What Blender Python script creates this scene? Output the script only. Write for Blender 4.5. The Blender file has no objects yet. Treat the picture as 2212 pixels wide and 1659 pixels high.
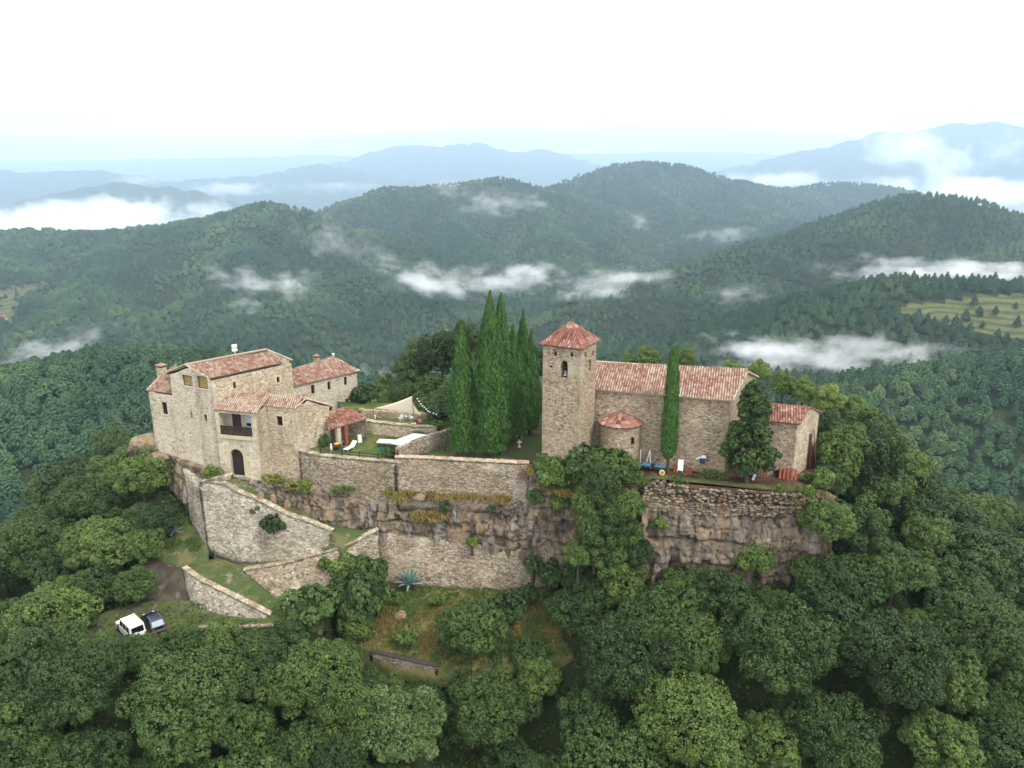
import bpy, bmesh, math, random
import numpy as np
from mathutils import Vector

random.seed(7)
RNG = np.random.default_rng(7)
SC = bpy.context.scene
COL = SC.collection
R = math.radians

# ---------------------------------------------------------------- camera
CAM_H, PITCH, FOC = 35.0, R(16.3), 1683.0        # height above the church terrace; FOC for a 2212 px wide picture
cam_data = bpy.data.cameras.new("camera")
cam = bpy.data.objects.new("camera", cam_data)
COL.objects.link(cam)
cam.location = (0, 0, CAM_H)
cam.rotation_euler = (R(90) - PITCH, 0, 0)
cam_data.sensor_width = 36.0
cam_data.lens = 36.0 * FOC / 2212.0
cam_data.clip_start, cam_data.clip_end = 0.5, 60000
SC.camera = cam

# ---------------------------------------------------------------- sky, sun, exposure
SUN_DIR = Vector((0.62, -0.55, 0.95)).normalized()
SUN_EL = math.asin(SUN_DIR.z)
SUN_AZ = math.atan2(SUN_DIR.x, SUN_DIR.y)
world = bpy.data.worlds.new("World")
SC.world = world
world.use_nodes = True
wn, wl = world.node_tree.nodes, world.node_tree.links
wn.clear()
w_out = wn.new("ShaderNodeOutputWorld")
w_bg = wn.new("ShaderNodeBackground")
w_bg.inputs[1].default_value = 0.1
sky = wn.new("ShaderNodeTexSky")
sky.sky_type = 'NISHITA'
sky.sun_disc = False
sky.sun_elevation = SUN_EL
sky.sun_rotation = SUN_AZ
w_tc = wn.new("ShaderNodeTexCoord")
w_sep = wn.new("ShaderNodeSeparateXYZ")
wl.new(w_tc.outputs["Generated"], w_sep.inputs[0])
w_map = wn.new("ShaderNodeMapping")
w_map.inputs["Scale"].default_value = (1.6, 1.6, 16.0)
wl.new(w_tc.outputs["Generated"], w_map.inputs[0])
w_noise = wn.new("ShaderNodeTexNoise")
w_noise.inputs["Scale"].default_value = 1.7
w_noise.inputs["Detail"].default_value = 6
wl.new(w_map.outputs[0], w_noise.inputs["Vector"])
w_cr = wn.new("ShaderNodeValToRGB")              # overcast: white cloud with thin blue-grey streaks
w_cr.color_ramp.elements[0].position, w_cr.color_ramp.elements[0].color = 0.40, (0.50, 0.475, 0.46, 1)
w_cr.color_ramp.elements[1].position, w_cr.color_ramp.elements[1].color = 0.66, (0.92, 0.89, 0.87, 1)
wl.new(w_noise.outputs[0], w_cr.inputs[0])
w_sc = wn.new("ShaderNodeVectorMath"); w_sc.operation = 'SCALE'
w_sc.inputs["Scale"].default_value = 19.0
w_hz = wn.new("ShaderNodeMapRange")              # the streaks lie low over the horizon
w_hz.inputs["From Min"].default_value, w_hz.inputs["From Max"].default_value = 0.06, 0.24
w_hz.inputs["To Min"].default_value, w_hz.inputs["To Max"].default_value = 1.0, 0.12
wl.new(w_sep.outputs[2], w_hz.inputs[0])
w_st = wn.new("ShaderNodeMix"); w_st.data_type = 'RGBA'
w_st.inputs["A"].default_value = (1, 1, 1, 1)
wl.new(w_hz.outputs[0], w_st.inputs["Factor"]); wl.new(w_cr.outputs[0], w_st.inputs["B"])
wl.new(w_st.outputs["Result"], w_sc.inputs[0])
w_mix = wn.new("ShaderNodeMix"); w_mix.data_type = 'RGBA'
w_mix.inputs["Factor"].default_value = 0.93
wl.new(sky.outputs[0], w_mix.inputs["A"])
wl.new(w_sc.outputs[0], w_mix.inputs["B"])
w_low = wn.new("ShaderNodeMix"); w_low.data_type = 'RGBA'   # below the horizon the air sees dark wooded ground
w_mr = wn.new("ShaderNodeMapRange")
w_mr.inputs["From Min"].default_value, w_mr.inputs["From Max"].default_value = -0.10, -0.03
wl.new(w_sep.outputs[2], w_mr.inputs[0])
wl.new(w_mr.outputs[0], w_low.inputs["Factor"])
w_low.inputs["A"].default_value = (1.2, 1.5, 1.3, 1)
wl.new(w_mix.outputs["Result"], w_low.inputs["B"])
wl.new(w_low.outputs["Result"], w_bg.inputs[0])
wl.new(w_bg.outputs[0], w_out.inputs[0])

sun_data = bpy.data.lights.new("sun", 'SUN')
sun_data.energy = 2.0
sun_data.angle = R(12)
sun_data.color = (1.0, 0.95, 0.87)
sun = bpy.data.objects.new("sun", sun_data)
COL.objects.link(sun)
sun.rotation_euler = (-SUN_DIR).to_track_quat('-Z', 'Y').to_euler()
sun.location = SUN_DIR * 300

SC.view_settings.view_transform = 'Standard'
SC.view_settings.look = 'None'
SC.view_settings.exposure = 0.6
SC.view_settings.gamma = 1.0
SC.view_settings.use_curve_mapping = False
cy = SC.cycles
cy.use_denoising = True
cy.max_bounces, cy.diffuse_bounces, cy.glossy_bounces = 8, 3, 2
cy.transmission_bounces, cy.volume_bounces, cy.transparent_max_bounces = 2, 6, 8
cy.use_adaptive_sampling = True
cy.adaptive_threshold = 0.02
cy.volume_max_steps = 256
cy.caustics_reflective = cy.caustics_refractive = False

# ---------------------------------------------------------------- measuring: photo pixel (2212 wide) -> place on a level
CP, SP = math.cos(PITCH), math.sin(PITCH)
def ray(x, y):
    a, b = (x - 1106) / FOC, (829.5 - y) / FOC
    return np.array([a, CP + b * SP, -SP + b * CP])
def onz(x, y, z):
    d = ray(x, y)
    return np.array([0, 0, CAM_H]) + d * ((z - CAM_H) / d[2])
def ony(x, y, Y):
    d = ray(x, y)
    return np.array([0, 0, CAM_H]) + d * (Y / d[1])
def proj(P):
    P = np.asarray(P, float)
    q = P - np.array([0, 0, CAM_H])
    dep = q[..., 1] * CP - q[..., 2] * SP
    u = q[..., 1] * SP + q[..., 2] * CP
    return 1106 + FOC * q[..., 0] / dep, 829.5 - FOC * u / dep, FOC / dep
def zat(y, P):                                    # height above plan point P seen at picture row y
    b = (829.5 - y) / FOC
    return CAM_H + P[1] * (-SP + b * CP) / (CP + b * SP)

# ---------------------------------------------------------------- objects
def tag(o, label=None, cat=None, group=None, kind=None):
    for k, v in (("label", label), ("category", cat), ("group", group), ("kind", kind)):
        if v:
            o[k] = v
    return o
def link(name, data, parent=None, loc=None):
    o = bpy.data.objects.new(name, data)
    COL.objects.link(o)
    if parent:
        o.parent = parent
    if loc is not None:
        o.location = loc
    return o
def thing(name, label, cat, loc=(0, 0, 0), rz=0, group=None):
    o = link(name, None, None, loc)
    o.rotation_euler = (0, 0, rz)
    o.empty_display_size = 0.3
    return tag(o, label, cat, group)
def npmesh(name, V, F, mat=None, smooth=False):   # F: (n,3) or (n,4) array
    V = np.ascontiguousarray(V, np.float32); F = np.ascontiguousarray(F, np.int32)
    me = bpy.data.meshes.new(name)
    k = F.shape[1]
    me.vertices.add(len(V)); me.vertices.foreach_set("co", V.ravel())
    me.loops.add(F.size); me.loops.foreach_set("vertex_index", F.ravel())
    me.polygons.add(len(F))
    me.polygons.foreach_set("loop_start", np.arange(0, F.size, k, dtype=np.int32))
    me.polygons.foreach_set("loop_total", np.full(len(F), k, np.int32))
    if smooth:
        me.polygons.foreach_set("use_smooth", np.ones(len(F), bool))
    me.update(calc_edges=True)
    me.validate()
    if mat:
        me.materials.append(mat)
    return me
def fattr(me, name, vals, dom='FACE'):
    a = me.attributes.new(name, 'FLOAT', dom)
    a.data.foreach_set("value", np.ascontiguousarray(vals, np.float32))
class MB:                                         # collects simple shapes into one mesh
    def __init__(s): s.v, s.f = [], []
    def poly(s, pts):
        n = len(s.v); s.v += [tuple(map(float, p)) for p in pts]; s.f.append(tuple(range(n, n + len(pts))))
    def mesh(s, V, F):
        n = len(s.v); s.v += [tuple(map(float, p)) for p in V]; s.f += [tuple(int(i) + n for i in f) for f in F]
    def prism(s, bot, top):
        n = len(bot); k = len(s.v)
        s.v += [tuple(map(float, p)) for p in list(bot) + list(top)]
        s.f.append(tuple(range(k + n - 1, k - 1, -1))); s.f.append(tuple(range(k + n, k + 2 * n)))
        for i in range(n):
            j = (i + 1) % n
            s.f.append((k + i, k + j, k + n + j, k + n + i))
    def box(s, c, d, rz=0, ax=None):
        cx, cy_, cz = c; hx, hy, hz = d[0] / 2, d[1] / 2, d[2] / 2
        co, si = math.cos(rz), math.sin(rz)
        q = [(cx + a * co - b * si, cy_ + a * si + b * co) for a, b in ((-hx, -hy), (hx, -hy), (hx, hy), (-hx, hy))]
        s.prism([(x, y, cz - hz) for x, y in q], [(x, y, cz + hz) for x, y in q])
    def bar(s, p, q, r, n=6, r2=None):
        p, q = Vector(p), Vector(q); r2 = r if r2 is None else r2
        d = (q - p).normalized(); a = d.orthogonal().normalized(); b = d.cross(a)
        A = [p + (a * math.cos(t) + b * math.sin(t)) * r for t in [2 * math.pi * i / n for i in range(n)]]
        B = [q + (a * math.cos(t) + b * math.sin(t)) * r2 for t in [2 * math.pi * i / n for i in range(n)]]
        s.prism(A, B)
    def beam(s, p, q, w, h):                      # rectangular beam, width level, height up
        p, q = Vector(p), Vector(q); d = (q - p).normalized()
        a = d.cross(Vector((0, 0, 1))).normalized() * (w / 2); u = a.cross(d).normalized() * (h / 2)
        s.prism([p - a - u, p + a - u, p + a + u, p - a + u], [q - a - u, q + a - u, q + a + u, q - a + u])
    def lathe(s, prof, n=14, c=(0, 0, 0)):
        k = len(s.v)
        for r, z in prof:
            for i in range(n):
                t = 2 * math.pi * i / n
                s.v.append((c[0] + r * math.cos(t), c[1] + r * math.sin(t), c[2] + z))
        for j in range(len(prof) - 1):
            for i in range(n):
                i2 = (i + 1) % n
                s.f.append((k + j * n + i, k + j * n + i2, k + (j + 1) * n + i2, k + (j + 1) * n + i))
        s.f.append(tuple(k + i for i in range(n - 1, -1, -1)))
        s.f.append(tuple(k + (len(prof) - 1) * n + i for i in range(n)))
    def build(s, name, mat, parent=None, loc=None, bevel=0, smooth=False, fix=True):
        me = bpy.data.meshes.new(name)
        me.from_pydata(s.v, [], s.f)
        if fix or bevel:
            bm = bmesh.new(); bm.from_mesh(me)
            bmesh.ops.recalc_face_normals(bm, faces=bm.faces)
            if bevel:
                bmesh.ops.bevel(bm, geom=list(bm.edges), offset=bevel, segments=2, affect='EDGES', clamp_overlap=True)
            bm.to_mesh(me); bm.free()
        if smooth:
            me.polygons.foreach_set("use_smooth", [True] * len(me.polygons))
        me.materials.append(mat)
        return link(name, me, parent, loc)

# ---------------------------------------------------------------- numpy noise
def _h(ix, iy, iz, s):
    n = (ix.astype(np.int64) * 374761393 + iy.astype(np.int64) * 668265263 + iz.astype(np.int64) * 2147483647 + s * 974634777) & 0xFFFFFFFF
    n = ((n ^ (n >> 13)) * 1274126177) & 0xFFFFFFFF
    n = ((n ^ (n >> 16)) * 2246822519) & 0xFFFFFFFF
    return ((n ^ (n >> 15)) & 0xFFFFFF) / float(0xFFFFFF)
def vnoise(x, y, z=None, s=0):
    z = np.zeros_like(x) if z is None else z
    ix, iy, iz = np.floor(x), np.floor(y), np.floor(z)
    fx, fy, fz = x - ix, y - iy, z - iz
    fx, fy, fz = (t * t * (3 - 2 * t) for t in (fx, fy, fz))
    r = 0
    for a in (0, 1):
        for b in (0, 1):
            for c in (0, 1):
                w = (fx if a else 1 - fx) * (fy if b else 1 - fy) * (fz if c else 1 - fz)
                r = r + w * _h(ix + a, iy + b, iz + c, s)
    return r * 2 - 1
def fbm(x, y, z=None, s=0, o=4):
    r, a, f = 0, 0.5, 1.0
    for i in range(o):
        r = r + a * vnoise(x * f, y * f, None if z is None else z * f, s + i)
        a *= 0.5; f *= 2.03
    return r
def worley(P, s=0, blocky=False):                               # nearest, second distance and a random value of the nearest cell
    I = np.floor(P)
    near = np.zeros_like(P); d1 = np.full(len(P), 9.0); d2 = np.full(len(P), 9.0); val = np.zeros(len(P))
    for a in (-1, 0, 1):
        for b in (-1, 0, 1):
            for c in (-1, 0, 1):
                J = I + (a, b, c)
                q = np.stack([J[:, k] + _h(J[:, 0], J[:, 1], J[:, 2], s + 11 * k + 1) for k in range(3)], 1)
                d = np.abs(P - q).max(1) if blocky else np.linalg.norm(P - q, axis=1)
                v = _h(J[:, 0], J[:, 1], J[:, 2], s + 77)
                m = d < d1
                d2 = np.where(m, d1, np.minimum(d2, d)); val = np.where(m, v, val); d1 = np.where(m, d, d1); near = np.where(m[:, None], P - q, near)
    worley.near = near
    return d1, d2, val

# ---------------------------------------------------------------- materials
def S(h):                                         # srgb hex -> linear rgba
    c = [int(h[i:i + 2], 16) / 255 for i in (0, 2, 4)]
    return tuple(0.74 * (x / 12.92 if x < 0.04045 else ((x + 0.055) / 1.055) ** 2.4) for x in c) + (1,)   # seen tone -> surface colour
class MT:                                         # small node-material helper
    def __init__(s, name, rough=0.9, spec=0.2):
        s.m = bpy.data.materials.new(name); s.m.use_nodes = True
        s.n, s.l = s.m.node_tree.nodes, s.m.node_tree.links
        s.b = s.n["Principled BSDF"]
        s.b.inputs["Roughness"].default_value = rough
        s.b.inputs["Specular IOR Level"].default_value = spec
        s.tc = s.n.new("ShaderNodeTexCoord")
    def node(s, t, **kw):
        n = s.n.new(t)
        for k, v in kw.items():
            if k in n.inputs.keys():
                if hasattr(v, "node"): s.l.new(v, n.inputs[k])
                else: n.inputs[k].default_value = v
            else: setattr(n, k, v)
        return n
    def map(s, scale, src="Object", loc=(0, 0, 0)):
        m = s.node("ShaderNodeMapping", Scale=scale, Location=loc); s.l.new(s.tc.outputs[src], m.inputs[0]); return m.outputs[0]
    def noise(s, vec, scale, detail=4, rough=0.55):
        return s.node("ShaderNodeTexNoise", Vector=vec, Scale=scale, Detail=detail, Roughness=rough).outputs[0]
    def ramp(s, fac, stops, interp='LINEAR'):
        r = s.n.new("ShaderNodeValToRGB"); r.color_ramp.interpolation = interp
        e = r.color_ramp.elements
        while len(e) < len(stops): e.new(0.5)
        for el, (p, c) in zip(e, stops):
            el.position = p; el.color = c if not isinstance(c, str) else S(c)
        s.l.new(fac, r.inputs[0]); return r.outputs[0]
    def mix(s, a, b, f, mode='MIX'):
        m = s.n.new("ShaderNodeMix"); m.data_type = 'RGBA'; m.blend_type = mode
        for v, i in ((a, "A"), (b, "B"), (f, "Factor")):
            if hasattr(v, "node"): s.l.new(v, m.inputs[i])
            elif isinstance(v, str): m.inputs[i].default_value = S(v)
            else: m.inputs[i].default_value = v
        return m.outputs["Result"]
    def math(s, op, a, b=0.0, clamp=False):
        m = s.n.new("ShaderNodeMath"); m.operation = op; m.use_clamp = clamp
        for i, v in enumerate((a, b)):
            if hasattr(v, "node"): s.l.new(v, m.inputs[i])
            else: m.inputs[i].default_value = v
        return m.outputs[0]
    def attr(s, name, out="Fac"):
        a = s.n.new("ShaderNodeAttribute"); a.attribute_name = name; return a.outputs[out]
    def rand(s):
        return s.n.new("ShaderNodeObjectInfo").outputs["Random"]
    def bump(s, h, strength=0.5, dist=0.1):
        b = s.node("ShaderNodeBump", Height=h, Strength=strength, Distance=dist); s.l.new(b.outputs[0], s.b.inputs["Normal"])
    def col(s, c):
        if hasattr(c, "node"): s.l.new(c, s.b.inputs["Base Color"])
        else: s.b.inputs["Base Color"].default_value = S(c) if isinstance(c, str) else c
        return s.m
def plain(name, c, rough=0.7, spec=0.3, metal=0.0, vary=0.12):   # one paint or cloth with slight uneven tone
    t = MT(name, rough, spec)
    t.b.inputs["Metallic"].default_value = metal
    n = t.noise(t.map((1, 1, 1)), 3.0, 5)
    base = S(c)
    lo = tuple(x * (1 - vary) for x in base[:3]) + (1,); hi = tuple(min(1, x * (1 + vary)) for x in base[:3]) + (1,)
    return t.col(t.ramp(n, [(0.3, lo), (0.7, hi)]))
# ================================================================ THE LAND
# crest lines of the hills: (photo column, row, distance) -> a 3-D crest; the land falls off both sides of it
def crest(pts, front, back, lift=0.0, gul=1.0):
    return [ony(x, y, Y) - np.array([0, 0, lift]) for x, y, Y in pts], front, back, gul
CRESTS = [
    # slope right of the church
    crest([(1430, 850, 480), (1560, 812, 475), (1640, 799, 470), (1720, 800, 460), (1800, 802, 450), (1893, 796, 440), (1972, 786, 430), (2064, 772, 420), (2212, 752, 410), (2600, 700, 395)], .42, .45, 8),
    # hill with the terraced fields
    crest([(1250, 772, 700), (1356, 737, 680), (1456, 710, 665), (1606, 685, 650), (1700, 661, 640), (1756, 645, 630), (1800, 624, 625), (1856, 605, 620), (1931, 592, 615), (2041, 595, 610), (2212, 600, 605), (2600, 600, 590)], .40, .45, 7),
    # big dark hill on the right
    crest([(1050, 745, 900), (1106, 713, 920), (1156, 693, 940), (1231, 663, 960), (1306, 643, 980), (1356, 628, 1000), (1431, 583, 1020), (1506, 558, 1040), (1581, 534, 1055), (1656, 513, 1070), (1731, 501, 1085), (1806, 487, 1095), (1850, 474, 1100), (1881, 461, 1100), (1916, 434, 1105), (1956, 418, 1105), (2031, 418, 1105), (2131, 433, 1100), (2206, 468, 1095), (2330, 520, 1080), (2700, 640, 1050)], .42, .5, 6),
    # left long hill
    crest([(-500, 480, 1500), (-120, 500, 1480), (0, 498, 1450), (65, 493, 1440), (200, 500, 1420), (300, 488, 1410), (350, 485, 1400), (425, 473, 1390), (500, 453, 1390), (575, 434, 1400), (600, 435, 1400), (640, 448, 1400), (685, 455, 1390), (760, 500, 1300), (840, 560, 1180), (930, 625, 1050)], .40, .45, 5),
    crest([(500, 460, 1390), (570, 570, 1130), (655, 660, 950)], .42, .42, 5),
    crest([(250, 500, 1410), (215, 600, 1120), (150, 700, 880)], .42, .42, 5),
    crest([(20, 505, 1430), (-60, 620, 1050)], .42, .42, 5),
    # middle range
    crest([(640, 475, 1950), (700, 455, 2000), (740, 436, 2000), (830, 406, 2000), (850, 404, 2000), (950, 399, 2000), (1060, 386, 2000), (1095, 382, 2000), (1130, 396, 2030), (1170, 406, 2100), (1240, 393, 2300), (1290, 370, 2500), (1331, 354, 2600), (1386, 350, 2600), (1466, 355, 2600), (1506, 378, 2620), (1546, 388, 2650), (1606, 391, 2700), (1671, 406, 2750), (1716, 407, 2800), (1771, 397, 2850), (1831, 394, 2900), (1881, 399, 2900), (1940, 405, 2950), (2050, 440, 3000), (2200, 480, 3000)], .42, .45, 4),
    crest([(1095, 395, 2000), (1180, 475, 1700), (1250, 560, 1400), (1300, 630, 1150)], .42, .42, 4),
    crest([(900, 405, 2000), (985, 480, 1700), (1065, 560, 1350)], .42, .42, 4),
    crest([(1331, 365, 2600), (1480, 450, 2150), (1640, 514, 1700)], .42, .42, 4),
    crest([(1506, 385, 2620), (1600, 440, 2250), (1720, 480, 1900)], .42, .42, 4),
    # wooded spur behind the house
    crest([(-300, 860, 430), (-60, 805, 415), (0, 788, 410), (73, 773, 405), (129, 761, 400), (202, 750, 395), (300, 749, 392), (405, 748, 388), (500, 755, 380), (600, 775, 370), (690, 805, 360), (780, 850, 350)], .26, .45, 7),
    # far hills, no single tree to be seen
    crest([(-300, 470, 4500), (0, 452, 4500), (40, 440, 4500), (75, 430, 4500), (150, 410, 4500), (200, 399, 4500), (250, 392, 4500), (330, 397, 4500), (362, 400, 4500), (400, 414, 4500), (450, 429, 4500), (520, 446, 4500), (600, 470, 4500)], .3, .3),
    crest([(-400, 352, 7000), (-100, 360, 7000), (0, 366, 7000), (60, 371, 7000), (130, 368, 7000), (200, 365, 7000), (240, 372, 7000), (300, 390, 7000)], .2, .2),
    crest([(380, 402, 7500), (430, 386, 7500), (490, 381, 7500), (540, 378, 7500), (640, 364, 7600), (700, 352, 7700), (800, 380, 7600)], .2, .2),
    crest([(600, 395, 9500), (660, 380, 9500), (700, 368, 9500), (760, 345, 9500), (830, 321, 9500), (860, 314, 9500), (945, 310, 9500), (958, 316, 9500), (985, 307, 9500), (1020, 303, 9500), (1050, 314, 9500), (1085, 325, 9500), (1130, 322, 9500), (1165, 318, 9500), (1195, 326, 9500), (1230, 338, 9500), (1300, 355, 9500), (1380, 372, 9500)], .3, .3),
    crest([(1480, 388, 8000), (1510, 380, 8000), (1560, 366, 8000), (1620, 352, 8000), (1700, 331, 8000), (1745, 323, 8000), (1770, 326, 8000), (1820, 322, 8000), (1870, 300, 8000), (1905, 283, 8000), (1960, 281, 8000), (2010, 275, 8000), (2070, 262, 8000), (2110, 258, 8000), (2140, 258, 8000), (2170, 267, 8000), (2212, 276, 8000), (2400, 310, 8000), (2800, 340, 8000)], .3, .3),
    crest([(-900, 345, 15000), (-200, 349, 15000), (200, 345, 15000), (450, 340, 15000), (700, 334, 15000), (1300, 332, 15000), (1450, 326, 15000), (1650, 330, 15000), (2000, 335, 15000), (3000, 335, 15000)], .1, .1),
]
def far_land(x, y):                               # height of hills and valleys at plan points
    z = np.full(x.shape, -1e4); near = np.full(x.shape, 1e9)
    for pts, fr, bk, gul in CRESTS:
        big = pts[0][1] > 3500
        best = np.full(x.shape, -1e4); bd = np.full(x.shape, 1e9)
        for a, b in zip(pts[:-1], pts[1:]):
            ab = b[:2] - a[:2]; L2 = ab @ ab
            t = np.clip(((x - a[0]) * ab[0] + (y - a[1]) * ab[1]) / L2, 0, 1)
            dx, dy = x - (a[0] + t * ab[0]), y - (a[1] + t * ab[1])
            d = np.hypot(dx, dy)
            s = np.where(dy < 0, fr, bk)
            h = a[2] + t * (b[2] - a[2]) - s * d * (1 + 0.25 * np.exp(-d / 60.0) * (0 if big else -1))
            m = h > best
            best = np.where(m, h, best); bd = np.where(m, d, bd)
        m = best > z
        z = np.where(m, best, z); near = np.where(m, bd, near)
    rr = np.hypot(x, y)
    floor = np.where(rr < 3500, -235 - 0.02 * rr, -330.0)
    k = 18.0
    z = np.where(z > floor, z, floor + 0 * z)
    amp = np.clip(near / 120.0, 0, 1)
    wv = np.abs(fbm(x / 170.0, y / 170.0, s=5, o=3))
    z = z + amp * (48 * (0.20 - wv) * np.clip(rr / 700, .35, 2.2) + 8 * fbm(x / 60.0, y / 60.0, s=9, o=3))
    return z
# the castle hill: level shelves, and slopes falling away from them
def poly_dist(x, y, poly):                        # distance outside a plan polygon (0 inside) and the row direction of the nearest edge
    P = np.asarray(poly, float)
    ins = np.zeros(x.shape, bool); d = np.full(x.shape, 1e9); ny = np.zeros(x.shape); nx = np.zeros(x.shape)
    for a, b in zip(P, np.roll(P, -1, 0)):
        c = ((a[1] > y) != (b[1] > y)) & (x < (b[0] - a[0]) * (y - a[1]) / (b[1] - a[1] + 1e-12) + a[0])
        ins ^= c
        ab = b - a
        t = np.clip(((x - a[0]) * ab[0] + (y - a[1]) * ab[1]) / (ab @ ab), 0, 1)
        ex, ey = x - (a[0] + t * ab[0]), y - (a[1] + t * ab[1])
        e = np.hypot(ex, ey); m = e < d
        d = np.where(m, e, d); ny = np.where(m, ey / (e + 1e-9), ny); nx = np.where(m, ex / (e + 1e-9), nx)
    return np.where(ins, 0, d), nx, ny, ins
TOP = [(-47, 96), (-40, 92), (-36.4, 90), (-31, 88.6), (-26.3, 88.6), (-23.4, 87.6), (-14, 85.2), (2, 84.6), (8, 81), (15, 79.5), (25, 79), (34, 79.5), (40, 82), (41, 92), (36, 99), (20, 105), (-3, 110), (-14, 112), (-22, 118), (-34, 114), (-46, 106)]
def px_poly(pts, z): return [tuple(onz(x, y, z)[:2]) for x, y in pts]
YARD = px_poly([(150, 1400), (300, 1400), (425, 1356), (520, 1358), (600, 1356), (660, 1335), (720, 1290), (720, 1230), (640, 1222), (500, 1228), (400, 1228), (320, 1215), (250, 1310)], -14.6)
def hill(x, y):
    d, nx, ny, ins = poly_dist(x, y, TOP)
    L = np.interp(x, [-62, -50, -46, -38, -30, -20, 0, 8, 15, 25, 33, 40, 60], [-11, -8, -6, -10, -15, -15.6, -15.6, -13, -11.3, -10.3, -9.6, -6, -8])
    back = np.clip(np.where(ins, -ny, ny) * 2.0 + .5, 0, 1)
    L = L * (1 - back) + back * (-4.0)
    s = 0.62 + 0.14 * np.clip(-ny, 0, 1) - 0.10 * np.clip(nx, 0, 1)
    z1 = np.where(ins, np.minimum(L - 4.0, -12), L - s * d)
    d2, _, _, _ = poly_dist(x, y, YARD)
    z2 = -15.1 - 0.72 * d2
    z = np.maximum(z1, z2)
    dd = np.minimum(d, d2)
    return z + np.clip(dd / 8, 0, 1) * 1.3 * fbm(x / 9.0, y / 9.0, s=3, o=3), d
def land(x, y):
    x = np.asarray(x, float); y = np.asarray(y, float)
    f = far_land(x, y); h, d = hill(x, y)
    r = np.hypot(x, y)
    f = np.where(r < 235, np.minimum(f, -60 - 0.3 * np.clip(235 - r, 0, 200)), f)
    return np.maximum(f, h)
def surf_px(x, y, h=0.0, y0=40.0, y1=420.0):      # where the sight line through a pixel meets the land raised by h
    d = ray(x, y)
    Y = np.arange(y0, y1, 0.4)
    P = np.array([0, 0, CAM_H]) + d[None, :] * (Y / d[1])[:, None]
    g = land(P[:, 0], P[:, 1])
    k = np.argmax(P[:, 2] <= g + h)
    if P[k, 2] > g[k] + h: return None
    return np.array([P[k, 0], P[k, 1], g[k]])

def soil_material():
    t = MT("forest_floor", 0.95, 0.1)
    v = t.map((1, 1, 1))
    n1 = t.noise(v, 0.02, 8, .6); n2 = t.noise(v, 0.5, 5)
    c = t.ramp(n1, [(.3, "1c2a17"), (.5, "2a3a20"), (.7, "35401f")])
    c2 = t.ramp(n2, [(.35, "2b2a1a"), (.65, "3b4426")])
    return t.col(t.mix(c, c2, .5))
M_SOIL = soil_material()
TH = np.linspace(R(-78), R(78), 521)
TH = np.sign(TH) * np.abs(TH) ** 1.35 / (R(78) ** .35)   # finer in front
rr_ = [26.0]
while rr_[-1] < 17500: rr_.append(rr_[-1] * (1.0125 if rr_[-1] < 3500 else 1.03))
RR = np.array(rr_)
GX, GY = RR[:, None] * np.sin(TH)[None, :], RR[:, None] * np.cos(TH)[None, :]
GZ = land(GX.ravel(), GY.ravel()).reshape(GX.shape)
nr, nt = GX.shape
ii = np.arange(nr - 1)[:, None] * nt + np.arange(nt - 1)[None, :]
GF = np.stack([ii, ii + 1, ii + nt + 1, ii + nt], -1).reshape(-1, 4)[:, ::-1]
ground = link("ground", npmesh("ground", np.stack([GX, GY, GZ], -1).reshape(-1, 3), GF, M_SOIL, True))
tag(ground, kind="structure")

# ================================================================ LEAVES AND TREES
def leaf_material(name, stops, obj=0.5, trans=0.08, tint=0.0):
    t = MT(name, 0.62, 0.25)
    tone = t.attr("tone")
    f = t.math('ADD', t.math('MULTIPLY', tone, 1 - obj), t.math('MULTIPLY', t.rand(), obj))
    if tint:                                              # stands of lighter and darker trees
        a_ = t.n.new("ShaderNodeAttribute"); a_.attribute_type = 'INSTANCER'; a_.attribute_name = "tint"
        f = t.math('ADD', t.math('MULTIPLY', f, 1 - tint), t.math('MULTIPLY', a_.outputs["Fac"], tint))
    c = t.ramp(f, stops)
    t.col(c)
    tr = t.n.new("ShaderNodeBsdfTranslucent"); t.l.new(c, tr.inputs[0])
    mx = t.n.new("ShaderNodeMixShader"); mx.inputs[0].default_value = trans
    out = t.n["Material Output"]
    t.l.new(t.b.outputs[0], mx.inputs[1]); t.l.new(tr.outputs[0], mx.inputs[2]); t.l.new(mx.outputs[0], out.inputs[0])
    return t.m
M_OAK = leaf_material("oak_leaf", [(.1, "213218"), (.38, "3a5127"), (.62, "4e6630"), (.9, "73873f")], .45)
M_LIGHT = leaf_material("light_leaf", [(.1, "435e26"), (.5, "667f38"), (.9, "91a350")], .35)
M_SILVER = leaf_material("pale_oak_leaf", [(.1, "31471f"), (.5, "5c7440"), (.9, "8da06c")], .2)
M_PINE = leaf_material("pine_needle", [(.02, "6a5a3a"), (.06, "2b4b34"), (.4, "416442"), (.66, "587a4a"), (.85, "7f9456")], .5, .12, .45)
M_CYP = leaf_material("cypress_leaf", [(.1, "2c4a20"), (.5, "436a2a"), (.9, "5f8c36")], .15, .15)
M_CONIFER = leaf_material("conifer_needle", [(.1, "24391c"), (.5, "3d5728"), (.9, "748a3e")], .1, .15)
M_BUSH = leaf_material("bush_leaf", [(.1, "30481f"), (.5, "4f6a2d"), (.9, "7d8c44")], .4)
M_DRY = leaf_material("dry_grass_blade", [(.1, "6b5a30"), (.5, "95834a"), (.9, "b8a468")], .25)
M_GRASSB = leaf_material("grass_blade", [(.1, "35501f"), (.5, "577033"), (.9, "86904b")], .25)
def bark():
    t = MT("bark", 0.95, 0.1)
    n = t.noise(t.map((6, 6, 1.2)), 2.0, 6)
    t.bump(n, .8, .05)
    return t.col(t.ramp(n, [(.3, "2f281f"), (.7, "6d6252")]))
M_BARK = bark()

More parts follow.
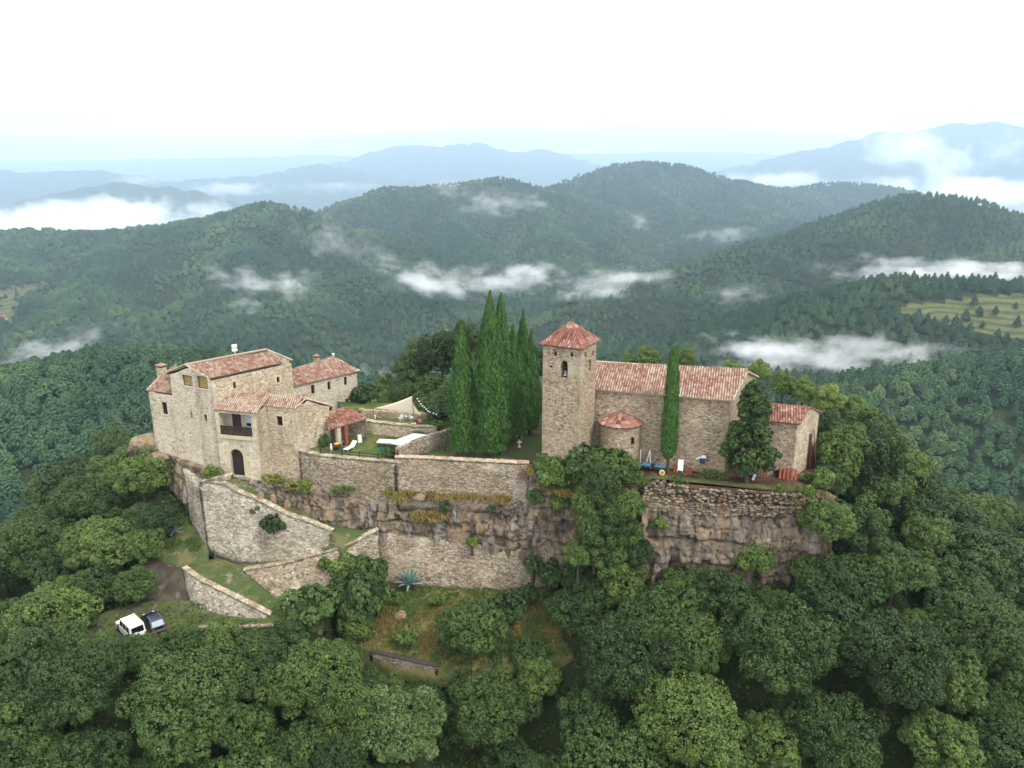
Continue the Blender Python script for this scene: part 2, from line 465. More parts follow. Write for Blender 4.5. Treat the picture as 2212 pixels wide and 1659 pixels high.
def leaves(C, N, size, tone, rng, mat, name, aspect=0.75, jit=0.38, long=None):
    n = len(C)
    N = N + rng.normal(0, jit, N.shape); N /= np.linalg.norm(N, axis=1)[:, None] + 1e-9
    ref = rng.normal(0, 1, N.shape) if long is None else long + rng.normal(0, .25, N.shape)
    U = ref - (ref * N).sum(1)[:, None] * N; U /= np.linalg.norm(U, axis=1)[:, None] + 1e-9
    W = np.cross(N, U)
    s = (size * rng.uniform(.65, 1.35, n))[:, None]
    a = aspect
    V = np.stack([C - U * s, C + W * s * a, C + U * s, C - W * s * a], 1) 
    V[:, 1] += N * s * .25; V[:, 3] += N * s * .25
    me = npmesh(name, V.reshape(-1, 3), np.arange(4 * n).reshape(n, 4), mat)
    fattr(me, "tone", np.clip(tone, 0, 1))
    return me
def sph(n, rng):
    v = rng.normal(0, 1, (n, 3)); return v / np.linalg.norm(v, axis=1)[:, None]
def fib(n):
    k = np.arange(n) + .5
    ph = np.arccos(1 - 2 * k / n); th = np.pi * (1 + 5 ** .5) * k
    return np.stack([np.cos(th) * np.sin(ph), np.sin(th) * np.sin(ph), np.cos(ph)], 1)
def lobe_leaves(LC, LR, nsub, nleaf, rng, sub=.34, squash=1.0, low=-.55):
    C, N, T = [], [], []
    for i, (c, r) in enumerate(zip(LC, LR)):
        D = fib(nsub) + rng.normal(0, .12, (nsub, 3)); D /= np.linalg.norm(D, axis=1)[:, None]
        D = D[D[:, 2] > low]
        S_ = c + D * r * np.array([1, 1, squash])
        dist = np.linalg.norm(S_[:, None, :] - LC[None], axis=2) / LR[None]
        dist[:, i] = 9
        keep = dist.min(1) > .82
        D, S_ = D[keep], S_[keep]
        lt = rng.normal(0, .10)
        for d, s_ in zip(D, S_):
            q = sph(nleaf, rng); q = q + d * .75; q /= np.linalg.norm(q, axis=1)[:, None]
            C.append(s_ + q * r * sub * rng.uniform(.7, 1.05, (nleaf, 1))); N.append(q * .8 + d * .3 + np.array([0, 0, .25]))
            T.append(.5 + lt + rng.normal(0, .10) + rng.normal(0, .10, nleaf))
    return np.concatenate(C), np.concatenate(N), np.concatenate(T)
def oak_mesh(seed, nl=34, nsub=44, nleaf=24, size=.115, ax=(4.4, 4.4, 3.1), zc=5.0, mat=None, name="oak_crown", rl=(.15, .34)):
    rng = np.random.default_rng(seed)
    LC, LR = [], []
    stretch = 1 + rng.normal(0, .10, 2)
    tries = 0
    while len(LC) < nl and tries < 12000:
        tries += 1
        d = sph(1, rng)[0]
        if d[2] < -.62: continue
        k = rng.uniform(.60, .92) if nl < 60 else rng.uniform(.5, .90) * (1 + .22 * math.sin(3 * math.atan2(d[1], d[0]) + seed) * math.sin(2.3 * d[2] + seed))
        c = d * np.array(ax) * k * (1.0 if d[2] > -.2 else .9) * np.array([stretch[0], stretch[1], 1]) + (0, 0, zc)
        r = rng.uniform(*rl) * ax[0] * (1.0 if d[2] > 0 else .8)
        if all(np.linalg.norm(c - p) > .72 * (r + q) for p, q in zip(LC, LR)):
            LC.append(c); LR.append(r)
    for _ in range(5 if nl < 60 else 14):
        LC.append(sph(1, rng)[0] * np.array(ax) * (.3 if nl < 60 else .42) + (0, 0, zc)); LR.append((.34 if nl < 60 else .27) * ax[0])
    LC, LR = np.array(LC), np.array(LR)
    C, N, T = lobe_leaves(LC, LR, nsub, nleaf, rng)
    me = leaves(C, N, size, T, rng, mat or M_OAK, name)
    mb = MB()
    top = np.array([rng.normal(0, .3), rng.normal(0, .3), zc * .62])
    mb.bar((0, 0, -2.5), top * .5, .34, 8, .27); mb.bar(top * .5, top, .27, 8, .2)
    for k in rng.permutation(nl)[:12]:
        c = LC[k % len(LC)]
        m = top + (c - top) * .5 + (0, 0, -.2)
        mb.bar(top, m, .15, 5, .09); mb.bar(m, c + (c - top) * .12, .09, 5, .02)
    tb = bpy.data.meshes.new("oak_trunk"); tb.from_pydata(mb.v, [], mb.f); tb.materials.append(M_BARK); tb.update()
    return me, tb
def pine_mesh(seed, h=9.0, r=2.7, nt=9, size=.27, nleaf=32, mat=None, name="pine_crown", cone=.8):
    rng = np.random.default_rng(seed)
    LC, LR = [], []
    for k in range(nt):
        f = k / (nt - 1)
        z = h * (.28 + .68 * f)
        rad = r * (1 - f) ** cone * (1.0 if f > .08 else .75)
        m = max(1, int(round(6 * (1 - f) + 1)))
        for j in range(m):
            a = 2 * math.pi * (j + rng.uniform(-.3, .3)) / m + k * 1.3
            q = rad * rng.uniform(.55, .8) if m > 1 else 0
            LC.append((q * math.cos(a), q * math.sin(a), z + rng.normal(0, .25))); LR.append(max(.40, (.34 * rad + .28)) * rng.uniform(.8, 1.25))
    LC, LR = np.array(LC), np.array(LR)
    C, N, T = lobe_leaves(LC, LR, 9, nleaf, rng, .45, .8, -.4)
    me = leaves(C, N, size, T, rng, mat or M_PINE, name, .6)
    mb = MB(); mb.bar((0, 0, -1.5), (0, 0, h * .93), .2, 6, .03)
    tb = bpy.data.meshes.new("pine_trunk"); tb.from_pydata(mb.v, [], mb.f); tb.materials.append(M_BARK); tb.update()
    return me, tb
BIGS = [oak_mesh(400 + i, nl=95, nsub=46, nleaf=20, size=.13, ax=(8.2, 8.0, 5.2), zc=8.2, rl=(.09, .20), mat=[None, None, M_SILVER][i], name='big_oak_crown') for i in range(3)]
OAKS = [oak_mesh(100 + i, nl=[34, 30, 38, 28, 36, 26, 40, 32][i], ax=[(4.4, 4.4, 3.1), (4.2, 4.6, 3.5), (4.6, 4.4, 2.7), (3.9, 4.0, 3.9), (4.5, 4.3, 3.2), (3.7, 3.9, 3.6), (4.8, 4.5, 3.0), (4.2, 4.2, 3.3)][i], zc=[5, 5.3, 4.7, 5.6, 5, 5.4, 4.9, 5.1][i]) for i in range(8)]
LIGHTS = [oak_mesh(150 + i, nl=30, mat=M_LIGHT, name="light_crown", ax=(3.9, 3.9, 3.9), zc=5.4) for i in range(2)]
PINES = [pine_mesh(200 + i, h=[9, 10, 8.5, 9.5, 8][i], r=[2.6, 2.5, 2.9, 2.7, 3.0][i], cone=[.75, .85, .55, .65, .45][i]) for i in range(5)]
FARS = [pine_mesh(230 + i, h=[8, 9, 7.5, 7][i], r=[2.5, 2.3, 3.0, 3.3][i], nt=7, size=.5, nleaf=10, cone=[.7, .85, .45, .35][i], name="far_crown") for i in range(4)]

def plant(kind, me, loc, rz, sc, label, cat, group=None, name="oak_tree"):
    t = thing(name, label, cat, loc, rz, group)
    t.scale = (sc[0], sc[0], sc[1]) if isinstance(sc, tuple) else (sc, sc, sc)
    link("crown", me[0], t); link("trunk", me[1], t)
    return t

# ---------------------------------------------------------------- woods on the hills
def visible(P, extra=8.0, slack=6.0):             # is a tree top at P in the picture and above the land before it
    x, y, k = proj(P + np.array([0, 0, extra]))
    ok = (x > -520) & (x < 2730) & (y < 1800) & (P[:, 1] > 5)
    r = np.hypot(P[:, 0], P[:, 1]); th = np.arctan2(P[:, 0], P[:, 1])
    EL = (GZ + np.where(RR > 230, 5.0, 0)[:, None] - CAM_H) / RR[:, None]
    run = np.maximum.accumulate(EL, 0)
    ir = np.clip(np.searchsorted(RR, r - 14) - 1, 0, nr - 1); it = np.clip(np.searchsorted(TH, th), 0, nt - 1)
    return ok & ((P[:, 2] + extra - CAM_H) / r > run[ir, it] - slack / r)
def scatter(r0, r1, spacing, seed):
    rng = np.random.default_rng(seed)
    a0 = R(47)
    n = int(a0 * (r1 * r1 - r0 * r0) / spacing ** 2)
    r = np.sqrt(rng.uniform(r0 * r0, r1 * r1, n)); th = rng.uniform(-a0, a0, n)
    # even the spacing: one tree per cell
    x, y = r * np.sin(th), r * np.cos(th)
    key = np.floor(x / spacing).astype(np.int64) * 100003 + np.floor(y / spacing).astype(np.int64)
    _, u = np.unique(key, return_index=True)
    x, y = x[u], y[u]
    P = np.stack([x, y, land(x, y)], 1)
    return P[visible(P)]
FIELDS = [  # clearings: photo polygons on the hills, kept free of trees
    [(1935, 664), (1990, 655), (2060, 650), (2100, 640), (2212, 636), (2300, 640), (2300, 740), (2130, 730), (2070, 706), (1985, 684), (1950, 678)],
    [(-20, 632), (50, 618), (100, 608), (108, 618), (60, 632), (44, 650), (42, 672), (20, 690), (-20, 700)],
]
def in_px(x, y, poly):
    ins = np.zeros(x.shape, bool)
    for (ax, ay), (bx, by) in zip(poly, poly[1:] + poly[:1]):
        ins ^= ((ay > y) != (by > y)) & (x < (bx - ax) * (y - ay) / (by - ay + 1e-12) + ax)
    return ins
def no_field(P, keep=.06, seed=1):
    x, y, _ = proj(P)
    rng = np.random.default_rng(seed)
    m = np.zeros(len(P), bool)
    for f in FIELDS: m |= in_px(x, y, f)
    return P[~m | (rng.uniform(size=len(P)) < keep)]
def tint_of(P): return np.clip(.5 + 1.1 * fbm(P[:, 0] / 95, P[:, 1] / 95, s=61, o=4) + .55 * fbm(P[:, 0] / 22, P[:, 1] / 22, s=71, o=2), 0, 1)
# pines and oaks one can tell apart on the nearer slopes, the rest as woods
HILL_D = lambda P: hill(P[:, 0], P[:, 1])[1]
WOOD = np.concatenate([scatter(150, 330, 3.9, 1), scatter(330, 520, 4.3, 2), scatter(520, 900, 4.8, 3), scatter(900, 1700, 5.7, 4), scatter(1700, 3300, 7.4, 5)])
WOOD = no_field(WOOD)
_d = np.hypot(WOOD[:, 0], WOOD[:, 1])
_hd = HILL_D(WOOD)
WOOD = WOOD[~((_hd < 85) & (WOOD[:, 1] < 210))]
_d = np.hypot(WOOD[:, 0], WOOD[:, 1])
WX, WY, _k = proj(WOOD + np.array([0, 0, 4.0]))
order = np.argsort(_d)
near = [i for i in order if 0 < WX[i] < 2212 and WY[i] < 1500][:280]
nearset = set(near)
rng = np.random.default_rng(42)
ZONES = [((0, 420), "pine of the dark wood on the spur left of the stone house", "pines on the left spur"),
         ((420, 1200), "pine on the valley side behind the house roofs", "pines behind the house"),
         ((1200, 2300), "pine of the dense wood on the slope right of the church", "pines on the right slope")]
SHADE = ["dark green", "blue green", "mid green"]
for i in near:
    z = [q for q in ZONES if q[0][0] <= WX[i] < q[0][1] or q is ZONES[-1]][0]
    k = int(rng.integers(5))
    s = rng.uniform(.75, 1.15)
    t = plant("pine", PINES[k], WOOD[i], rng.uniform(0, 6.3), (s, s * rng.uniform(.9, 1.15)), z[1], "tree", z[2], "pine_tree")
    t.children[0]["tint"] = float(tint_of(WOOD[i][None])[0])
rest = np.array([i for i in range(len(WOOD)) if i not in nearset])
def woods(name, label, P, meshes, idx, scl, rot):
    n = len(P)
    me = bpy.data.meshes.new(name + "_spots")
    me.vertices.add(n); me.vertices.foreach_set("co", np.ascontiguousarray(P, np.float32).ravel())
    for nm, ty, v in (("idx", 'INT', idx.astype(np.int32)), ("scl", 'FLOAT', scl.astype(np.float32)), ("rot", 'FLOAT', rot.astype(np.float32)), ("tint", 'FLOAT', tint_of(P).astype(np.float32))):
        a = me.attributes.new(nm, ty, 'POINT'); a.data.foreach_set("value", v)
    o = link(name, me)
    tag(o, kind="stuff"); o["label"] = label
    g = bpy.data.node_groups.new(name + "_scatter", 'GeometryNodeTree')
    g.interface.new_socket("Geometry", in_out='INPUT', socket_type='NodeSocketGeometry')
    g.interface.new_socket("Geometry", in_out='OUTPUT', socket_type='NodeSocketGeometry')
    N, L = g.nodes, g.links
    gi, go = N.new("NodeGroupInput"), N.new("NodeGroupOutput")
    inst = N.new("GeometryNodeInstanceOnPoints")
    join = N.new("GeometryNodeJoinGeometry")
    for ob in reversed(meshes):
        oi = N.new("GeometryNodeObjectInfo"); oi.inputs["Object"].default_value = ob; oi.inputs["As Instance"].default_value = True
        L.new(oi.outputs["Geometry"], join.inputs[0])
    def named(nm, ty):
        a = N.new("GeometryNodeInputNamedAttribute"); a.data_type = ty; a.inputs["Name"].default_value = nm
        return a.outputs["Attribute"]
    L.new(gi.outputs[0], inst.inputs["Points"]); L.new(join.outputs[0], inst.inputs["Instance"])
    inst.inputs["Pick Instance"].default_value = True
    L.new(named("idx", 'INT'), inst.inputs["Instance Index"])
    c1 = N.new("ShaderNodeCombineXYZ"); L.new(named("rot", 'FLOAT'), c1.inputs[2])
    er = N.new("FunctionNodeEulerToRotation"); L.new(c1.outputs[0], er.inputs[0]); L.new(er.outputs[0], inst.inputs["Rotation"])
    L.new(named("scl", 'FLOAT'), inst.inputs["Scale"])
    L.new(inst.outputs[0], go.inputs[0])
    md = o.modifiers.new("scatter", 'NODES'); md.node_group = g
    return o
# four real trees of the wood lend their crowns to the rest of it
LENDERS = []
far_first = [i for i in order if i not in nearset and 0 < WX[i] < 2212][:4]
for j, i in enumerate(far_first):
    t = plant("pine", (FARS[j][0], PINES[0][1]), WOOD[i], 0, 1.0, ZONES[2][1] if WX[i] > 1200 else ZONES[0][1] if WX[i] < 420 else ZONES[1][1], "tree", ZONES[2][2] if WX[i] > 1200 else ZONES[0][2] if WX[i] < 420 else ZONES[1][2], "pine_tree")
    LENDERS.append([c for c in t.children if c.name.startswith("crown")][0])
rest = np.array([i for i in rest if i not in set(far_first)])
P = WOOD[rest]; D = np.hypot(P[:, 0], P[:, 1])
# oaks gather on the left hill, pines on the right
mixn = fbm(P[:, 0] / 140, P[:, 1] / 140, s=21, o=3) + np.where(P[:, 0] < 0, .22, -.22) + rng.normal(0, .25, len(P))
idx = np.where(mixn > 0, np.where(rng.uniform(size=len(P)) < .5, 2, 3), np.where(rng.uniform(size=len(P)) < .5, 0, 1))
scl = rng.uniform(.62, 1.3, len(P)) * np.interp(D, [0, 900, 1700, 3300], [.92, .92, 1.0, 1.25])
print("WOODS", len(P), "near", len(near))
woods("forest", "dense green forest covering the hills and valleys beyond the castle rock", P, LENDERS, idx, scl, rng.uniform(0, 6.3, len(P)))

# terraced fields: strips of grass on the two clearings
def field_material():
    t = MT("field_grass", 0.95, 0.1)
    sep = t.n.new("ShaderNodeSeparateXYZ"); t.l.new(t.tc.outputs["Object"], sep.inputs[0])
    n = t.noise(t.map((.03, .03, .03)), 1.0, 4)
    z = t.math('ADD', sep.outputs[2], t.math('MULTIPLY', n, 7.0))
    w = t.math('FRACT', t.math('DIVIDE', z, 3.4))
    c = t.ramp(w, [(.0, "232e1f"), (.24, "2f3c26"), (.34, "59633a"), (.6, "6c6b44"), (.9, "525d37"), (1, "3c4a2c")])
    n2 = t.noise(t.map((.4, .4, .4)), 1.0, 6)
    return t.col(t.mix(c, t.ramp(n2, [(.35, "45552f"), (.65, "6b6643")]), .45))
M_FIELD = field_material()
cxy = (GX[:-1, :-1] + GX[1:, 1:]) / 2, (GY[:-1, :-1] + GY[1:, 1:]) / 2, (GZ[:-1, :-1] + GZ[1:, 1:]) / 2
CPX, CPY, _ = proj(np.stack(cxy, -1).reshape(-1, 3))
rad = np.hypot(cxy[0], cxy[1]).ravel()
for nm, f in (("terraced_field", FIELDS[0]), ("meadow", FIELDS[1])):
    m = in_px(CPX, CPY, f) & (rad > 350) & (rad < 1500)
    m &= visible(np.stack(cxy, -1).reshape(-1, 3), 0.5, 9)
    fc = GF[m]
    u, inv = np.unique(fc, return_inverse=True)
    V = np.stack([GX, GY, GZ], -1).reshape(-1, 3)[u] + (0, 0, .35)
    o = link(nm, npmesh(nm, V, inv.reshape(fc.shape), M_FIELD, True)); tag(o, kind="structure")
# ================================================================ HAZE AND MIST
t = bpy.data.materials.new("haze_air"); t.use_nodes = True
t.node_tree.nodes.clear()
_o = t.node_tree.nodes.new("ShaderNodeOutputMaterial"); _v = t.node_tree.nodes.new("ShaderNodeVolumePrincipled")
_v.inputs["Color"].default_value = (0.62, 0.81, 1.0, 1); _v.inputs["Density"].default_value = 0.000155; _v.inputs["Anisotropy"].default_value = 0.6
t.node_tree.links.new(_v.outputs[0], _o.inputs["Volume"])
HZ0 = float(GZ.min()) - 1.0
HZ1 = float(max(GZ.max(), CAM_H)) + 25
mb = MB(); mb.box((0, 8600, (HZ0 + HZ1) / 2), (36000, 18400, HZ1 - HZ0))
haze = mb.build("haze", t); tag(haze, kind="stuff")

def mist_material(name, dens, scale, seed, thr=.25):
    m = bpy.data.materials.new(name); m.use_nodes = True
    n, l = m.node_tree.nodes, m.node_tree.links
    n.clear()
    o = n.new("ShaderNodeOutputMaterial"); v = n.new("ShaderNodeVolumePrincipled")
    v.inputs["Color"].default_value = (0.97, 0.985, 1, 1)
    tc = n.new("ShaderNodeTexCoord"); mp = n.new("ShaderNodeMapping"); mp.inputs["Location"].default_value = (seed * 3.1, seed * 1.7, seed)
    mp.inputs["Scale"].default_value = scale
    l.new(tc.outputs["Object"], mp.inputs[0])
    no = n.new("ShaderNodeTexNoise"); no.inputs["Scale"].default_value = 1.6; no.inputs["Detail"].default_value = 7; no.inputs["Roughness"].default_value = .6
    l.new(mp.outputs[0], no.inputs["Vector"])
    ln = n.new("ShaderNodeVectorMath"); ln.operation = 'LENGTH'; l.new(tc.outputs["Object"], ln.inputs[0])
    a = n.new("ShaderNodeMapRange"); a.interpolation_type = 'SMOOTHSTEP'
    a.inputs[1].default_value, a.inputs[2].default_value, a.inputs[3].default_value, a.inputs[4].default_value = .15, 1.0, thr, -.62
    l.new(ln.outputs["Value"], a.inputs[0])
    k = n.new("ShaderNodeMath"); k.operation = 'MULTIPLY_ADD'; l.new(no.outputs[0], k.inputs[0]); k.inputs[1].default_value = 3.8; k.inputs[2].default_value = -1.9
    s = n.new("ShaderNodeMath"); s.operation = 'ADD'; l.new(a.outputs[0], s.inputs[0]); l.new(k.outputs[0], s.inputs[1])
    b = n.new("ShaderNodeMapRange"); b.inputs[1].default_value, b.inputs[2].default_value, b.inputs[3].default_value, b.inputs[4].default_value = 0, .7, 0, dens
    l.new(s.outputs[0], b.inputs[0]); l.new(b.outputs[0], v.inputs["Density"]); l.new(v.outputs[0], o.inputs["Volume"])
    return m
MIST_N = [0]
def mist(px, py, Y, w, h, depth=None, dens=.05, scale=(2.2, 2.2, 1.4), tilt=0.0, thr=.25):
    if Y < 2500: w, h, dens, thr = w * 1.4, h * .85, dens * .85, thr - .13
    else: w, h = w * 1.1, h * 1.12
    c = ony(px, py, Y); k = FOC / (c[1] * CP - (c[2] - CAM_H) * SP)
    MIST_N[0] += 1
    bm = bmesh.new(); bmesh.ops.create_icosphere(bm, subdivisions=3, radius=1.0)
    me = bpy.data.meshes.new("mist"); bm.to_mesh(me); bm.free()
    me.materials.append(mist_material("mist_%d" % MIST_N[0], dens, scale, MIST_N[0], thr))
    o = link("mist", me, None, c)
    sx, sz = w / k / 2, h / k / 2
    o.scale = (sx, depth or sx * .5, sz); o.rotation_euler = (0, tilt, 0)
    tag(o, kind="stuff")
    return o
# near valley banks
mist(1800, 770, 505, 640, 170, 50, .05, (3.0, 2.0, 1.0), 0, .40)
mist(1620, 752, 520, 240, 90, 40, .05, (2.2, 2, 1), .1, .35)
mist(2050, 588, 800, 620, 120, 60, .05, (3.4, 2.0, .9), 0, .42)
mist(1330, 614, 1010, 330, 130, 80, .03, (2.2, 2, 1.1), -.1, .40)
mist(1110, 600, 1015, 330, 130, 80, .03, (2.4, 2, 1.1), 0, .38)
mist(930, 610, 1000, 280, 130, 80, .03, (2.2, 2, 1.2), .3, .38)
mist(535, 608, 960, 190, 110, 50, .03, (1.8, 2, 1.2), .25, .34)
mist(632, 612, 950, 130, 130, 50, .026, (1.8, 2, 1.4), 0, .30)
mist(530, 660, 930, 110, 90, 50, .02, (1.8, 2, 1.4), .2, .22)
mist(110, 752, 560, 340, 130, 45, .03, (2.2, 2, 1.2), -.3, .34)
mist(790, 838, 640, 200, 140, 60, .035, (2, 2, 1), 0, .36)
mist(1080, 440, 1750, 230, 110, 140, .010, (2.2, 2, 1.2), 0, .30)
mist(970, 410, 1850, 120, 90, 100, .008, (2, 2, 1.2), 0, .25)
mist(1560, 505, 1560, 180, 80, 80, .012, (2.2, 2, 1), -.1, .28)
mist(1380, 480, 1900, 110, 70, 80, .010, (2, 2, 1), .2, .24)
mist(1610, 632, 900, 220, 90, 50, .018, (2.2, 2, 1.1), 0, .24)
mist(730, 530, 1200, 220, 220, 80, .009, (2.6, 2, 2), .6, .28)
mist(830, 570, 1150, 170, 130, 70, .010, (2.4, 2, 1.6), .5, .26)
# far white cloud banks
mist(180, 478, 3300, 640, 130, 300, .012, (3.4, 2, 1.1), 0, .75)
mist(40, 500, 2900, 500, 110, 260, .012, (3.0, 2, 1.1), 0, .70)
mist(320, 462, 3500, 300, 110, 200, .010, (2.4, 2, 1.1), 0, .5)
mist(455, 458, 3700, 240, 80, 180, .008, (2.4, 2, 1), 0, .4)
mist(2120, 425, 3500, 560, 120, 300, .010, (3, 2, 1.1), 0, .62)
mist(1960, 322, 5200, 300, 130, 300, .006, (2.2, 2, 1.2), .1, .62)
mist(2040, 375, 4600, 220, 170, 240, .005, (2.2, 2, 1.6), -.6, .5)
mist(1930, 405, 4000, 240, 80, 240, .006, (2.2, 2, 1.1), 0, .5)
mist(1690, 392, 5200, 420, 64, 340, .006, (3.2, 2, 1), 0, .52)
mist(2170, 325, 5600, 170, 110, 240, .003, (2, 2, 1.6), -.5, .34)
mist(500, 408, 5800, 300, 50, 340, .004, (3, 2, 1), 0, .45)
mist(720, 405, 6500, 380, 44, 340, .002, (3, 2, 1), 0, .4)
mist(300, 388, 6200, 160, 40, 300, .003, (2.4, 2, 1), 0, .4)
# ================================================================ STONE, TILE AND TIMBER
def stone(name, pal, scale=(2.3, 2.3, 4.2), mortar="8d8069", stain="6f6248", stain_amt=.35, hole=.06, bump=.6, moss=0.0):
    t = MT(name, 0.95, 0.12)
    scale = tuple(q * 1.35 for q in scale)
    v0 = t.map((1, 1, 1))
    wob = t.node("ShaderNodeTexNoise", Vector=v0, Scale=1.1, Detail=3)
    vm = t.node("ShaderNodeVectorMath", operation='SCALE'); t.l.new(wob.outputs[1], vm.inputs[0]); vm.inputs["Scale"].default_value = .35
    va = t.node("ShaderNodeVectorMath", operation='ADD'); t.l.new(v0, va.inputs[0]); t.l.new(vm.outputs[0], va.inputs[1])
    mp = t.node("ShaderNodeMapping", Scale=scale); t.l.new(va.outputs[0], mp.inputs[0])
    vo = t.node("ShaderNodeTexVoronoi", Vector=mp.outputs[0], Scale=1.0, Randomness=.9)
    ve = t.node("ShaderNodeTexVoronoi", Vector=mp.outputs[0], Scale=1.0, Randomness=.9); ve.feature = 'DISTANCE_TO_EDGE'
    sp = t.n.new("ShaderNodeSeparateColor"); t.l.new(vo.outputs["Color"], sp.inputs[0])
    c = t.ramp(sp.outputs[0], pal)
    fine = t.noise(v0, 14.0, 5)
    c = t.mix(c, t.ramp(fine, [(.3, (.55, .52, .48, 1)), (.7, (1.25, 1.22, 1.18, 1))]), .6, 'MULTIPLY')
    hl = t.math('LESS_THAN', sp.outputs[1], hole)
    c = t.mix(c, "2e271d", t.math('MULTIPLY', hl, .6))  # some cells painted dark as the shade in putlog holes and gaps
    edge = t.ramp(ve.outputs["Distance"], [(.02, (1, 1, 1, 1)), (.10, (0, 0, 0, 1))])
    c = t.mix(c, mortar, t.math('MULTIPLY', edge, .8))
    big = t.noise(t.map((.28, .28, .16)), 1.0, 6, .62)
    c = t.mix(c, stain, t.math('MULTIPLY', t.ramp(big, [(.48, (0, 0, 0, 1)), (.68, (1, 1, 1, 1))]), stain_amt))
    wet = t.noise(t.map((.55, .55, .07), loc=(3, 8, 2)), 1.0, 5, .6)
    c = t.mix(c, "4a4032", t.math('MULTIPLY', t.ramp(wet, [(.54, (0, 0, 0, 1)), (.70, (1, 1, 1, 1))]), .38))
    pal_ = t.noise(t.map((.22, .22, .3), loc=(1, 6, 4)), 1.0, 5, .6)
    c = t.mix(c, "d2c8b4", t.math('MULTIPLY', t.ramp(pal_, [(.56, (0, 0, 0, 1)), (.70, (1, 1, 1, 1))]), .35))
    if moss:
        g = t.noise(t.map((.35, .35, .5), loc=(7, 3, 1)), 1.0, 6, .65)
        c = t.mix(c, "4d5228", t.math('MULTIPLY', t.ramp(g, [(.52, (0, 0, 0, 1)), (.66, (1, 1, 1, 1))]), moss))
    c = t.mix(c, (1.13, 1.13, 1.16, 1), 1.0, 'MULTIPLY')
    h = t.math('ADD', t.ramp(ve.outputs["Distance"], [(0, (0, 0, 0, 1)), (.18, (1, 1, 1, 1))]), t.math('MULTIPLY', sp.outputs[2], .6))
    t.bump(h, bump, .09)
    return t.col(c)
M_PALE = stone("pale_rubble", [(0, "ada18a"), (.25, "c4b8a2"), (.6, "d3c8b2"), (1, "ddd4c3")], mortar="c9beaa", stain="9c8a68", stain_amt=.34, hole=.018)
M_TAN = stone("tan_rubble", [(0, "958770"), (.3, "b4a68b"), (.65, "c7b99e"), (1, "d8cfbc")], mortar="b8aa8e", stain="97805e", stain_amt=.40, hole=.03)
M_ASH = stone("ashlar_pale", [(0, "b0a48a"), (.5, "c9bfa6"), (1, "d9d1bd")], scale=(1.4, 1.4, 2.6), mortar="bcb096", stain="9a8a68", stain_amt=.25, hole=0.0, bump=.3)
M_CHURCH = stone("church_rubble", [(0, "857864"), (.3, "a3947d"), (.65, "b6a68e"), (1, "c8baa3")], scale=(2.2, 2.2, 4.2), mortar="94856d", stain="7c6a52", stain_amt=.35, hole=.06)
M_RETAIN = stone("terrace_rubble", [(0, "766b5c"), (.3, "938775"), (.65, "a99d89"), (1, "c3b9a6")], scale=(2.4, 2.4, 4.6), mortar="746853", stain="776548", stain_amt=.45, hole=.06, moss=.35)
M_LOWWALL = stone("grey_rubble", [(0, "857e70"), (.3, "a29a8b"), (.65, "b8b0a1"), (1, "cfc8ba")], scale=(2.2, 2.2, 4.2), mortar="8e8673", stain="77704f", stain_amt=.4, hole=.05, moss=.45)
M_SILL = plain("cut_stone", "c9bda0", .9, .15)
M_PLASTER = plain("old_plaster", "b9b09c", .95, .1, vary=.18)
M_WOOD = plain("dark_wood", "3a2f2b", .8, .2, vary=.3)
M_DARK = plain("dark_glass", "14161a", .15, .5)
M_BLIND = plain("straw_blind", "a08c5c", .9, .1, vary=.2)
M_BRICK = plain("red_brick", "94503e", .9, .15, vary=.25)
M_WHITE = plain("white_paint", "f4f4f0", .6, .3, vary=.06)
M_MORTAR = plain("verge_mortar", "c3b49c", .95, .1, vary=.25)
M_TIMBER = plain("grey_timber", "7a6c5c", .9, .15, vary=.3)

def tile_material(name, pale, red="8f5e52", seed=0):
    t = MT(name, 0.85, 0.15)
    uv = t.tc.outputs["UV"]
    fl = t.node("ShaderNodeVectorMath", operation='FLOOR'); t.l.new(uv, fl.inputs[0])
    ad = t.node("ShaderNodeVectorMath", operation='ADD'); t.l.new(fl.outputs[0], ad.inputs[0]); ad.inputs[1].default_value = (seed * 13.7, seed * 5.1, 0)
    w = t.node("ShaderNodeTexWhiteNoise", noise_dimensions='2D'); t.l.new(ad.outputs[0], w.inputs["Vector"])
    sc = t.node("ShaderNodeMapping", Scale=(.16, .22, 1), Location=(seed * 3.3, seed, 0)); t.l.new(uv, sc.inputs[0])
    pn = t.noise(sc.outputs[0], 1.0, 4, .6)
    f = t.math('ADD', t.math('MULTIPLY', w.outputs["Value"], .62), t.math('MULTIPLY', t.math('SUBTRACT', pn, .5), 1.3))
    f = t.math('ADD', f, pale)
    c = t.ramp(f, [(.05, "704a42"), (.22, red), (.42, "9f7365"), (.6, "ad8e7d"), (.78, "b6a18f"), (.95, "c4b5a2")])
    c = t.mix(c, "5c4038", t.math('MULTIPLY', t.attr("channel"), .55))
    d = t.noise(t.map((1, 1, 1)), 9.0, 5)
    c = t.mix(c, t.ramp(d, [(.3, (.6, .58, .55, 1)), (.7, (1.15, 1.15, 1.12, 1))]), .6, 'MULTIPLY')
    t.bump(d, .25, .03)
    return t.col(c)
M_T_CHURCH = tile_material("church_tile", .30, seed=1)
M_T_TOWER = tile_material("tower_tile", .08, "945c50", 2)
M_T_HOUSE = tile_material("house_tile", .27, "936256", 3)
M_T_BAY = tile_material("bay_tile", .38, "966355", 4)
M_T_PORCH = tile_material("porch_tile", .08, "9c6657", 5)

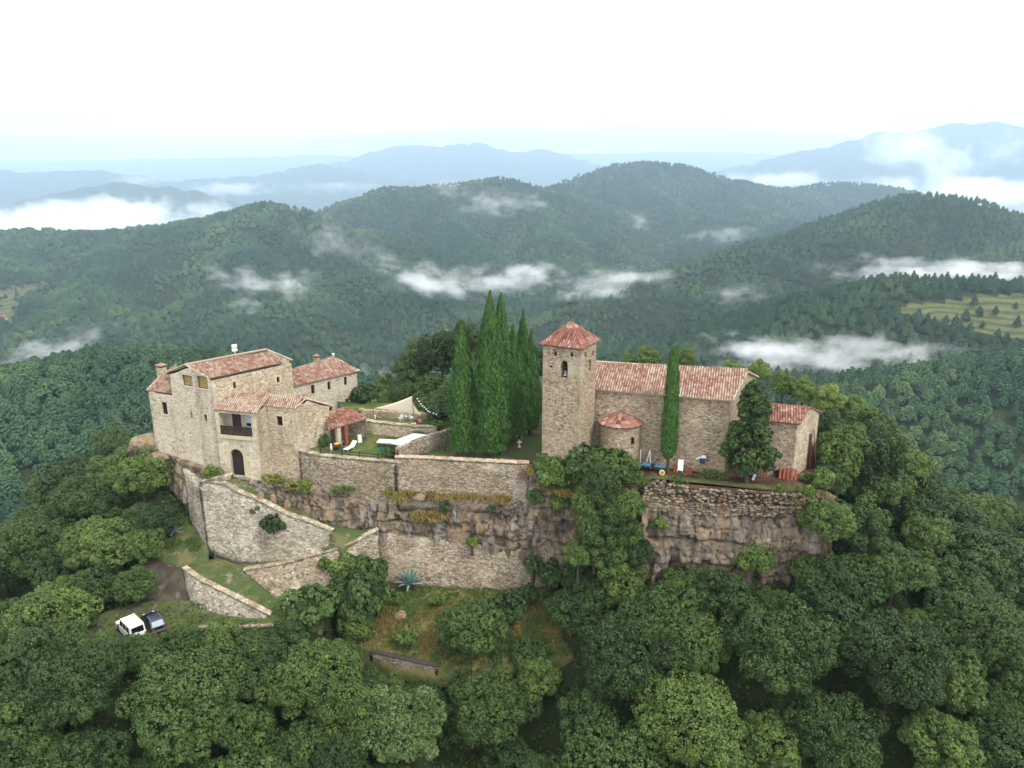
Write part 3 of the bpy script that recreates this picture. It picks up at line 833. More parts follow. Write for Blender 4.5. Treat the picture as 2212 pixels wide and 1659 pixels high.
def tile_roof(name, poly, mat, parent, pitch=.29, row=.42, amp=.075, thick=.10, fan=None):
    """poly: 3-D corners, the first two are the eave from left to right as seen from outside."""
    P = [np.array(p, float) for p in poly]
    u = P[1] - P[0]; L = np.linalg.norm(u); u = u / L
    if len(P) == 4:                                    # keep the four corners in one plane
        q_ = np.cross(P[1] - P[0], P[3] - P[0]); P[2][2] = P[0][2] - (q_[0] * (P[2][0] - P[0][0]) + q_[1] * (P[2][1] - P[0][1])) / q_[2]
    nrm = np.cross(P[1] - P[0], P[-1] - P[0]); nrm /= np.linalg.norm(nrm)
    if nrm[2] < 0: nrm = -nrm
    v = np.cross(nrm, u)
    if v[2] < 0: v = -v
    Q = [((p - P[0]) @ u, (p - P[0]) @ v) for p in P]
    umin, umax = min(q[0] for q in Q), max(q[0] for q in Q)
    def span(x):
        ys = []
        for (ax, ay), (bx, by) in zip(Q, Q[1:] + Q[:1]):
            if (ax <= x < bx) or (bx <= x < ax):
                ys.append(ay + (by - ay) * (x - ax) / (bx - ax))
        return (min(ys), max(ys)) if len(ys) >= 2 else None
    prof = [(0, 0.0), (.16, .72), (.36, 1.0), (.5, 1.0), (.64, .72), (.8, 0.0), (.9, -.25), (1, 0.0)]
    V, F, UV = [], [], []
    n = int((umax - umin) / pitch)
    for i in range(n + 1):
        x0 = umin + i * pitch
        s = span(min(max(x0 + .45 * pitch, umin + 1e-3), umax - 1e-3))
        if s is None or s[1] - s[0] < .1: continue
        jig = (_h(np.array([i]), np.array([len(poly)]), np.array([int(L * 10)]), 5)[0] - .5) * .10
        y = s[0] + jig * (s[0] < .05) ; k = 0
        while y < s[1] - .02:
            y2 = min(y + row, s[1])
            tilt = .022; jx = (_h(np.array([i]), np.array([k]), np.array([3]), 9)[0] - .5) * .02
            b = len(V)
            for yy, lift in ((y, tilt), (y2, 0.0)):
                for a, h in prof:
                    xx = min(max(x0 + a * pitch + jx, umin - .05), umax + .05)
                    V.append(P[0] + u * xx + v * yy + nrm * (amp * h + lift + .01))
            m = len(prof)
            for a in range(m - 1):
                F.append((b + a, b + a + 1, b + m + a + 1, b + m + a))
                UV.append(((i + prof[a][0] * .9 + .05), k + .1)); 
            y = y2; k += 1
    me = bpy.data.meshes.new(name)
    nb = len(V)
    # slab under the tiles
    V += [p - nrm * .015 for p in P] + [p - nrm * thick for p in P]
    m = len(P)
    F += [tuple(nb + j for j in range(m)), tuple(nb + m + j for j in range(m - 1, -1, -1))]
    F += [(nb + j, nb + (j + 1) % m, nb + m + (j + 1) % m, nb + m + j) for j in range(m)]
    me.from_pydata([tuple(map(float, q)) for q in V], [], F)
    uvl = me.uv_layers.new(name="UVMap")
    for pi, po in enumerate(me.polygons):
        c = UV[pi] if pi < len(UV) else (0.5, 0.5)
        for li in po.loop_indices: uvl.data[li].uv = c
    me.materials.append(mat)
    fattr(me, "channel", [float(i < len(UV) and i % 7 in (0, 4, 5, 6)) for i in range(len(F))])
    return link(name, me, parent)
def caps(name, lines, mat, parent, r=.13, seg=.42):     # ridge and verge tiles laid end to end
    mb = MB()
    for p, q in lines:
        p, q = np.array(p, float), np.array(q, float); n = max(1, int(np.linalg.norm(q - p) / seg))
        for i in range(n):
            a, b = p + (q - p) * i / n, p + (q - p) * (i + 1.08) / n
            mb.bar(a + (0, 0, .05), b + (0, 0, .03), r, 8, r * .85)
    return mb.build(name, mat, parent)

class House:
    """Outer walls with true openings; walls run left to right as seen from outside."""
    def __init__(s, root): s.root, s.mb, s.byw = root, MB(), {}
    def plan(s, A, B):
        A, B = np.array(A[:2], float), np.array(B[:2], float); d = B - A; L = np.linalg.norm(d); d /= L
        return A, d, L, np.array([d[1], -d[0]])
    def hit(s, x, y, A, B):                               # photo pixel -> (along, height) on the wall plane
        A, d, L, n = s.plan(A, B)
        r = ray(x, y); o = np.array([0, 0, CAM_H])
        t = (A @ n) / (r[:2] @ n)
        p = o + r * t
        return (p[:2] - A) @ d, p[2]
    def wall(s, A, B, z0, top, holes=(), mat=None):
        A, d, L, n = s.plan(A, B)
        mb = s.byw.setdefault(mat.name if mat else "", (MB(), mat))[0]
        top = top if isinstance(top, (list, tuple)) else [(0, top), (L, top)]
        z0 = z0 if isinstance(z0, (list, tuple)) else [(0, z0), (L, z0)]
        tf = lambda x: float(np.interp(x, [q[0] for q in top], [q[1] for q in top]))
        bf = lambda x: float(np.interp(x, [q[0] for q in z0], [q[1] for q in z0]))
        cuts = {0.0, L} | {q[0] for q in top if 0 < q[0] < L} | {q[0] for q in z0 if 0 < q[0] < L}
        hs = []
        for h in holes:
            a, b, c, e = h["s0"], h["s1"], h["z0"], h["z1"]
            if h.get("arch"):
                r = (b - a) / 2; m = 10
                xs = [a + (b - a) * i / m for i in range(m + 1)]
                fz = lambda x, a=a, b=b, e=e, r=r: e - r + math.sqrt(max(0, r * r - (x - (a + b) / 2) ** 2))
            else:
                xs = [a, b]; fz = lambda x, e=e: e
            hs.append((a, b, c, fz, h.get("depth", .35), xs)); cuts |= set(xs)
        cuts = sorted(cuts)
        W = lambda x, z, k=0.0: (A[0] + d[0] * x - n[0] * k, A[1] + d[1] * x - n[1] * k, z)
        for x0, x1 in zip(cuts[:-1], cuts[1:]):
            if x1 - x0 < 1e-5: continue
            e = 1e-6; xm = (x0 + x1) / 2
            cur0, cur1 = bf(x0), bf(x1)
            for a, b, c, fz, dp, xs in sorted([h for h in hs if h[0] <= xm <= h[1]], key=lambda h: h[2]):
                mb.poly([W(x0, cur0), W(x1, cur1), W(x1, c), W(x0, c)])
                mb.poly([W(x0, c), W(x1, c), W(x1, c, dp), W(x0, c, dp)])
                mb.poly([W(x0, fz(x0), dp), W(x1, fz(x1), dp), W(x1, fz(x1)), W(x0, fz(x0))])
                cur0, cur1 = fz(x0), fz(x1)
            mb.poly([W(x0, cur0), W(x1, cur1), W(x1, tf(x1)), W(x0, tf(x0))])
        for a, b, c, fz, dp, xs in hs:
            mb.poly([W(a, c), W(a, c, dp), W(a, fz(a), dp), W(a, fz(a))])
            mb.poly([W(b, c, dp), W(b, c), W(b, fz(b)), W(b, fz(b), dp)])
        return A, d, L, n
    def px_hole(s, A, B, x0, y0, x1, y1, arch=False, depth=.35):
        a = [s.hit(x, y, A, B) for x, y in ((x0, y0), (x1, y0), (x0, y1), (x1, y1))]
        return dict(s0=(a[0][0] + a[2][0]) / 2, s1=(a[1][0] + a[3][0]) / 2, z1=(a[0][1] + a[1][1]) / 2, z0=(a[2][1] + a[3][1]) / 2, arch=arch, depth=depth)
    def at(s, A, B, x, z, k=0.0):
        A, d, L, n = s.plan(A, B)
        return np.array([A[0] + d[0] * x - n[0] * k, A[1] + d[1] * x - n[1] * k, z])
    def window(s, A, B, h, frame=True, surround=False, pane=None, name="window", bars=True, sill=True):
        a, b, c, e, dp = h["s0"], h["s1"], h["z0"], h["z1"], h.get("depth", .35)
        mb = MB(); q = lambda x, z, k: s.at(A, B, x, z, k)
        mb.prism([q(a - .02, c - .02, dp - .03), q(b + .02, c - .02, dp - .03), q(b + .02, c - .02, dp + .05), q(a - .02, c - .02, dp + .05)],
                 [q(a - .02, e + .02, dp - .03), q(b + .02, e + .02, dp - .03), q(b + .02, e + .02, dp + .05), q(a - .02, e + .02, dp + .05)])
        w = mb.build(name, pane or M_DARK, s.root)
        if frame:
            f = MB(); t = .06
            def bar(x0, x1, z0_, z1_, k0=dp - .09, k1=dp - .03):
                f.prism([q(x0, z0_, k0), q(x1, z0_, k0), q(x1, z0_, k1), q(x0, z0_, k1)], [q(x0, z1_, k0), q(x1, z1_, k0), q(x1, z1_, k1), q(x0, z1_, k1)])
            bar(a, a + t, c, e); bar(b - t, b, c, e); bar(a + t, b - t, e - t, e); bar(a + t, b - t, c, c + t)
            if bars and b - a > .5: bar((a + b) / 2 - .03, (a + b) / 2 + .03, c + t, e - t)
            f.build("frame", M_WOOD, w)
        if sill:
            g = MB(); k0, k1 = -.06, dp - .1
            g.prism([q(a - .1, c - .1, k0), q(b + .1, c - .1, k0), q(b + .1, c - .1, k1), q(a - .1, c - .1, k1)], [q(a - .1, c - .004, k0), q(b + .1, c - .004, k0), q(b + .1, c - .004, k1), q(a - .1, c - .004, k1)])
            g.build("sill", M_SILL, w)
        if surround:
            g = MB()
            for x0, x1, z0_, z1_ in ((a - .22, a, c, e + .24), (b, b + .22, c, e + .24), (a, b, e, e + .24)):
                g.prism([q(x0, z0_, -.03), q(x1, z0_, -.03), q(x1, z0_, .1), q(x0, z0_, .1)], [q(x0, z1_, -.03), q(x1, z1_, -.03), q(x1, z1_, .1), q(x0, z1_, .1)])
            g.build("surround", M_SILL, w)
        return w
    def close(s, names):                                  # one mesh per wall material
        for key, (mb, mat) in s.byw.items():
            mb.build(names.get(key, "wall"), mat, s.root, fix=False)
z1 = lambda x, y: (x * 0.23684 + 291.05, y * 0.23684 + 721.8)
def zrect(x0, y0, x1, y1): return (*z1(x0, y0), *z1(x1, y1))

# ================================================================ THE STONE HOUSE
house = thing("stone_house", "large pale stone house with tiled gables, balcony and dark arched door at the cliff edge", "house", (-36, 95, 0))
house.location = (0, 0, 0)
H1 = House(house)
FR = np.array([-36.52, 91.08]); UL = np.array([-.921, .389])
FL, LL = FR + UL * 6.75, FR + UL * 10.75
VB = np.array([.66, .75]) * 11.2
BR, BL = FR + VB, FL + VB
LFRONT = 10.75
tops = [(0, 6.1), (3.995, 6.1), (4.0, 8.75), (7.4, 10.15), (LFRONT, 8.75)]
hl = [H1.px_hole(LL, FR, *zrect(433, 375, 524, 476)), H1.px_hole(LL, FR, *zrect(570, 385, 665, 498)),
      H1.px_hole(LL, FR, *zrect(246, 622, 296, 733)), H1.px_hole(LL, FR, *zrect(508, 708, 526, 770)), H1.px_hole(LL, FR, *zrect(634, 732, 660, 796))]
H1.wall(LL, FR, [(0, -4.0), (4, -6.0), (LFRONT, -7.0)], tops, hl, M_PALE)
for i, h in enumerate(hl):
    H1.window(LL, FR, h, frame=True, surround=(i == 4), pane=M_BLIND if i < 2 else None, sill=i not in (3,), bars=i == 2)
hr = [H1.px_hole(FR, BR, *zrect(899, 436, 924, 500)), H1.px_hole(FR, BR, *zrect(1294, 388, 1321, 444), arch=True)]
H1.wall(FR, BR, -7.0, 8.8, hr, M_TAN)
H1.window(FR, BR, hr[0], surround=False); H1.window(FR, BR, hr[1], surround=True)
WB = LL + np.array([.66, .75]) * 7.5
H1.wall(WB, LL, -6.0, 6.1, (), M_PALE)
H1.wall(BR, BL, -3, [(0, 8.75), (3.4, 10.15), (6.75, 8.75)], (), M_PALE)
H1.wall(BL, WB, -3, 8.7, (), M_PALE)
# main roof
eR0, eR1 = onz(452.1, 817.7, 8.72), onz(631.6, 778.2, 8.72)
g0, g1 = onz(398.8, 788.1, 10.3), onz(575.3, 755.0, 10.3)
eL0 = onz(359.3, 804.7, 8.62); eL1 = eL0 + (eR1 - eR0)
tile_roof("roof", [eR0, eR1, g1, g0], M_T_HOUSE, house)
tile_roof("roof", [eL1, eL0, g0, g1], M_T_HOUSE, house)
caps("ridge_cap", [(g0, g1)], M_T_HOUSE, house, .15)
caps("verge_cap", [(eR0, g0)], M_MORTAR, house, .09); caps("verge_cap", [(g0, eL0)], M_MORTAR, house, .09); caps("verge_cap", [(eR1, g1)], M_MORTAR, house, .09)
mb = MB()
for f in (.02, .2, .42, .62, .8, .98):                        # rafters under the gable overhang
    a = eR0 + (g0 - eR0) * f; mb.beam(a - (0, 0, .2), a + np.array([VB[0], VB[1], 0]) / 11.2 * 1.6 - (0, 0, .2), .13, .15)
    a = eL0 + (g0 - eL0) * f; mb.beam(a - (0, 0, .2), a + np.array([VB[0], VB[1], 0]) / 11.2 * 1.6 - (0, 0, .2), .13, .15)
mb.build("rafter_ends", M_WOOD, house).name = "rafter"
# left lean-to roof
w0, w1 = onz(317.6, 842.6, 6.1), onz(385.8, 852.5, 6.1)
w2, w3 = onz(383.0, 809.0, 7.75), onz(345.5, 813.6, 7.65)
tile_roof("roof", [w0, w1, w2, w3], M_T_HOUSE, house)
caps("ridge_cap", [(w3, w2), (w0, w3)], M_T_HOUSE, house, .13)
def chimney(base, w, h, parent, mat, cap=True, name="chimney"):
    mb = MB(); mb.box((base[0], base[1], base[2] + h / 2 - .5), (w, w * .8, h + 1), R(-23))
    c = mb.build(name, mat, parent)
    if cap:
        k = MB(); k.box((base[0], base[1], base[2] + h + .12), (w * .7, w * .55, .24), R(-23)); k.build("flue", M_WOOD, c)
        k = MB(); k.box((base[0], base[1], base[2] + h + .29), (w * 1.25, w * 1.05, .12), R(-23))
        k.prism([(base[0] - w * .5, base[1] - w * .4, base[2] + h + .353), (base[0] + w * .5, base[1] - w * .4, base[2] + h + .353), (base[0] + w * .5, base[1] + w * .4, base[2] + h + .353), (base[0] - w * .5, base[1] + w * .4, base[2] + h + .353)],
                [(base[0] - .1, base[1] - .08, base[2] + h + .55), (base[0] + .1, base[1] - .08, base[2] + h + .55), (base[0] + .1, base[1] + .08, base[2] + h + .55), (base[0] - .1, base[1] + .08, base[2] + h + .55)])
        k.build("cap", M_T_PORCH, c)
    return c
chimney(onz(351, 814, 7.4), .95, 1.3, house, M_TAN)
ap = g0 + (g1 - g0) * .60
mb = MB(); mb.bar(ap, ap + (0, 0, 1.0), .05); mast = mb.build("vent_pipe", M_WHITE, house)
mb = MB()
for k in (.75, 1.25): mb.box(ap + (0, 0, k), (.62, .3, .34), R(40))
mb.build("cowl", M_WHITE, mast)

# balcony bay and right wing
A0, B0 = np.array([-36.45, 90.72]), np.array([-30.95, 89.42])
C0, D0 = np.array([-30.25, 91.15]), np.array([-26.35, 90.1])
K0 = np.array([-22.95, 92.9])
ho = H1.px_hole(A0, B0, *zrect(776, 712, 1064, 925), depth=1.5)
ho["z1"] = 4.85
hd = H1.px_hole(A0, B0, *zrect(880, 1050, 996, 1305), arch=True, depth=.45)
hd["z0"] = -3.35
LB = float(np.linalg.norm(B0 - A0))
H1.wall(A0, B0, -7.5, 5.15, [ho, hd], M_ASH)
H1.wall(B0, C0, -8, [(0, 5.15), (1.87, 5.65)], (), M_TAN)
LC = float(np.linalg.norm(D0 - C0))
hw = H1.px_hole(C0, D0, *zrect(1296, 748, 1348, 838))
H1.wall(C0, D0, -9, 5.45, [hw], M_TAN); H1.window(C0, D0, hw, surround=True)
LK = float(np.linalg.norm(K0 - D0))
H1.wall(D0, K0, -7, [(0, 5.45), (1.6, 6.2), (LK, 4.75)], (), M_TAN)
K1 = K0 + (FR + VB * .45 - K0) * .9
H1.wall(K0, K1, -3, 4.7, (), M_TAN)
# balcony: back wall, door, shuttered window, floor edge, railing
q = lambda x, z, k: H1.at(A0, B0, x, z, k)
a, b, zc, ze_ = ho["s0"], ho["s1"], ho["z0"], ho["z1"]
bk = MB(); bk.prism([q(a - .1, zc - .2, 1.42), q(b + .1, zc - .2, 1.42), q(b + .1, zc - .2, 1.6), q(a - .1, zc - .2, 1.6)], [q(a - .1, ze_ + .3, 1.42), q(b + .1, ze_ + .3, 1.42), q(b + .1, ze_ + .3, 1.6), q(a - .1, ze_ + .3, 1.6)])
bk.build("balcony_back", M_PLASTER, house)
def slab(mb, x0, x1, z0_, z1_, k0, k1): mb.prism([q(x0, z0_, k0), q(x1, z0_, k0), q(x1, z0_, k1), q(x0, z0_, k1)], [q(x0, z1_, k0), q(x1, z1_, k0), q(x1, z1_, k1), q(x0, z1_, k1)])
w_ = b - a
mb = MB(); slab(mb, a + .20 * w_, a + .47 * w_, zc, ze_ - .1, 1.36, 1.43); mb.build("balcony_door", M_WOOD, house)
mb = MB(); slab(mb, a + .64 * w_, a + .96 * w_, zc + .9, ze_ - .12, 1.36, 1.43); bw = mb.build("window", M_DARK, house)
mb = MB(); slab(mb, a + .64 * w_, a + .96 * w_, zc + 1.28, ze_ - .38, 1.28, 1.355); mb.build("roller_blind", plain("blue_white_blind", "b9c3d0", .6), bw)
mb = MB(); slab(mb, a - .02, b + .02, zc - .42, zc - .02, -.16, .25); slab(mb, a - .02, b + .02, zc - .56, zc - .43, -.06, .2); mb.build("balcony_sill", M_SILL, house)
rl = MB(); slab(rl, a, b, zc + 1.08, zc + 1.18, -.06, .05); slab(rl, a, b, zc + .06, zc + .14, -.04, .04)
rail = rl.build("railing", M_WOOD, house)
rl = MB(); nb_ = 26
for i in range(nb_): x = a + (b - a) * (i + .5) / nb_; slab(rl, x - .065, x + .065, zc + .14, zc + 1.08, -.02, .02)
rl.build("baluster", M_WOOD, rail)
# arched door
mb = MB(); m = 12; xa, xb = hd["s0"], hd["s1"]; r_ = (xb - xa) / 2
pts = [(xa, hd["z0"]), (xb, hd["z0"])] + [(xb - (xb - xa) * i / m, hd["z1"] - r_ + math.sqrt(max(0, r_ * r_ - (xb - (xb - xa) * i / m - (xa + xb) / 2) ** 2))) for i in range(m + 1)]
mb.prism([q(x, z, .34) for x, z in pts], [q(x, z, .44) for x, z in pts]); dr = mb.build("door", M_WOOD, house)
mb = MB()
for i in range(1, 7):
    x = xa + (xb - xa) * i / 7; top_ = hd["z1"] - r_ + math.sqrt(max(0, r_ * r_ - (x - (xa + xb) / 2) ** 2)) - .06
    slab(mb, x - .012, x + .012, hd["z0"] + .05, top_, .325, .339)
mb.build("plank_joint", M_DARK, dr)
# voussoir ring
mb = MB()
for i in range(9):
    t0, t1 = math.pi * i / 9 + .02, math.pi * (i + 1) / 9 - .02; cxm, czm = (xa + xb) / 2, hd["z1"] - r_
    ring = [(cxm + rr * math.cos(tt), czm + rr * math.sin(tt)) for rr, tt in ((r_ + .01, t0), (r_ + .5, t0), (r_ + .5, t1), (r_ + .01, t1))]
    mb.prism([q(x, z, -.03) for x, z in ring], [q(x, z, .1) for x, z in ring])
for x0, x1 in ((xa - .5, xa), (xb, xb + .5)):
    for j in range(4): slab(mb, x0, x1, hd["z0"] + .02 + j * (czm - hd["z0"]) / 4, hd["z0"] + (j + 1) * (czm - hd["z0"]) / 4 - .02, -.03, .1)
mb.build("door_arch", M_SILL, house)
# bay and wing roofs
R1_, R2_ = onz(505.4, 847.3, 6.75), onz(660.5, 861.5, 6.4)
RM_ = R1_ + (R2_ - R1_) * .49
E1a, E1b = onz(459.0, 885.0, 5.22), onz(552.8, 892.8, 5.22)
E2a, E2b = onz(567.0, 877.0, 5.5), onz(636.5, 883.3, 5.5)
tile_roof("roof", [E1a, E1b, RM_ + (0, 0, .02), R1_ + (0, 0, .02)], M_T_BAY, house)
tile_roof("roof", [E2a, E2b, R2_, RM_], M_T_BAY, house)
ER = onz(719.7, 876.9, 4.75); EL = R1_ + (ER - R2_)
tile_roof("roof", [ER, EL, R1_, R2_], M_T_BAY, house)
caps("ridge_cap", [(R1_, R2_)], M_T_BAY, house, .13)
[caps("verge_cap", [e_], M_MORTAR, house, .10) for e_ in ((E2b, R2_), (R2_, ER), (E1b, RM_))]
def quoins(root, P, da, db, z0, z1, mat):                    # dressed corner stones, long and short in turn
    da, db = np.array(da) / np.linalg.norm(da), np.array(db) / np.linalg.norm(db); mb = MB(); z = z0; i = 0; r_ = random.Random(int(abs(P[0]) * 100))
    P = np.array(P) - (da + db) * .018
    while z < z1 - .1:
        h = r_.uniform(.26, .40); la, lb = (.62, .34) if i % 2 else (.34, .62); la *= r_.uniform(.8, 1.2); lb *= r_.uniform(.8, 1.2)
        q_ = [P, P + da * la, P + da * la + db * lb, P + db * lb]; zt_ = min(z + h - .02, z1)
        mb.prism([(p[0], p[1], z) for p in q_], [(p[0], p[1], zt_) for p in q_]); z += h; i += 1
    mb.build("quoin", mat, root)
M_QUOIN = stone("quoin_stone", [(0, "a2967e"), (.5, "b9ad96"), (1, "cbc1ab")], scale=(.9, .9, 1.3), mortar="b0a48c", stain="9a8b6c", stain_amt=.35, hole=0, bump=.2)
quoins(house, FR, UL, VB, -2.4, 8.6, M_QUOIN); quoins(house, LL, -UL, VB, -1.8, 6.0, M_QUOIN); quoins(house, D0, C0 - D0, K0 - D0, .1, 5.3, M_QUOIN)
H1.close({M_PALE.name: "wall", M_TAN.name: "side_wall", M_ASH.name: "door_bay_wall"})

# ---------------------------------------------------------------- back wing
back = thing("back_wing", "long two storey stone wing with red tiled roof standing behind the main house", "house")
H2 = House(back)
b0, b1 = onz(619, 837.8, 5.25), onz(778.9, 801.1, 5.25)
c0, c1 = onz(619, 803.5, 6.7), onz(722, 777.5, 6.7)
dirb = (b1 - b0) / np.linalg.norm(b1 - b0)
inn = (c1 - b1); inn[2] = 0; inn -= dirb * (inn @ dirb); inn /= np.linalg.norm(inn)
b0x, c0x = b0 - dirb * 2.5, c0 - dirb * 2.5
tile_roof("roof", [b0x, b1, c1, c0x], M_T_HOUSE, back)
e0, e1 = b0x + 2 * (c0x - b0x) * (1, 1, 0), b1 + 2 * (c1 - b1) * (1, 1, 0)
tile_roof("roof", [e1, e0, c0x, c1], M_T_HOUSE, back)
caps("ridge_cap", [(c0x, c1)], M_T_HOUSE, back, .13); caps("verge_cap", [(b1, c1), (c1, e1)], M_MORTAR, back, .09)
P0, P1 = (b0x + inn * .35)[:2], (b1 + inn * .35 - dirb * .45)[:2]
hs = [H2.px_hole(P0, P1, *zrect(*r_)) for r_ in ((1609, 463, 1641, 547), (1759, 431, 1787, 510), (1909, 389, 1937, 467), (1926, 590, 1953, 668), (1775, 664, 1802, 702))]
H2.wall(P0, P1, -1, 5.3, hs, M_PALE)
for h in hs: H2.window(P0, P1, h, surround=False)
P2, P3 = (e1 - inn * .35 - dirb * .45)[:2], (e0 - inn * .35)[:2]
Lg = float(np.linalg.norm(P2 - P1))
H2.wall(P1, P2, -1, [(0, 5.3), (Lg / 2, 6.6), (Lg, 5.3)], (), M_PALE); H2.wall(P2, P3, -1, 5.3, (), M_PALE)
H2.close({})
chimney(c0 + (c1 - c0) * .62 + np.array([0, 0, 0]), .62, .95, back, M_TAN, cap=True)
fp = c0 + (c1 - c0) * .985
mb = MB(); mb.bar(fp - (0, 0, .2), fp + (0, 0, .8), .09); mb.bar(fp + (0, 0, .82), fp + (0, 0, 1.0), .2, 10); mb.build("flue_pipe", M_WHITE, back)

# ---------------------------------------------------------------- porch
porch = thing("porch", "open porch with red tiled roof on a brick pillar beside the lawn", "porch")
p0_, p1_, p2_, p3_ = onz(*z1(1765, 872), 2.72), onz(*z1(2130, 770), 2.72), onz(*z1(1932, 668), 3.85), onz(*z1(1752, 722), 3.85)
tile_roof("roof", [p0_, p1_, p2_, p3_], M_T_PORCH, porch)
caps("ridge_cap", [(p3_, p2_)], M_T_PORCH, porch, .12)
pd = (p1_ - p0_); pd /= np.linalg.norm(pd); pn = np.array([-pd[1], pd[0], 0])
def post(c, w, h, mat, name):
    m_ = MB(); m_.box((c[0], c[1], h / 2), (w, w, h), math.atan2(pd[1], pd[0])); return m_.build(name, mat, porch)
bp = onz(*z1(1933, 1008), 0) + pn * .1
post(bp, .46, 2.62, M_BRICK, "brick_pillar"); post(bp - pd * 1.0 + pn * .1, .5, 2.55, M_PLASTER, "pillar"); 
post(onz(*z1(2068, 900), 0.4) + pn * .2, .6, 2.75, M_PLASTER, "pillar"); post(p1_ * (1, 1, 0) - pd * .35 + pn * .25, .18, 2.7, M_TIMBER, "post")
mb = MB(); mb.beam(p0_ + pn * .35 - (0, 0, .02), p1_ + pn * .35 - (0, 0, .02), .22, .22); mb.build("beam", M_WOOD, porch)
Wp0, Wp1 = (p3_ - pn * .2 - pd * .2)[:2], (p2_ - pn * .2 + pd * .2)[:2]
HP = House(porch); HP.wall(Wp0, Wp1, -.5, 3.75, (), M_CHURCH); HP.wall(Wp1, (p1_ + pn * .9)[:2], -.5, [(0, 3.75), (2.2, 2.95)], (), M_CHURCH)
HP.close({})

# ================================================================ THE CHURCH
church = thing("church", "brown stone church with square bell tower, long tiled nave and round side apse", "church")
HC = House(church)
NL, NR = onz(1290, 842, 8.9), onz(1582, 867, 8.9)
dn = (NR - NL); dn /= np.linalg.norm(dn); nn = np.array([-dn[1], dn[0], 0])
NRw, NLw = NR + nn * .3 - dn * .25, NL + nn * .3 - dn * 3
GRr, GLl = onz(1615, 803, 10.95), onz(1291, 782.5, 10.95)
GL2 = GLl - dn * 2.5
NB, NBl = NR + (GRr - NR) * 2 * np.array([1, 1, 0]), NL - dn * 2.5 + (GL2 - (NL - dn * 2.5)) * 2 * np.array([1, 1, 0])
tile_roof("nave_roof", [NL - dn * 2.5, NR, GRr, GL2], M_T_CHURCH, church)
tile_roof("nave_roof", [NB, NBl, GL2, GRr], M_T_CHURCH, church)
caps("ridge_cap", [(GL2, GRr)], M_T_CHURCH, church, .14); caps("verge_cap", [(NR, GRr), (GRr, NB)], M_MORTAR, church, .10)
HC.wall(NLw[:2], NRw[:2], -1.5, 8.85, (), M_CHURCH)
NBw = NRw + (NB - NR) * (1, 1, 0) - nn * .6
Lg = float(np.linalg.norm((NBw - NRw)[:2]))
HC.wall(NRw[:2], NBw[:2], -2, [(0, 8.85), (Lg / 2, 10.85), (Lg, 8.85)], (), M_CHURCH)
HC.wall(NBw[:2], (NBw - dn * 17)[:2], -2, 8.85, (), M_CHURCH)
# tower
TA = R(-28); tdx, tdy = np.array([math.cos(TA), math.sin(TA)]), np.array([-math.sin(TA), math.cos(TA)])
TW = 4.55
T1 = np.array([7.5, 82.5]); T0 = T1 - tdx * TW; T2 = T1 + tdy * TW; T3 = T0 + tdy * TW
TZ = zat(753.5, np.array([*T1, 0]))
zt = lambda x, y: ((x / 4.4846 + 2000) / 1.71790, (y / 4.4846 + 1130) / 1.71790)
def trect(x0, y0, x1, y1): return (*zt(x0, y0), *zt(x1, y1))
hf = [HC.px_hole(T0, T1, *trect(365, 935, 478, 1228), arch=True, depth=.7), HC.px_hole(T0, T1, *trect(255, 785, 298, 860)), HC.px_hole(T0, T1, *trect(520, 800, 568, 876)), HC.px_hole(T0, T1, *trect(178, 1018, 224, 1052), depth=.2)]
hsd = [HC.px_hole(T1, T2, *trect(812, 915, 870, 1130), arch=True, depth=.3), HC.px_hole(T1, T2, *trect(758, 790, 785, 885)), HC.px_hole(T1, T2, *trect(888, 758, 912, 850))]
HC.wall(T0, T1, -1.5, TZ, hf, M_CHURCH); HC.wall(T1, T2, -1.5, TZ, hsd, M_CHURCH)
HC.wall(T2, T3, -1.5, TZ, (), M_CHURCH); HC.wall(T3, T0, -1.5, TZ, (), M_CHURCH)
for h in hf: HC.window(T0, T1, h, frame=False, sill=False, name="opening")
for i, h in enumerate(hsd): HC.window(T1, T2, h, frame=False, sill=False, name="opening", pane=M_TAN if i == 0 else None)
bc = HC.at(T0, T1, (hf[0]["s0"] + hf[0]["s1"]) / 2, hf[0]["z0"] + .25, .38)
mb = MB(); mb.lathe([(.30, 0), (.27, .06), (.2, .2), (.17, .42), (.1, .54), (.03, .58)], 14, bc); bell = mb.build("bell", plain("bell_bronze", "8d918c", .4, .5, .6), church)
mb = MB(); mb.bar(bc + (0, 0, .58), bc + (0, 0, .95), .03); mb.box(bc + (0, 0, .9), (.9, .1, .12), TA); mb.build("headstock", M_WOOD, bell)
ov = .32
tc_ = (T0 + T2) / 2
EC = [np.array([*(tc_ + (T - tc_) * (1 + ov * 2 / TW)), TZ + .02]) for T in (T0, T1, T2, T3)]
APX = np.array([*tc_, zat(694.0, np.array([*tc_, 0]))])
for i in range(4): tile_roof("tower_roof", [EC[i], EC[(i + 1) % 4], APX], M_T_TOWER, church, .29, .5)
caps("hip_cap", [(EC[i], APX - (0, 0, .1)) for i in range(4)], M_T_TOWER, church, .12)
mb = MB(); 
for a, b_ in ((T0, T1), (T1, T2), (T2, T3), (T3, T0)): pass
mb.bar(APX - (0, 0, .2), APX + (0, 0, 2.1), .035); mb.bar(APX + (-.35, .1, 1.75), APX + (.35, -.1, 1.75), .03); mb.box(APX + (-.15, 0, 2.0), (.5, .05, .22), TA)
mb.build("weather_vane", plain("rusty_iron", "5a4338", .8, .3), church)
lr = HC.at(T1, T2, TW * .75, TZ, .8)
mb = MB(); mb.bar(lr, lr + (0, 0, 5.6), .035, 6, .012); mb.build("lightning_rod", plain("steel", "6a6d70", .5, .5, .6), church)
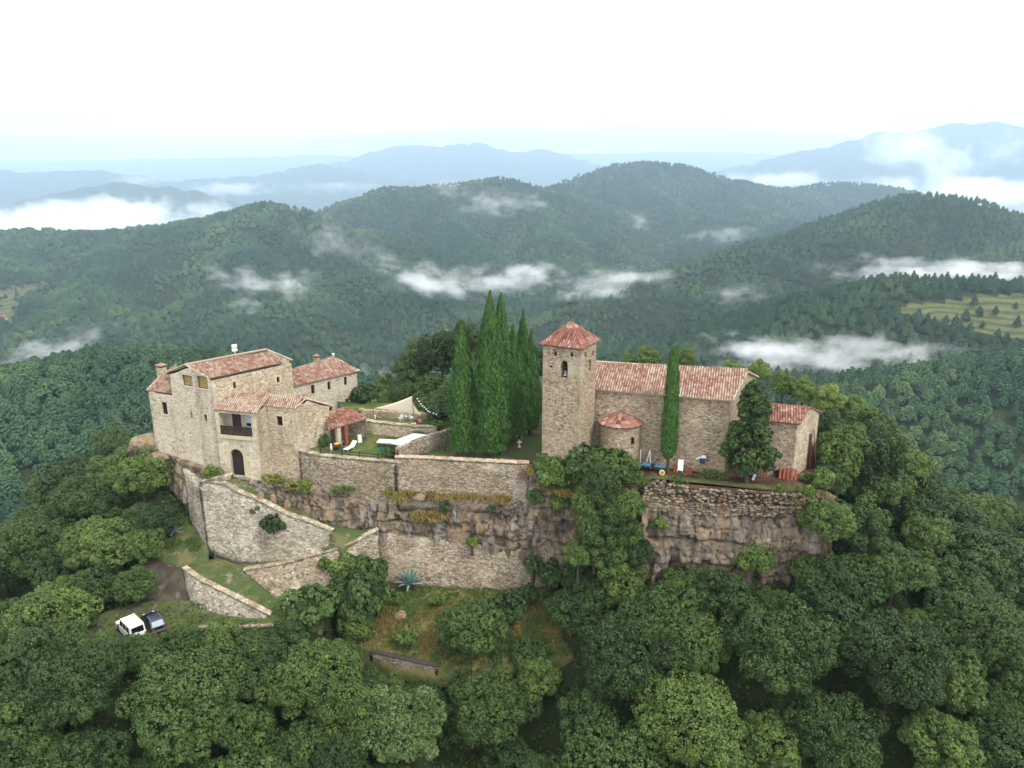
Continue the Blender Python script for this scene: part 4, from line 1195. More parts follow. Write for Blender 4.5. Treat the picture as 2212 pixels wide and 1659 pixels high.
M_CQUOIN = stone("church_quoin", [(0, "8a7d68"), (.5, "a2957f"), (1, "b5a892")], scale=(.9, .9, 1.3), mortar="94866f", hole=0, bump=.2)
for P_, a_, b_ in ((T0, tdx, tdy), (T1, -tdx, tdy)): quoins(church, P_, a_, b_, .2, TZ - .1, M_CQUOIN)
quoins(church, NRw[:2], -dn[:2], nn[:2], 0, 8.7, M_CQUOIN)
# apse
AX0 = (1346 - 1290) / (1582 - 1290)
ac = NLw + dn * (3 + 2.9) ; ac = np.array([*(ac[:2] - nn[:2] * .55), 0])
AR = 2.35
_pu, _pv, _pk = proj(ac + np.array([0, -AR, 3.0]))
az = zat(924, ac - nn * AR)
mb = MB(); m = 40
ring = [(AR * math.cos(2 * math.pi * i / m), AR * math.sin(2 * math.pi * i / m)) for i in range(m)]
for i in range(m):
    a, b_ = ring[i], ring[(i + 1) % m]
    mb.poly([(ac[0] + a[0], ac[1] + a[1], -1.5), (ac[0] + b_[0], ac[1] + b_[1], -1.5), (ac[0] + b_[0], ac[1] + b_[1], az), (ac[0] + a[0], ac[1] + a[1], az)])
mb.build("apse_wall", M_CHURCH, church, fix=False)
top = np.array([*(ac + nn * .9)[:2], az + 1.15])
ns = 22
V, F, UV = [], [], []
me = bpy.data.meshes.new("apse_roof")
for i in range(ns):
    t0 = 2 * math.pi * i / ns
    for k in range(5):
        f0, f1 = k / 5, (k + 1) / 5
        b = len(V)
        for f, lift in ((f0, .03), (f1, 0)):
            for a_, h_ in ((0, 0), (.25, .8), (.5, 1), (.75, .5), (1, 0)):
                an = t0 + 2 * math.pi / ns * a_; rr = (AR + .28)
                e = np.array([ac[0] + rr * math.cos(an), ac[1] + rr * math.sin(an), az - .02])
                p = e + (top - e) * f; V.append(p + np.array([0, 0, .09 * h_ * (1 - f) + lift]))
        for a_ in range(4): F.append((b + a_, b + a_ + 1, b + 5 + a_ + 1, b + 5 + a_)); UV.append((i + .5, k + .5))
n0 = len(V)
V += [(ac[0] + (AR + .26) * math.cos(2 * math.pi * i / ns), ac[1] + (AR + .26) * math.sin(2 * math.pi * i / ns), az - .06) for i in range(ns)]
F.append(tuple(range(n0 + ns - 1, n0 - 1, -1))); UV.append((.5, .5))
me.from_pydata([tuple(map(float, p)) for p in V], [], F); uvl = me.uv_layers.new(name="UVMap")
for po, c in zip(me.polygons, UV):
    for li in po.loop_indices: uvl.data[li].uv = c
me.materials.append(M_T_TOWER); link("apse_roof", me, church)
sl = np.array([*(ac + (dn * .72 - nn * .69) * (AR - .03))[:2], az - 1.6])
mb = MB(); mb.box(sl, (.32, .32, .7), math.atan2(dn[1], dn[0]) + R(45)); mb.build("opening", M_DARK, church)
HC.close({})

# ---------------------------------------------------------------- annex right of the conifer
annex = thing("stone_annex", "small stone annex with low tiled gable roof at the right end of the church", "building")
HA = House(annex)
aE1 = onz(1714.6, 914.6, 5.7); aB = onz(1711, 1032, 0)
az1 = zat(914.6, aB); aE1 = np.array([*aB[:2], az1])
aG = onz(1743, 880, az1 + 1.05); aE2 = onz(1770, 890.7, az1 - .15)
ad = dn
aE0 = aE1 - ad * 4.2; aG0 = aG - ad * 4.2
ofs = np.array([-.12, -.25, 0])
tile_roof("roof", [aE0 + ofs, aE1 + ofs + ad * .25, aG + ad * .25, aG0], M_T_TOWER, annex)
tile_roof("roof", [aE2 + ad * .25, aE2 - ad * 4.2, aG0, aG + ad * .25], M_T_TOWER, annex)
caps("ridge_cap", [(aG0, aG)], M_T_TOWER, annex, .12); caps("verge_cap", [(aE1 + ofs + ad * .25, aG + ad * .25), (aG + ad * .25, aE2 + ad * .25)], M_T_TOWER, annex, .09)
Lr = float(np.linalg.norm((aE2 - aE1)[:2])); sG = float((aG - aE1)[:2] @ (aE2 - aE1)[:2] / Lr)
HA.wall(aE0[:2], aE1[:2], -2, az1 - .02, (), M_CHURCH)
HA.wall(aE1[:2], aE2[:2], -2, [(0, az1 - .02), (sG, az1 + .95), (Lr, aE2[2] - .05)], (), M_TAN)
HA.wall(aE2[:2], (aE2 - ad * 4.2)[:2], -2, aE2[2] - .05, (), M_CHURCH)
HA.close({M_CHURCH.name: "wall", M_TAN.name: "gable_wall"})
# ================================================================ CASTLE ROCK: PLATEAU, CLIFFS, TERRACE WALLS, PATH
def rock_material():
    t = MT("cliff_rock", 0.95, 0.12)
    cell = t.attr("cell"); gr = t.attr("groove")
    c = t.ramp(cell, [(0, "5a534c"), (.2, "7a7167"), (.4, "988b7a"), (.55, "a39379"), (.72, "857d75"), (.86, "9c958d"), (1, "b3aca3")])
    st = t.noise(t.map((.9, .9, .12)), 1.0, 6, .6)
    c = t.mix(c, "a07c52", t.math('MULTIPLY', t.ramp(st, [(.55, (0, 0, 0, 1)), (.64, (1, 1, 1, 1))]), .65))
    st2 = t.noise(t.map((1.3, 1.3, .2), loc=(5, 2, 9)), 1.0, 6, .6)
    c = t.mix(c, "3b332c", t.math('MULTIPLY', t.ramp(st2, [(.56, (0, 0, 0, 1)), (.66, (1, 1, 1, 1))]), .6))
    f = t.noise(t.map((1, 1, 1)), 5.0, 8, .65)
    c = t.mix(c, t.ramp(f, [(.3, (.5, .48, .46, 1)), (.7, (1.3, 1.28, 1.22, 1))]), .75, 'MULTIPLY')
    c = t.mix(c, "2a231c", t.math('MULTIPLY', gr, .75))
    t.bump(f, .8, .25)
    return t.col(c)
M_ROCK = rock_material()
def ground_material(name, grass, dry, bare, amt_dry, amt_bare, sc=1.0):
    t = MT(name, 0.95, 0.1)
    v = t.map((sc, sc, sc))
    a = t.noise(v, .35, 7, .62); b = t.noise(t.map((sc, sc, sc), loc=(9, 4, 2)), .5, 7, .62); f = t.noise(v, 5.0, 6, .7)
    c = t.mix(grass, dry, t.ramp(a, [(.62 - amt_dry * .35, (0, 0, 0, 1)), (.72 - amt_dry * .35, (1, 1, 1, 1))]))
    c = t.mix(c, bare, t.ramp(b, [(.66 - amt_bare * .35, (0, 0, 0, 1)), (.74 - amt_bare * .35, (1, 1, 1, 1))]))
    c = t.mix(c, t.ramp(f, [(.3, (.6, .6, .6, 1)), (.7, (1.3, 1.3, 1.25, 1))]), .7, 'MULTIPLY')
    t.bump(f, .6, .1)
    return t.col(c)
M_LAWN = ground_material("lawn", "465d30", "686b3c", "5e5233", .40, .05)
M_PATH = ground_material("path_grass", "4e5c36", "6b6746", "857d6e", .35, .25, 1.2)
M_YARD = ground_material("yard_gravel", "5c5a45", "566034", "77716a", .55, .3, 1.3)
M_BANK = ground_material("dry_bank", "55623a", "77724a", "5a4d38", .45, .25, 1.1)
M_EARTH = ground_material("red_earth", "4d3b30", "5e4d3d", "6f624f", .4, .35, 1.2)
M_CYPFLOOR = ground_material("cypress_floor", "3f5a30", "5a4a38", "54423a", .35, .4, 1.2)  # darker grass with brown bare patches under the cypresses
M_GREYR = ground_material("grey_scree", "57534a", "4c4136", "6a7074", .45, .28, 1.6)
def pl(pts): return [onz(*p) for p in pts]
def resample(P, step):
    P = np.array(P, float); d = np.r_[0, np.cumsum(np.linalg.norm(np.diff(P, axis=0), axis=1))]
    s = np.linspace(0, d[-1], max(2, int(d[-1] / step) + 1))
    return np.stack([np.interp(s, d, P[:, k]) for k in range(3)], 1)
def same_len(A, B, step):
    A, B = resample(A, step), resample(B, step); n = max(len(A), len(B))
    f = lambda P: np.stack([np.interp(np.linspace(0, 1, n), np.linspace(0, 1, len(P)), P[:, k]) for k in range(3)], 1)
    return f(A), f(B)
def gridmesh(name, G, mat, smooth=True):
    m, n = G.shape[:2]
    i = np.arange(m - 1)[:, None] * n + np.arange(n - 1)[None]
    F = np.stack([i, i + n, i + n + 1, i + 1], -1).reshape(-1, 4)
    return npmesh(name, G.reshape(-1, 3), F, mat, smooth)
def strip(name, inner, outer, mat, step=.5, rough=.10, skirt=2.0, drop=0):
    A, B = same_len(inner, outer, step); k = max(4, int(np.linalg.norm(A - B, axis=1).max() / step) + 1)
    f = np.linspace(0, 1, k)[None, :, None]
    G = A[:, None] * (1 - f) + B[:, None] * f
    nz = fbm(G[..., 0].ravel() / 1.6, G[..., 1].ravel() / 1.6, s=31, o=4).reshape(G.shape[:2])
    G[..., 2] += nz * rough * 2 - drop
    if skirt:
        lo = G[:, -1:].copy(); lo[..., 2] -= skirt; li = G[:, :1].copy(); li[..., 2] -= skirt
        G = np.concatenate([li, G, lo], 1)
        e0, e1 = G[:1].copy(), G[-1:].copy(); e0[..., 2] -= skirt; e1[..., 2] -= skirt
        G = np.concatenate([e0, G, e1], 0)
    o = link(name, gridmesh(name, G, mat)); tag(o, kind="structure")
    return G
def cliff(name, top, foot, amp=1.0, step=.2, s=0, bulge=.3, cell=(1.35, 1.35, 2.6), back=1.6, kind="structure", mat=None, fine=.30):
    A, B = same_len(top, foot, step)
    k = max(4, int(np.linalg.norm(A - B, axis=1).max() / step) + 1)
    f = np.linspace(0, 1, k)[None, :, None]
    G = A[:, None] * (1 - f) + B[:, None] * f
    T = np.gradient(A[:, :2], axis=0); T = np.stack([np.convolve(np.pad(T[:, j], 4, 'edge'), np.ones(9) / 9, 'valid') for j in (0, 1)], 1)
    N = np.stack([T[:, 1], -T[:, 0]], 1); N /= np.linalg.norm(N, axis=1)[:, None] + 1e-9
    P = G.reshape(-1, 3)
    W = P + .22 * np.stack([fbm(P[:, 0] / 2, P[:, 2] / 2, P[:, 1] / 2, s=s + q, o=3) for q in (1, 2, 3)], 1)
    ca, sa = math.cos(.5 + s), math.sin(.5 + s)
    Wr = np.stack([W[:, 0] * ca - W[:, 1] * sa, W[:, 0] * sa + W[:, 1] * ca, W[:, 2]], 1)
    d1, d2, v1 = worley(Wr / np.array(cell), s, True); n1_ = worley.near
    e1, e2, v2 = worley(Wr / (np.array(cell) * (.42, .42, .5)), s + 50, True); n2_ = worley.near
    g1_ = np.stack([_h(np.floor(v1 * 9999), np.floor(v1 * 777), np.zeros(len(P)), s + 91 + k_) - .5 for k_ in range(3)], 1)
    g2_ = np.stack([_h(np.floor(v2 * 9999), np.floor(v2 * 777), np.zeros(len(P)), s + 97 + k_) - .5 for k_ in range(3)], 1)
    bed = P[:, 2] / 1.45 + .5 * fbm(P[:, 0] / 3.5, P[:, 1] / 3.5, s=s + 5, o=3); lay = np.floor(bed); bf_ = bed - lay
    h = amp * .8 * fbm(P[:, 0] / 2.6, P[:, 1] / 2.6, P[:, 2] / 4.5, s=s + 9, o=4) + amp * .62 * (v1 - .45) + amp * .5 * (n1_ * g1_).sum(1) + fine * .8 * (v2 - .5) + fine * .7 * (n2_ * g2_).sum(1)
    h += .38 * (_h(lay, np.floor(P[:, 0] / 5), np.zeros(len(P)), s + 3) - .5) - .10 * bf_
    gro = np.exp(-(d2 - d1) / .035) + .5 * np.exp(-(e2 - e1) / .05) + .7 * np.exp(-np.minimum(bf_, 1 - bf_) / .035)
    h -= .20 * np.minimum(gro, 1.2)
    ff = np.broadcast_to(f[..., 0], G.shape[:2]).ravel()
    h += bulge * np.sin(math.pi * np.clip(ff, 0, 1))
    h = h * np.clip(ff * 8, .15, 1)
    D = np.repeat(N, k, 0) * h[:, None]
    G2 = G.copy(); G2[..., 0] += D[:, 0].reshape(G.shape[:2]); G2[..., 1] += D[:, 1].reshape(G.shape[:2])
    G2[..., 2] += (.12 * (v2 - .5)).reshape(G.shape[:2])
    rim = G2[:, :1].copy(); rim[:, 0, 0] -= N[:, 0] * back; rim[:, 0, 1] -= N[:, 1] * back; rim[..., 2] += .05
    low = G2[:, -1:].copy(); low[..., 2] -= 2.5
    G2 = np.concatenate([rim, G2, low], 1)
    me = gridmesh(name, G2, mat or M_ROCK, False)
    tone = np.concatenate([v1.reshape(G.shape[:2])[:, :1], (v1 * .7 + v2 * .3).reshape(G.shape[:2]), v1.reshape(G.shape[:2])[:, -1:]], 1)
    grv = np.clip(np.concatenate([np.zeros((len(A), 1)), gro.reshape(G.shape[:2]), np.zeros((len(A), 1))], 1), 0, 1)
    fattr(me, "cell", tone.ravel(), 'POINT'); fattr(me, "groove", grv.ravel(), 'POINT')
    o = link(name, me); tag(o, kind=kind)
    return A, B, N
def terrace_wall(label, top, foot, mat, thick=.5, cap=None, name="retaining_wall", wob=.05, closed_end=True):
    A, B = same_len(top, foot, .4)
    T = np.gradient(A[:, :2], axis=0); N = np.stack([T[:, 1], -T[:, 0]], 1); N /= np.linalg.norm(N, axis=1)[:, None] + 1e-9
    n3 = np.concatenate([N, np.zeros((len(N), 1))], 1)
    rng_ = np.random.default_rng(int(abs(A[0, 0]) * 100))
    root = thing(name, label, "wall", (0, 0, 0))
    k = 8; f = np.linspace(0, 1, k)[None, :, None]
    G = A[:, None] * (1 - f) + (B - (0, 0, .6))[:, None] * f
    h = fbm(G[..., 0].ravel() * .9, G[..., 2].ravel() * .9, G[..., 1].ravel() * .9, s=14, o=4).reshape(G.shape[:2]) * wob * 2
    G[..., :2] += N[:, None] * h[..., None]
    jag = rng_.uniform(-.07, .07, len(A)); G[:, 0, 2] += jag
    bk = (A - n3 * thick)[:, None].copy(); bk[..., 2] += jag[:, None]; bk2 = (B - n3 * thick)[:, None].copy()
    G = np.concatenate([bk2, bk, G], 1)
    me = gridmesh("wall", G, mat, False)
    bm = bmesh.new(); bm.from_mesh(me); bmesh.ops.holes_fill(bm, edges=[e for e in bm.edges if e.is_boundary], sides=0); bm.to_mesh(me); bm.free()
    link("wall", me, root)
    if cap:
        mb = MB()
        for i in range(len(A) - 1):
            c = (A[i] + A[i + 1]) / 2 - (n3[i]) * thick / 2; d = A[i + 1] - A[i]; L = np.linalg.norm(d)
            for q in (0, .5):
                p = A[i] + d * q - n3[i] * (thick + .12) + (0, 0, .10 + rng_.uniform(-.02, .05)); p2 = p + d * .47
                w_ = n3[i] * (thick + .24)
                hgt = np.array([0, 0, rng_.uniform(.10, .16)])
                mb.prism([p, p2, p2 + w_, p + w_], [p + hgt, p2 + hgt, p2 + w_ + hgt, p + w_ + hgt])
        mb.build("coping", cap, root)
    return root
M_COPING = stone("coping_stone", [(0, "8f8470"), (.5, "b0a48c"), (1, "cfc4ae")], scale=(1.5, 1.5, 1.5), mortar="8c7f68", hole=0, bump=.3)
M_COPPINK = stone("pale_coping", [(0, "b59c84"), (.5, "cdb8a0"), (1, "dccfbd")], scale=(1.5, 1.5, 1.5), mortar="9a826a", hole=0, bump=.3)

# ---- plateau tops (z = 0 is the church terrace and the lawn)
G0 = [onz(640, 973, 0), onz(692, 985, 0), onz(770, 993, 0), onz(852, 1000, 0), onz(870, 1001, 0), onz(1000, 1003, 0), onz(1143, 1005, 0)]
def flat(name, pts, mat, z=0.0):
    mb = MB(); mb.poly([(p[0], p[1], z) for p in pts]); o = mb.build(name, mat, fix=False)
    if o.data.polygons[0].normal.z < 0: o.data.flip_normals()
    return tag(o, kind="structure")
LW = px_poly([(905, 940), (975, 928), (1000, 915)], 0)
flat("lawn", [(-27, 93), *[tuple(p[:2]) for p in G0[:4]], tuple(onz(862, 988, 0)[:2]), *LW, (-8, 112), (-14, 113), (-30, 113), (-33, 104)], M_LAWN, 0.0)
flat("cypress_ground", [tuple(onz(862, 988, 0)[:2]), *[tuple(p[:2]) for p in G0[4:]], (6.2, 83), (9, 86), (14, 100), (8, 110), (-3, 111), (-8, 112), LW[2], LW[1], LW[0]], M_CYPFLOOR, 0.004)
CH = [(1143, 1006), (1200, 1015), (1290, 1025), (1395, 1038), (1440, 1045), (1500, 1056), (1600, 1063), (1700, 1070), (1765, 1070), (1800, 1050)]
CHP = [onz(x, y, 0) for x, y in CH]
flat("church_terrace", [*[tuple(p[:2]) for p in CHP], (37, 82), (36.5, 93), (30, 101), (20, 106), (14, 100), (9, 86), (6.2, 83)], M_EARTH, -0.004)
# beaten track along the church wall
tr0, tr1 = pl([(1395, 1028, .03), (1460, 1030, .03), (1540, 1036, .03), (1600, 1043, .03), (1700, 1052, .03), (1760, 1056, .03)]), pl([(1395, 1033, .03), (1460, 1038, .03), (1540, 1046, .03), (1600, 1052, .03), (1700, 1060, .03), (1760, 1064, .03)])
strip("track", tr0, tr1, M_PATH, .4, .02, 0)

# ---- retaining walls of the garden
terrace_wall("long rubble retaining wall under the fenced lawn, right of the stone house", pl([(560, 1000, 0), (645, 976, 0), (692, 986, 0), (770, 994, 0), (854, 1001, 0)])[1:], [p + (0.1, -.35, -5.6) for p in pl([(645, 976, 0), (692, 986, 0), (770, 994, 0), (854, 1001, 0)])], M_RETAIN, .55, M_COPING)
w2t = [np.array([*onz(x, y, 0)[:2], zat(yt, onz(x, y, 0))]) for x, y, yt in ((853.5, 1001, 990), (930, 1002, 993), (1020, 1004, 998), (1090, 1006, 1001), (1143, 1007, 1004))]
terrace_wall("tall rubble retaining wall with pale ragged coping below the cypresses", w2t, [np.array([p[0] + .1, p[1] - .45, -5.4]) for p in w2t], M_RETAIN, .6, M_COPPINK)
# ---- the path in zigzag
leg1_in = pl([(500, 1030, -3.35), (535, 1036, -3.6), (560, 1062, -4.7), (600, 1082, -5.8), (640, 1096, -6.5), (700, 1128, -7.8), (760, 1142, -8.4), (812, 1150, -8.5)])
leg1_out = pl([(440, 1044, -3.62), (482, 1049, -3.95), (519.6, 1069.5, -4.65), (567, 1088.5, -5.55), (614.5, 1113.7, -6.45), (671, 1132.7, -7.35), (715.5, 1151.6, -8.05), (735, 1190, -9.9)])
leg1_in[-1] = onz(815, 1150, -8.45)
PATHG = [strip("path", leg1_in, leg1_out, M_PATH, .45, .07, 2.5)]
leg2_in = pl([(800, 1140, -8.3), (716, 1178, -9.6), (696, 1191, -10.25), (646, 1206, -11.2), (582, 1216, -11.9), (510, 1217, -12.3), (470, 1205, -12.2), (430, 1213, -12.3)])
leg2_out = pl([(816, 1148, -8.45), (772, 1173, -9.25), (721, 1192, -10.2), (652, 1211, -11.2), (614, 1222, -11.85), (526, 1236, -12.55), (450, 1240, -12.6), (394.5, 1231, -12.35)])
PATHG.append(strip("path", leg2_in, leg2_out, M_PATH, .45, .06, 2.5))
leg3_in = pl([(455, 1208, -12.25), (500, 1222, -12.4), (528, 1238, -12.65), (567, 1268, -13.4), (592, 1290, -14.0), (624, 1300, -14.35), (690, 1290, -14.4)])
leg3_out = pl([(394.5, 1231, -12.4), (424.6, 1253, -12.7), (472, 1277, -13.15), (519.4, 1301, -13.65), (570, 1326, -14.15), (610, 1346, -14.55), (700, 1340, -14.6)])
PATHG.append(strip("path", leg3_in, leg3_out, M_PATH, .45, .07, 2.0))
yard_in = pl([(200, 1330, -14.7), (310, 1296, -14.6), (404, 1293, -14.7), (421, 1310, -14.75), (472, 1327, -14.8), (519, 1334, -14.65), (575, 1336, -14.5), (690, 1320, -14.6)])
yard_out = pl([(120, 1450, -15.0), (300, 1410, -14.9), (380, 1380, -14.9), (425, 1356, -14.9), (472, 1356, -14.9), (520, 1355, -14.85), (600, 1352, -14.8), (700, 1342, -14.75)])
YARDG = strip("yard", yard_in, yard_out, M_YARD, .5, .05, .25)
terrace_wall("big pale rubble wall holding up the grassy ramp below the arched door",
             pl([(430, 1041.7, -3.5), (482, 1047, -3.8), (519.6, 1067.5, -4.5), (567, 1086.5, -5.4), (614.5, 1111.7, -6.3), (671, 1130.7, -7.2), (716.5, 1149.6, -7.9)]),
             pl([(448, 1187, -11.6), (487, 1208, -12.3), (520, 1218, -12.4), (580, 1217, -12.0), (636, 1208, -11.3), (690, 1193, -10.35), (714, 1178, -9.6)]), M_LOWWALL, .5, M_COPING)
terrace_wall("short rubble wall at the left end of the ramp, meeting the brown rock", pl([(395, 1012, -2.9), (412, 1026, -3.2), (430, 1041.7, -3.5)]), pl([(410, 1110, -8.5), (425, 1150, -10.2), (447, 1187, -11.6)]), M_LOWWALL, .5)
terrace_wall("low stone parapet climbing to the arched door", pl([(432, 1040, -3.2), (455, 1034, -2.95), (503, 1022, -2.75)]), pl([(432, 1044, -3.7), (460, 1040, -3.7), (505, 1034, -3.5)]), M_COPING, .45)
terrace_wall("lower mossy rubble wall below the second leg of the path, by the bushes",
             pl([(525.7, 1234, -12.45), (570, 1227, -12.1), (614, 1220, -11.75), (652, 1209, -11.1), (721, 1190, -10.1), (772, 1171, -9.15), (818, 1146, -8.3)]),
             pl([(526, 1240, -12.75), (567, 1268, -13.45), (592, 1290, -14.05), (630, 1300, -14.4), (721, 1300, -14.8), (780, 1290, -14.8), (830, 1260, -14.5)]), M_RETAIN, .5, M_COPING)
terrace_wall("curved low stone wall above the parking yard", pl([(394.5, 1229, -12.25), (424.6, 1251, -12.55), (472, 1275, -13.0), (519.4, 1299, -13.5), (570, 1324, -14.0), (585, 1331, -14.3)]),
             pl([(404, 1292, -14.75), (421.4, 1310, -14.8), (472, 1327, -14.85), (519, 1334, -14.7), (562, 1335, -14.5), (583, 1334, -14.45)]), M_LOWWALL, .45, M_COPING)
terrace_wall("low wall at the outer edge of the yard, half hidden by oak crowns", pl([(424, 1355, -14.8), (520, 1354, -14.75), (604, 1350, -14.7)]), pl([(424, 1372, -16.2), (520, 1371, -16.1), (604, 1368, -16)]), M_RETAIN, .45)
# ---- rock faces
cliff("cliff", pl([(285, 945, -1.2), (320, 965, -1.6), (345, 976, -2.0), (400, 1000, -2.5), (445, 1014, -2.9), (505, 1024, -3.2)]), pl([(280, 1010, -5.0), (330, 1040, -7.0), (375, 1075, -8.3), (398, 1108, -8.9), (432, 1110, -9.0), (470, 1110, -9.0)]), .9, s=3, bulge=.5)
cliff("cliff", pl([(520, 1035, -3.4), (560, 1042, -3.7), (600, 1050, -3.9), (655, 1055, -4.0), (720, 1058, -4.0), (790, 1060, -3.9), (860, 1064, -3.9)]), pl([(536, 1042, -3.9), (560, 1066, -4.9), (600, 1086, -6.0), (640, 1100, -6.8), (700, 1132, -8.0), (760, 1140, -8.3), (840, 1150, -8.8)]), .55, s=8, bulge=.0)
cliff("cliff", pl([(822, 1066, -4.0), (940, 1072, -4.2), (1040, 1076, -4.2), (1140, 1080, -4.2), (1215, 1085, -4.0)]), pl([(812, 1150, -8.8), (950, 1164, -9.4), (1060, 1182, -10.1), (1180, 1205, -10.8), (1230, 1210, -10.8)]), .8, s=15, bulge=.35)
terrace_wall("high old masonry wall filling the foot of the cliff behind the agave", pl([(806, 1150, -8.9), (870, 1156, -9.1), (940, 1163, -9.4), (1010, 1178, -9.9), (1090, 1183, -10.1), (1195, 1198, -10.5)]), pl([(806, 1252, -14.3), (870, 1262, -14.6), (940, 1268, -14.8), (1010, 1272, -15.0), (1090, 1274, -15.05), (1195, 1268, -14.8)]), M_RETAIN, .8, wob=.12)
cliff("cliff", pl([(1146, 1008, -.1), (1200, 1016, -.2), (1290, 1026, -.2), (1400, 1040, -.2)]), [p + (0, -.6, -11) for p in pl([(1150, 1012, -.1), (1200, 1020, -.2), (1290, 1030, -.2), (1400, 1044, -.2)])], 1.0, s=22, bulge=1.2)
TAL = strip("scree", pl([(1390, 1037, -.02), (1440, 1045, -.02), (1500, 1056, -.02), (1600, 1063, -.02), (1700, 1070, -.02), (1775, 1070, -.02)]), pl([(1385, 1098, -2.7), (1440, 1103, -2.8), (1500, 1108, -2.8), (1600, 1112, -2.9), (1700, 1114, -2.9), (1790, 1100, -2.5)]), M_EARTH, .35, .16, .25)
cliff("cliff", CT := [p + (0, -.75, .25) for p in pl([(1385, 1090, -2.4), (1440, 1093, -2.45), (1500, 1095, -2.4), (1600, 1098, -2.45), (1700, 1101, -2.5), (1775, 1092, -2.2), (1800, 1070, -1.2)])], [p + (0, -.5, -8.6) for p in CT], 1.0, s=29, bulge=.3)
0 and cliff("cliff", pl([(1800, 1088, -2.2), (1850, 1092, -2.4), (1925, 1098, -2.8)]), pl([(1800, 1120, -4), (1850, 1122, -4.2), (1925, 1125, -4.4)]), .5, s=36, bulge=.2)
strip("slope_grass", pl([(340, 1085, -8.6), (398, 1100, -8.8), (440, 1105, -8.9)]), pl([(320, 1210, -12.2), (380, 1222, -12.3), (452, 1216, -12.3)]), M_PATH, .5, .2, 2)
strip("scree", pl([(300, 1200, -11.9), (340, 1212, -12.1), (396, 1228, -12.35)]), pl([(290, 1300, -14.7), (350, 1300, -14.7), (406, 1295, -14.7)]), M_GREYR, .4, .25, 2)
bank_in, bank_out = pl([(835, 1248, -14.4), (930, 1262, -14.8), (1060, 1271, -15.0), (1195, 1268, -14.8), (1230, 1265, -14.6)]), pl([(740, 1385, -17.4), (805, 1412, -18.0), (940, 1441, -18.5), (1060, 1450, -18.7), (1240, 1420, -18.3)])
BANKG = strip("bank", bank_in, bank_out, M_BANK, .5, .22, 2.5)
terrace_wall("low dark wall at the bottom edge of the dry grass bank", pl([(800, 1410, -17.9), (870, 1427, -18.2), (945, 1443, -18.5)]), pl([(800, 1436, -19.6), (870, 1452, -19.9), (945, 1468, -20.2)]), M_RETAIN, .5, plain("dark_coping", "4a443d", .9, .2))
# ---- upper garden behind the lawn
U0 = [onz(*z1(2085, 800), 1.35), onz(805, 915, 1.45), onz(860, 920, 1.5), onz(905, 925, 1.5), onz(945, 925, 1.45)]
uw = [np.array([p[0], p[1], 1.5]) for p in U0]
terrace_wall("rubble wall between the lawn and the upper garden, under the shade sail", uw, [np.array([p[0], p[1] - .15, -.1]) for p in uw], M_TAN, .5, M_COPING, name="garden_wall")
flat("upper_lawn", [*[tuple(p[:2] + np.array([0, .2])) for p in U0], (-8, 101), (-8, 104), (-14, 105), (-21, 105.5), (-25, 106)], M_LAWN, 1.42)
# side wall right of the white cover, running away from the camera
swb = [onz(858, 998, 0), onz(928.6, 974, 0), onz(985, 952, 0)]
sw = [np.array([p[0], p[1], zat(y, p)]) for p, y in zip(swb, (967, 939, 924))]
terrace_wall("rubble wall with flat coping at the right side of the lawn", sw, [np.array([p[0], p[1], -.2]) for p in sw], M_RETAIN, .3, None, name="garden_wall")
ew = [np.array([*onz(848, 985, .6)[:2], 1.2]), np.array([*onz(862, 985, .7)[:2], 1.3])]
bw_ = [onz(775, 884, 2.5), onz(840, 889, 2.4), onz(930, 893, 2.3)]
terrace_wall("low stone wall at the back of the upper garden, behind the shade sail", bw_, [np.array([p[0], p[1], 1.2]) for p in bw_], M_CHURCH, .5, name="garden_wall")
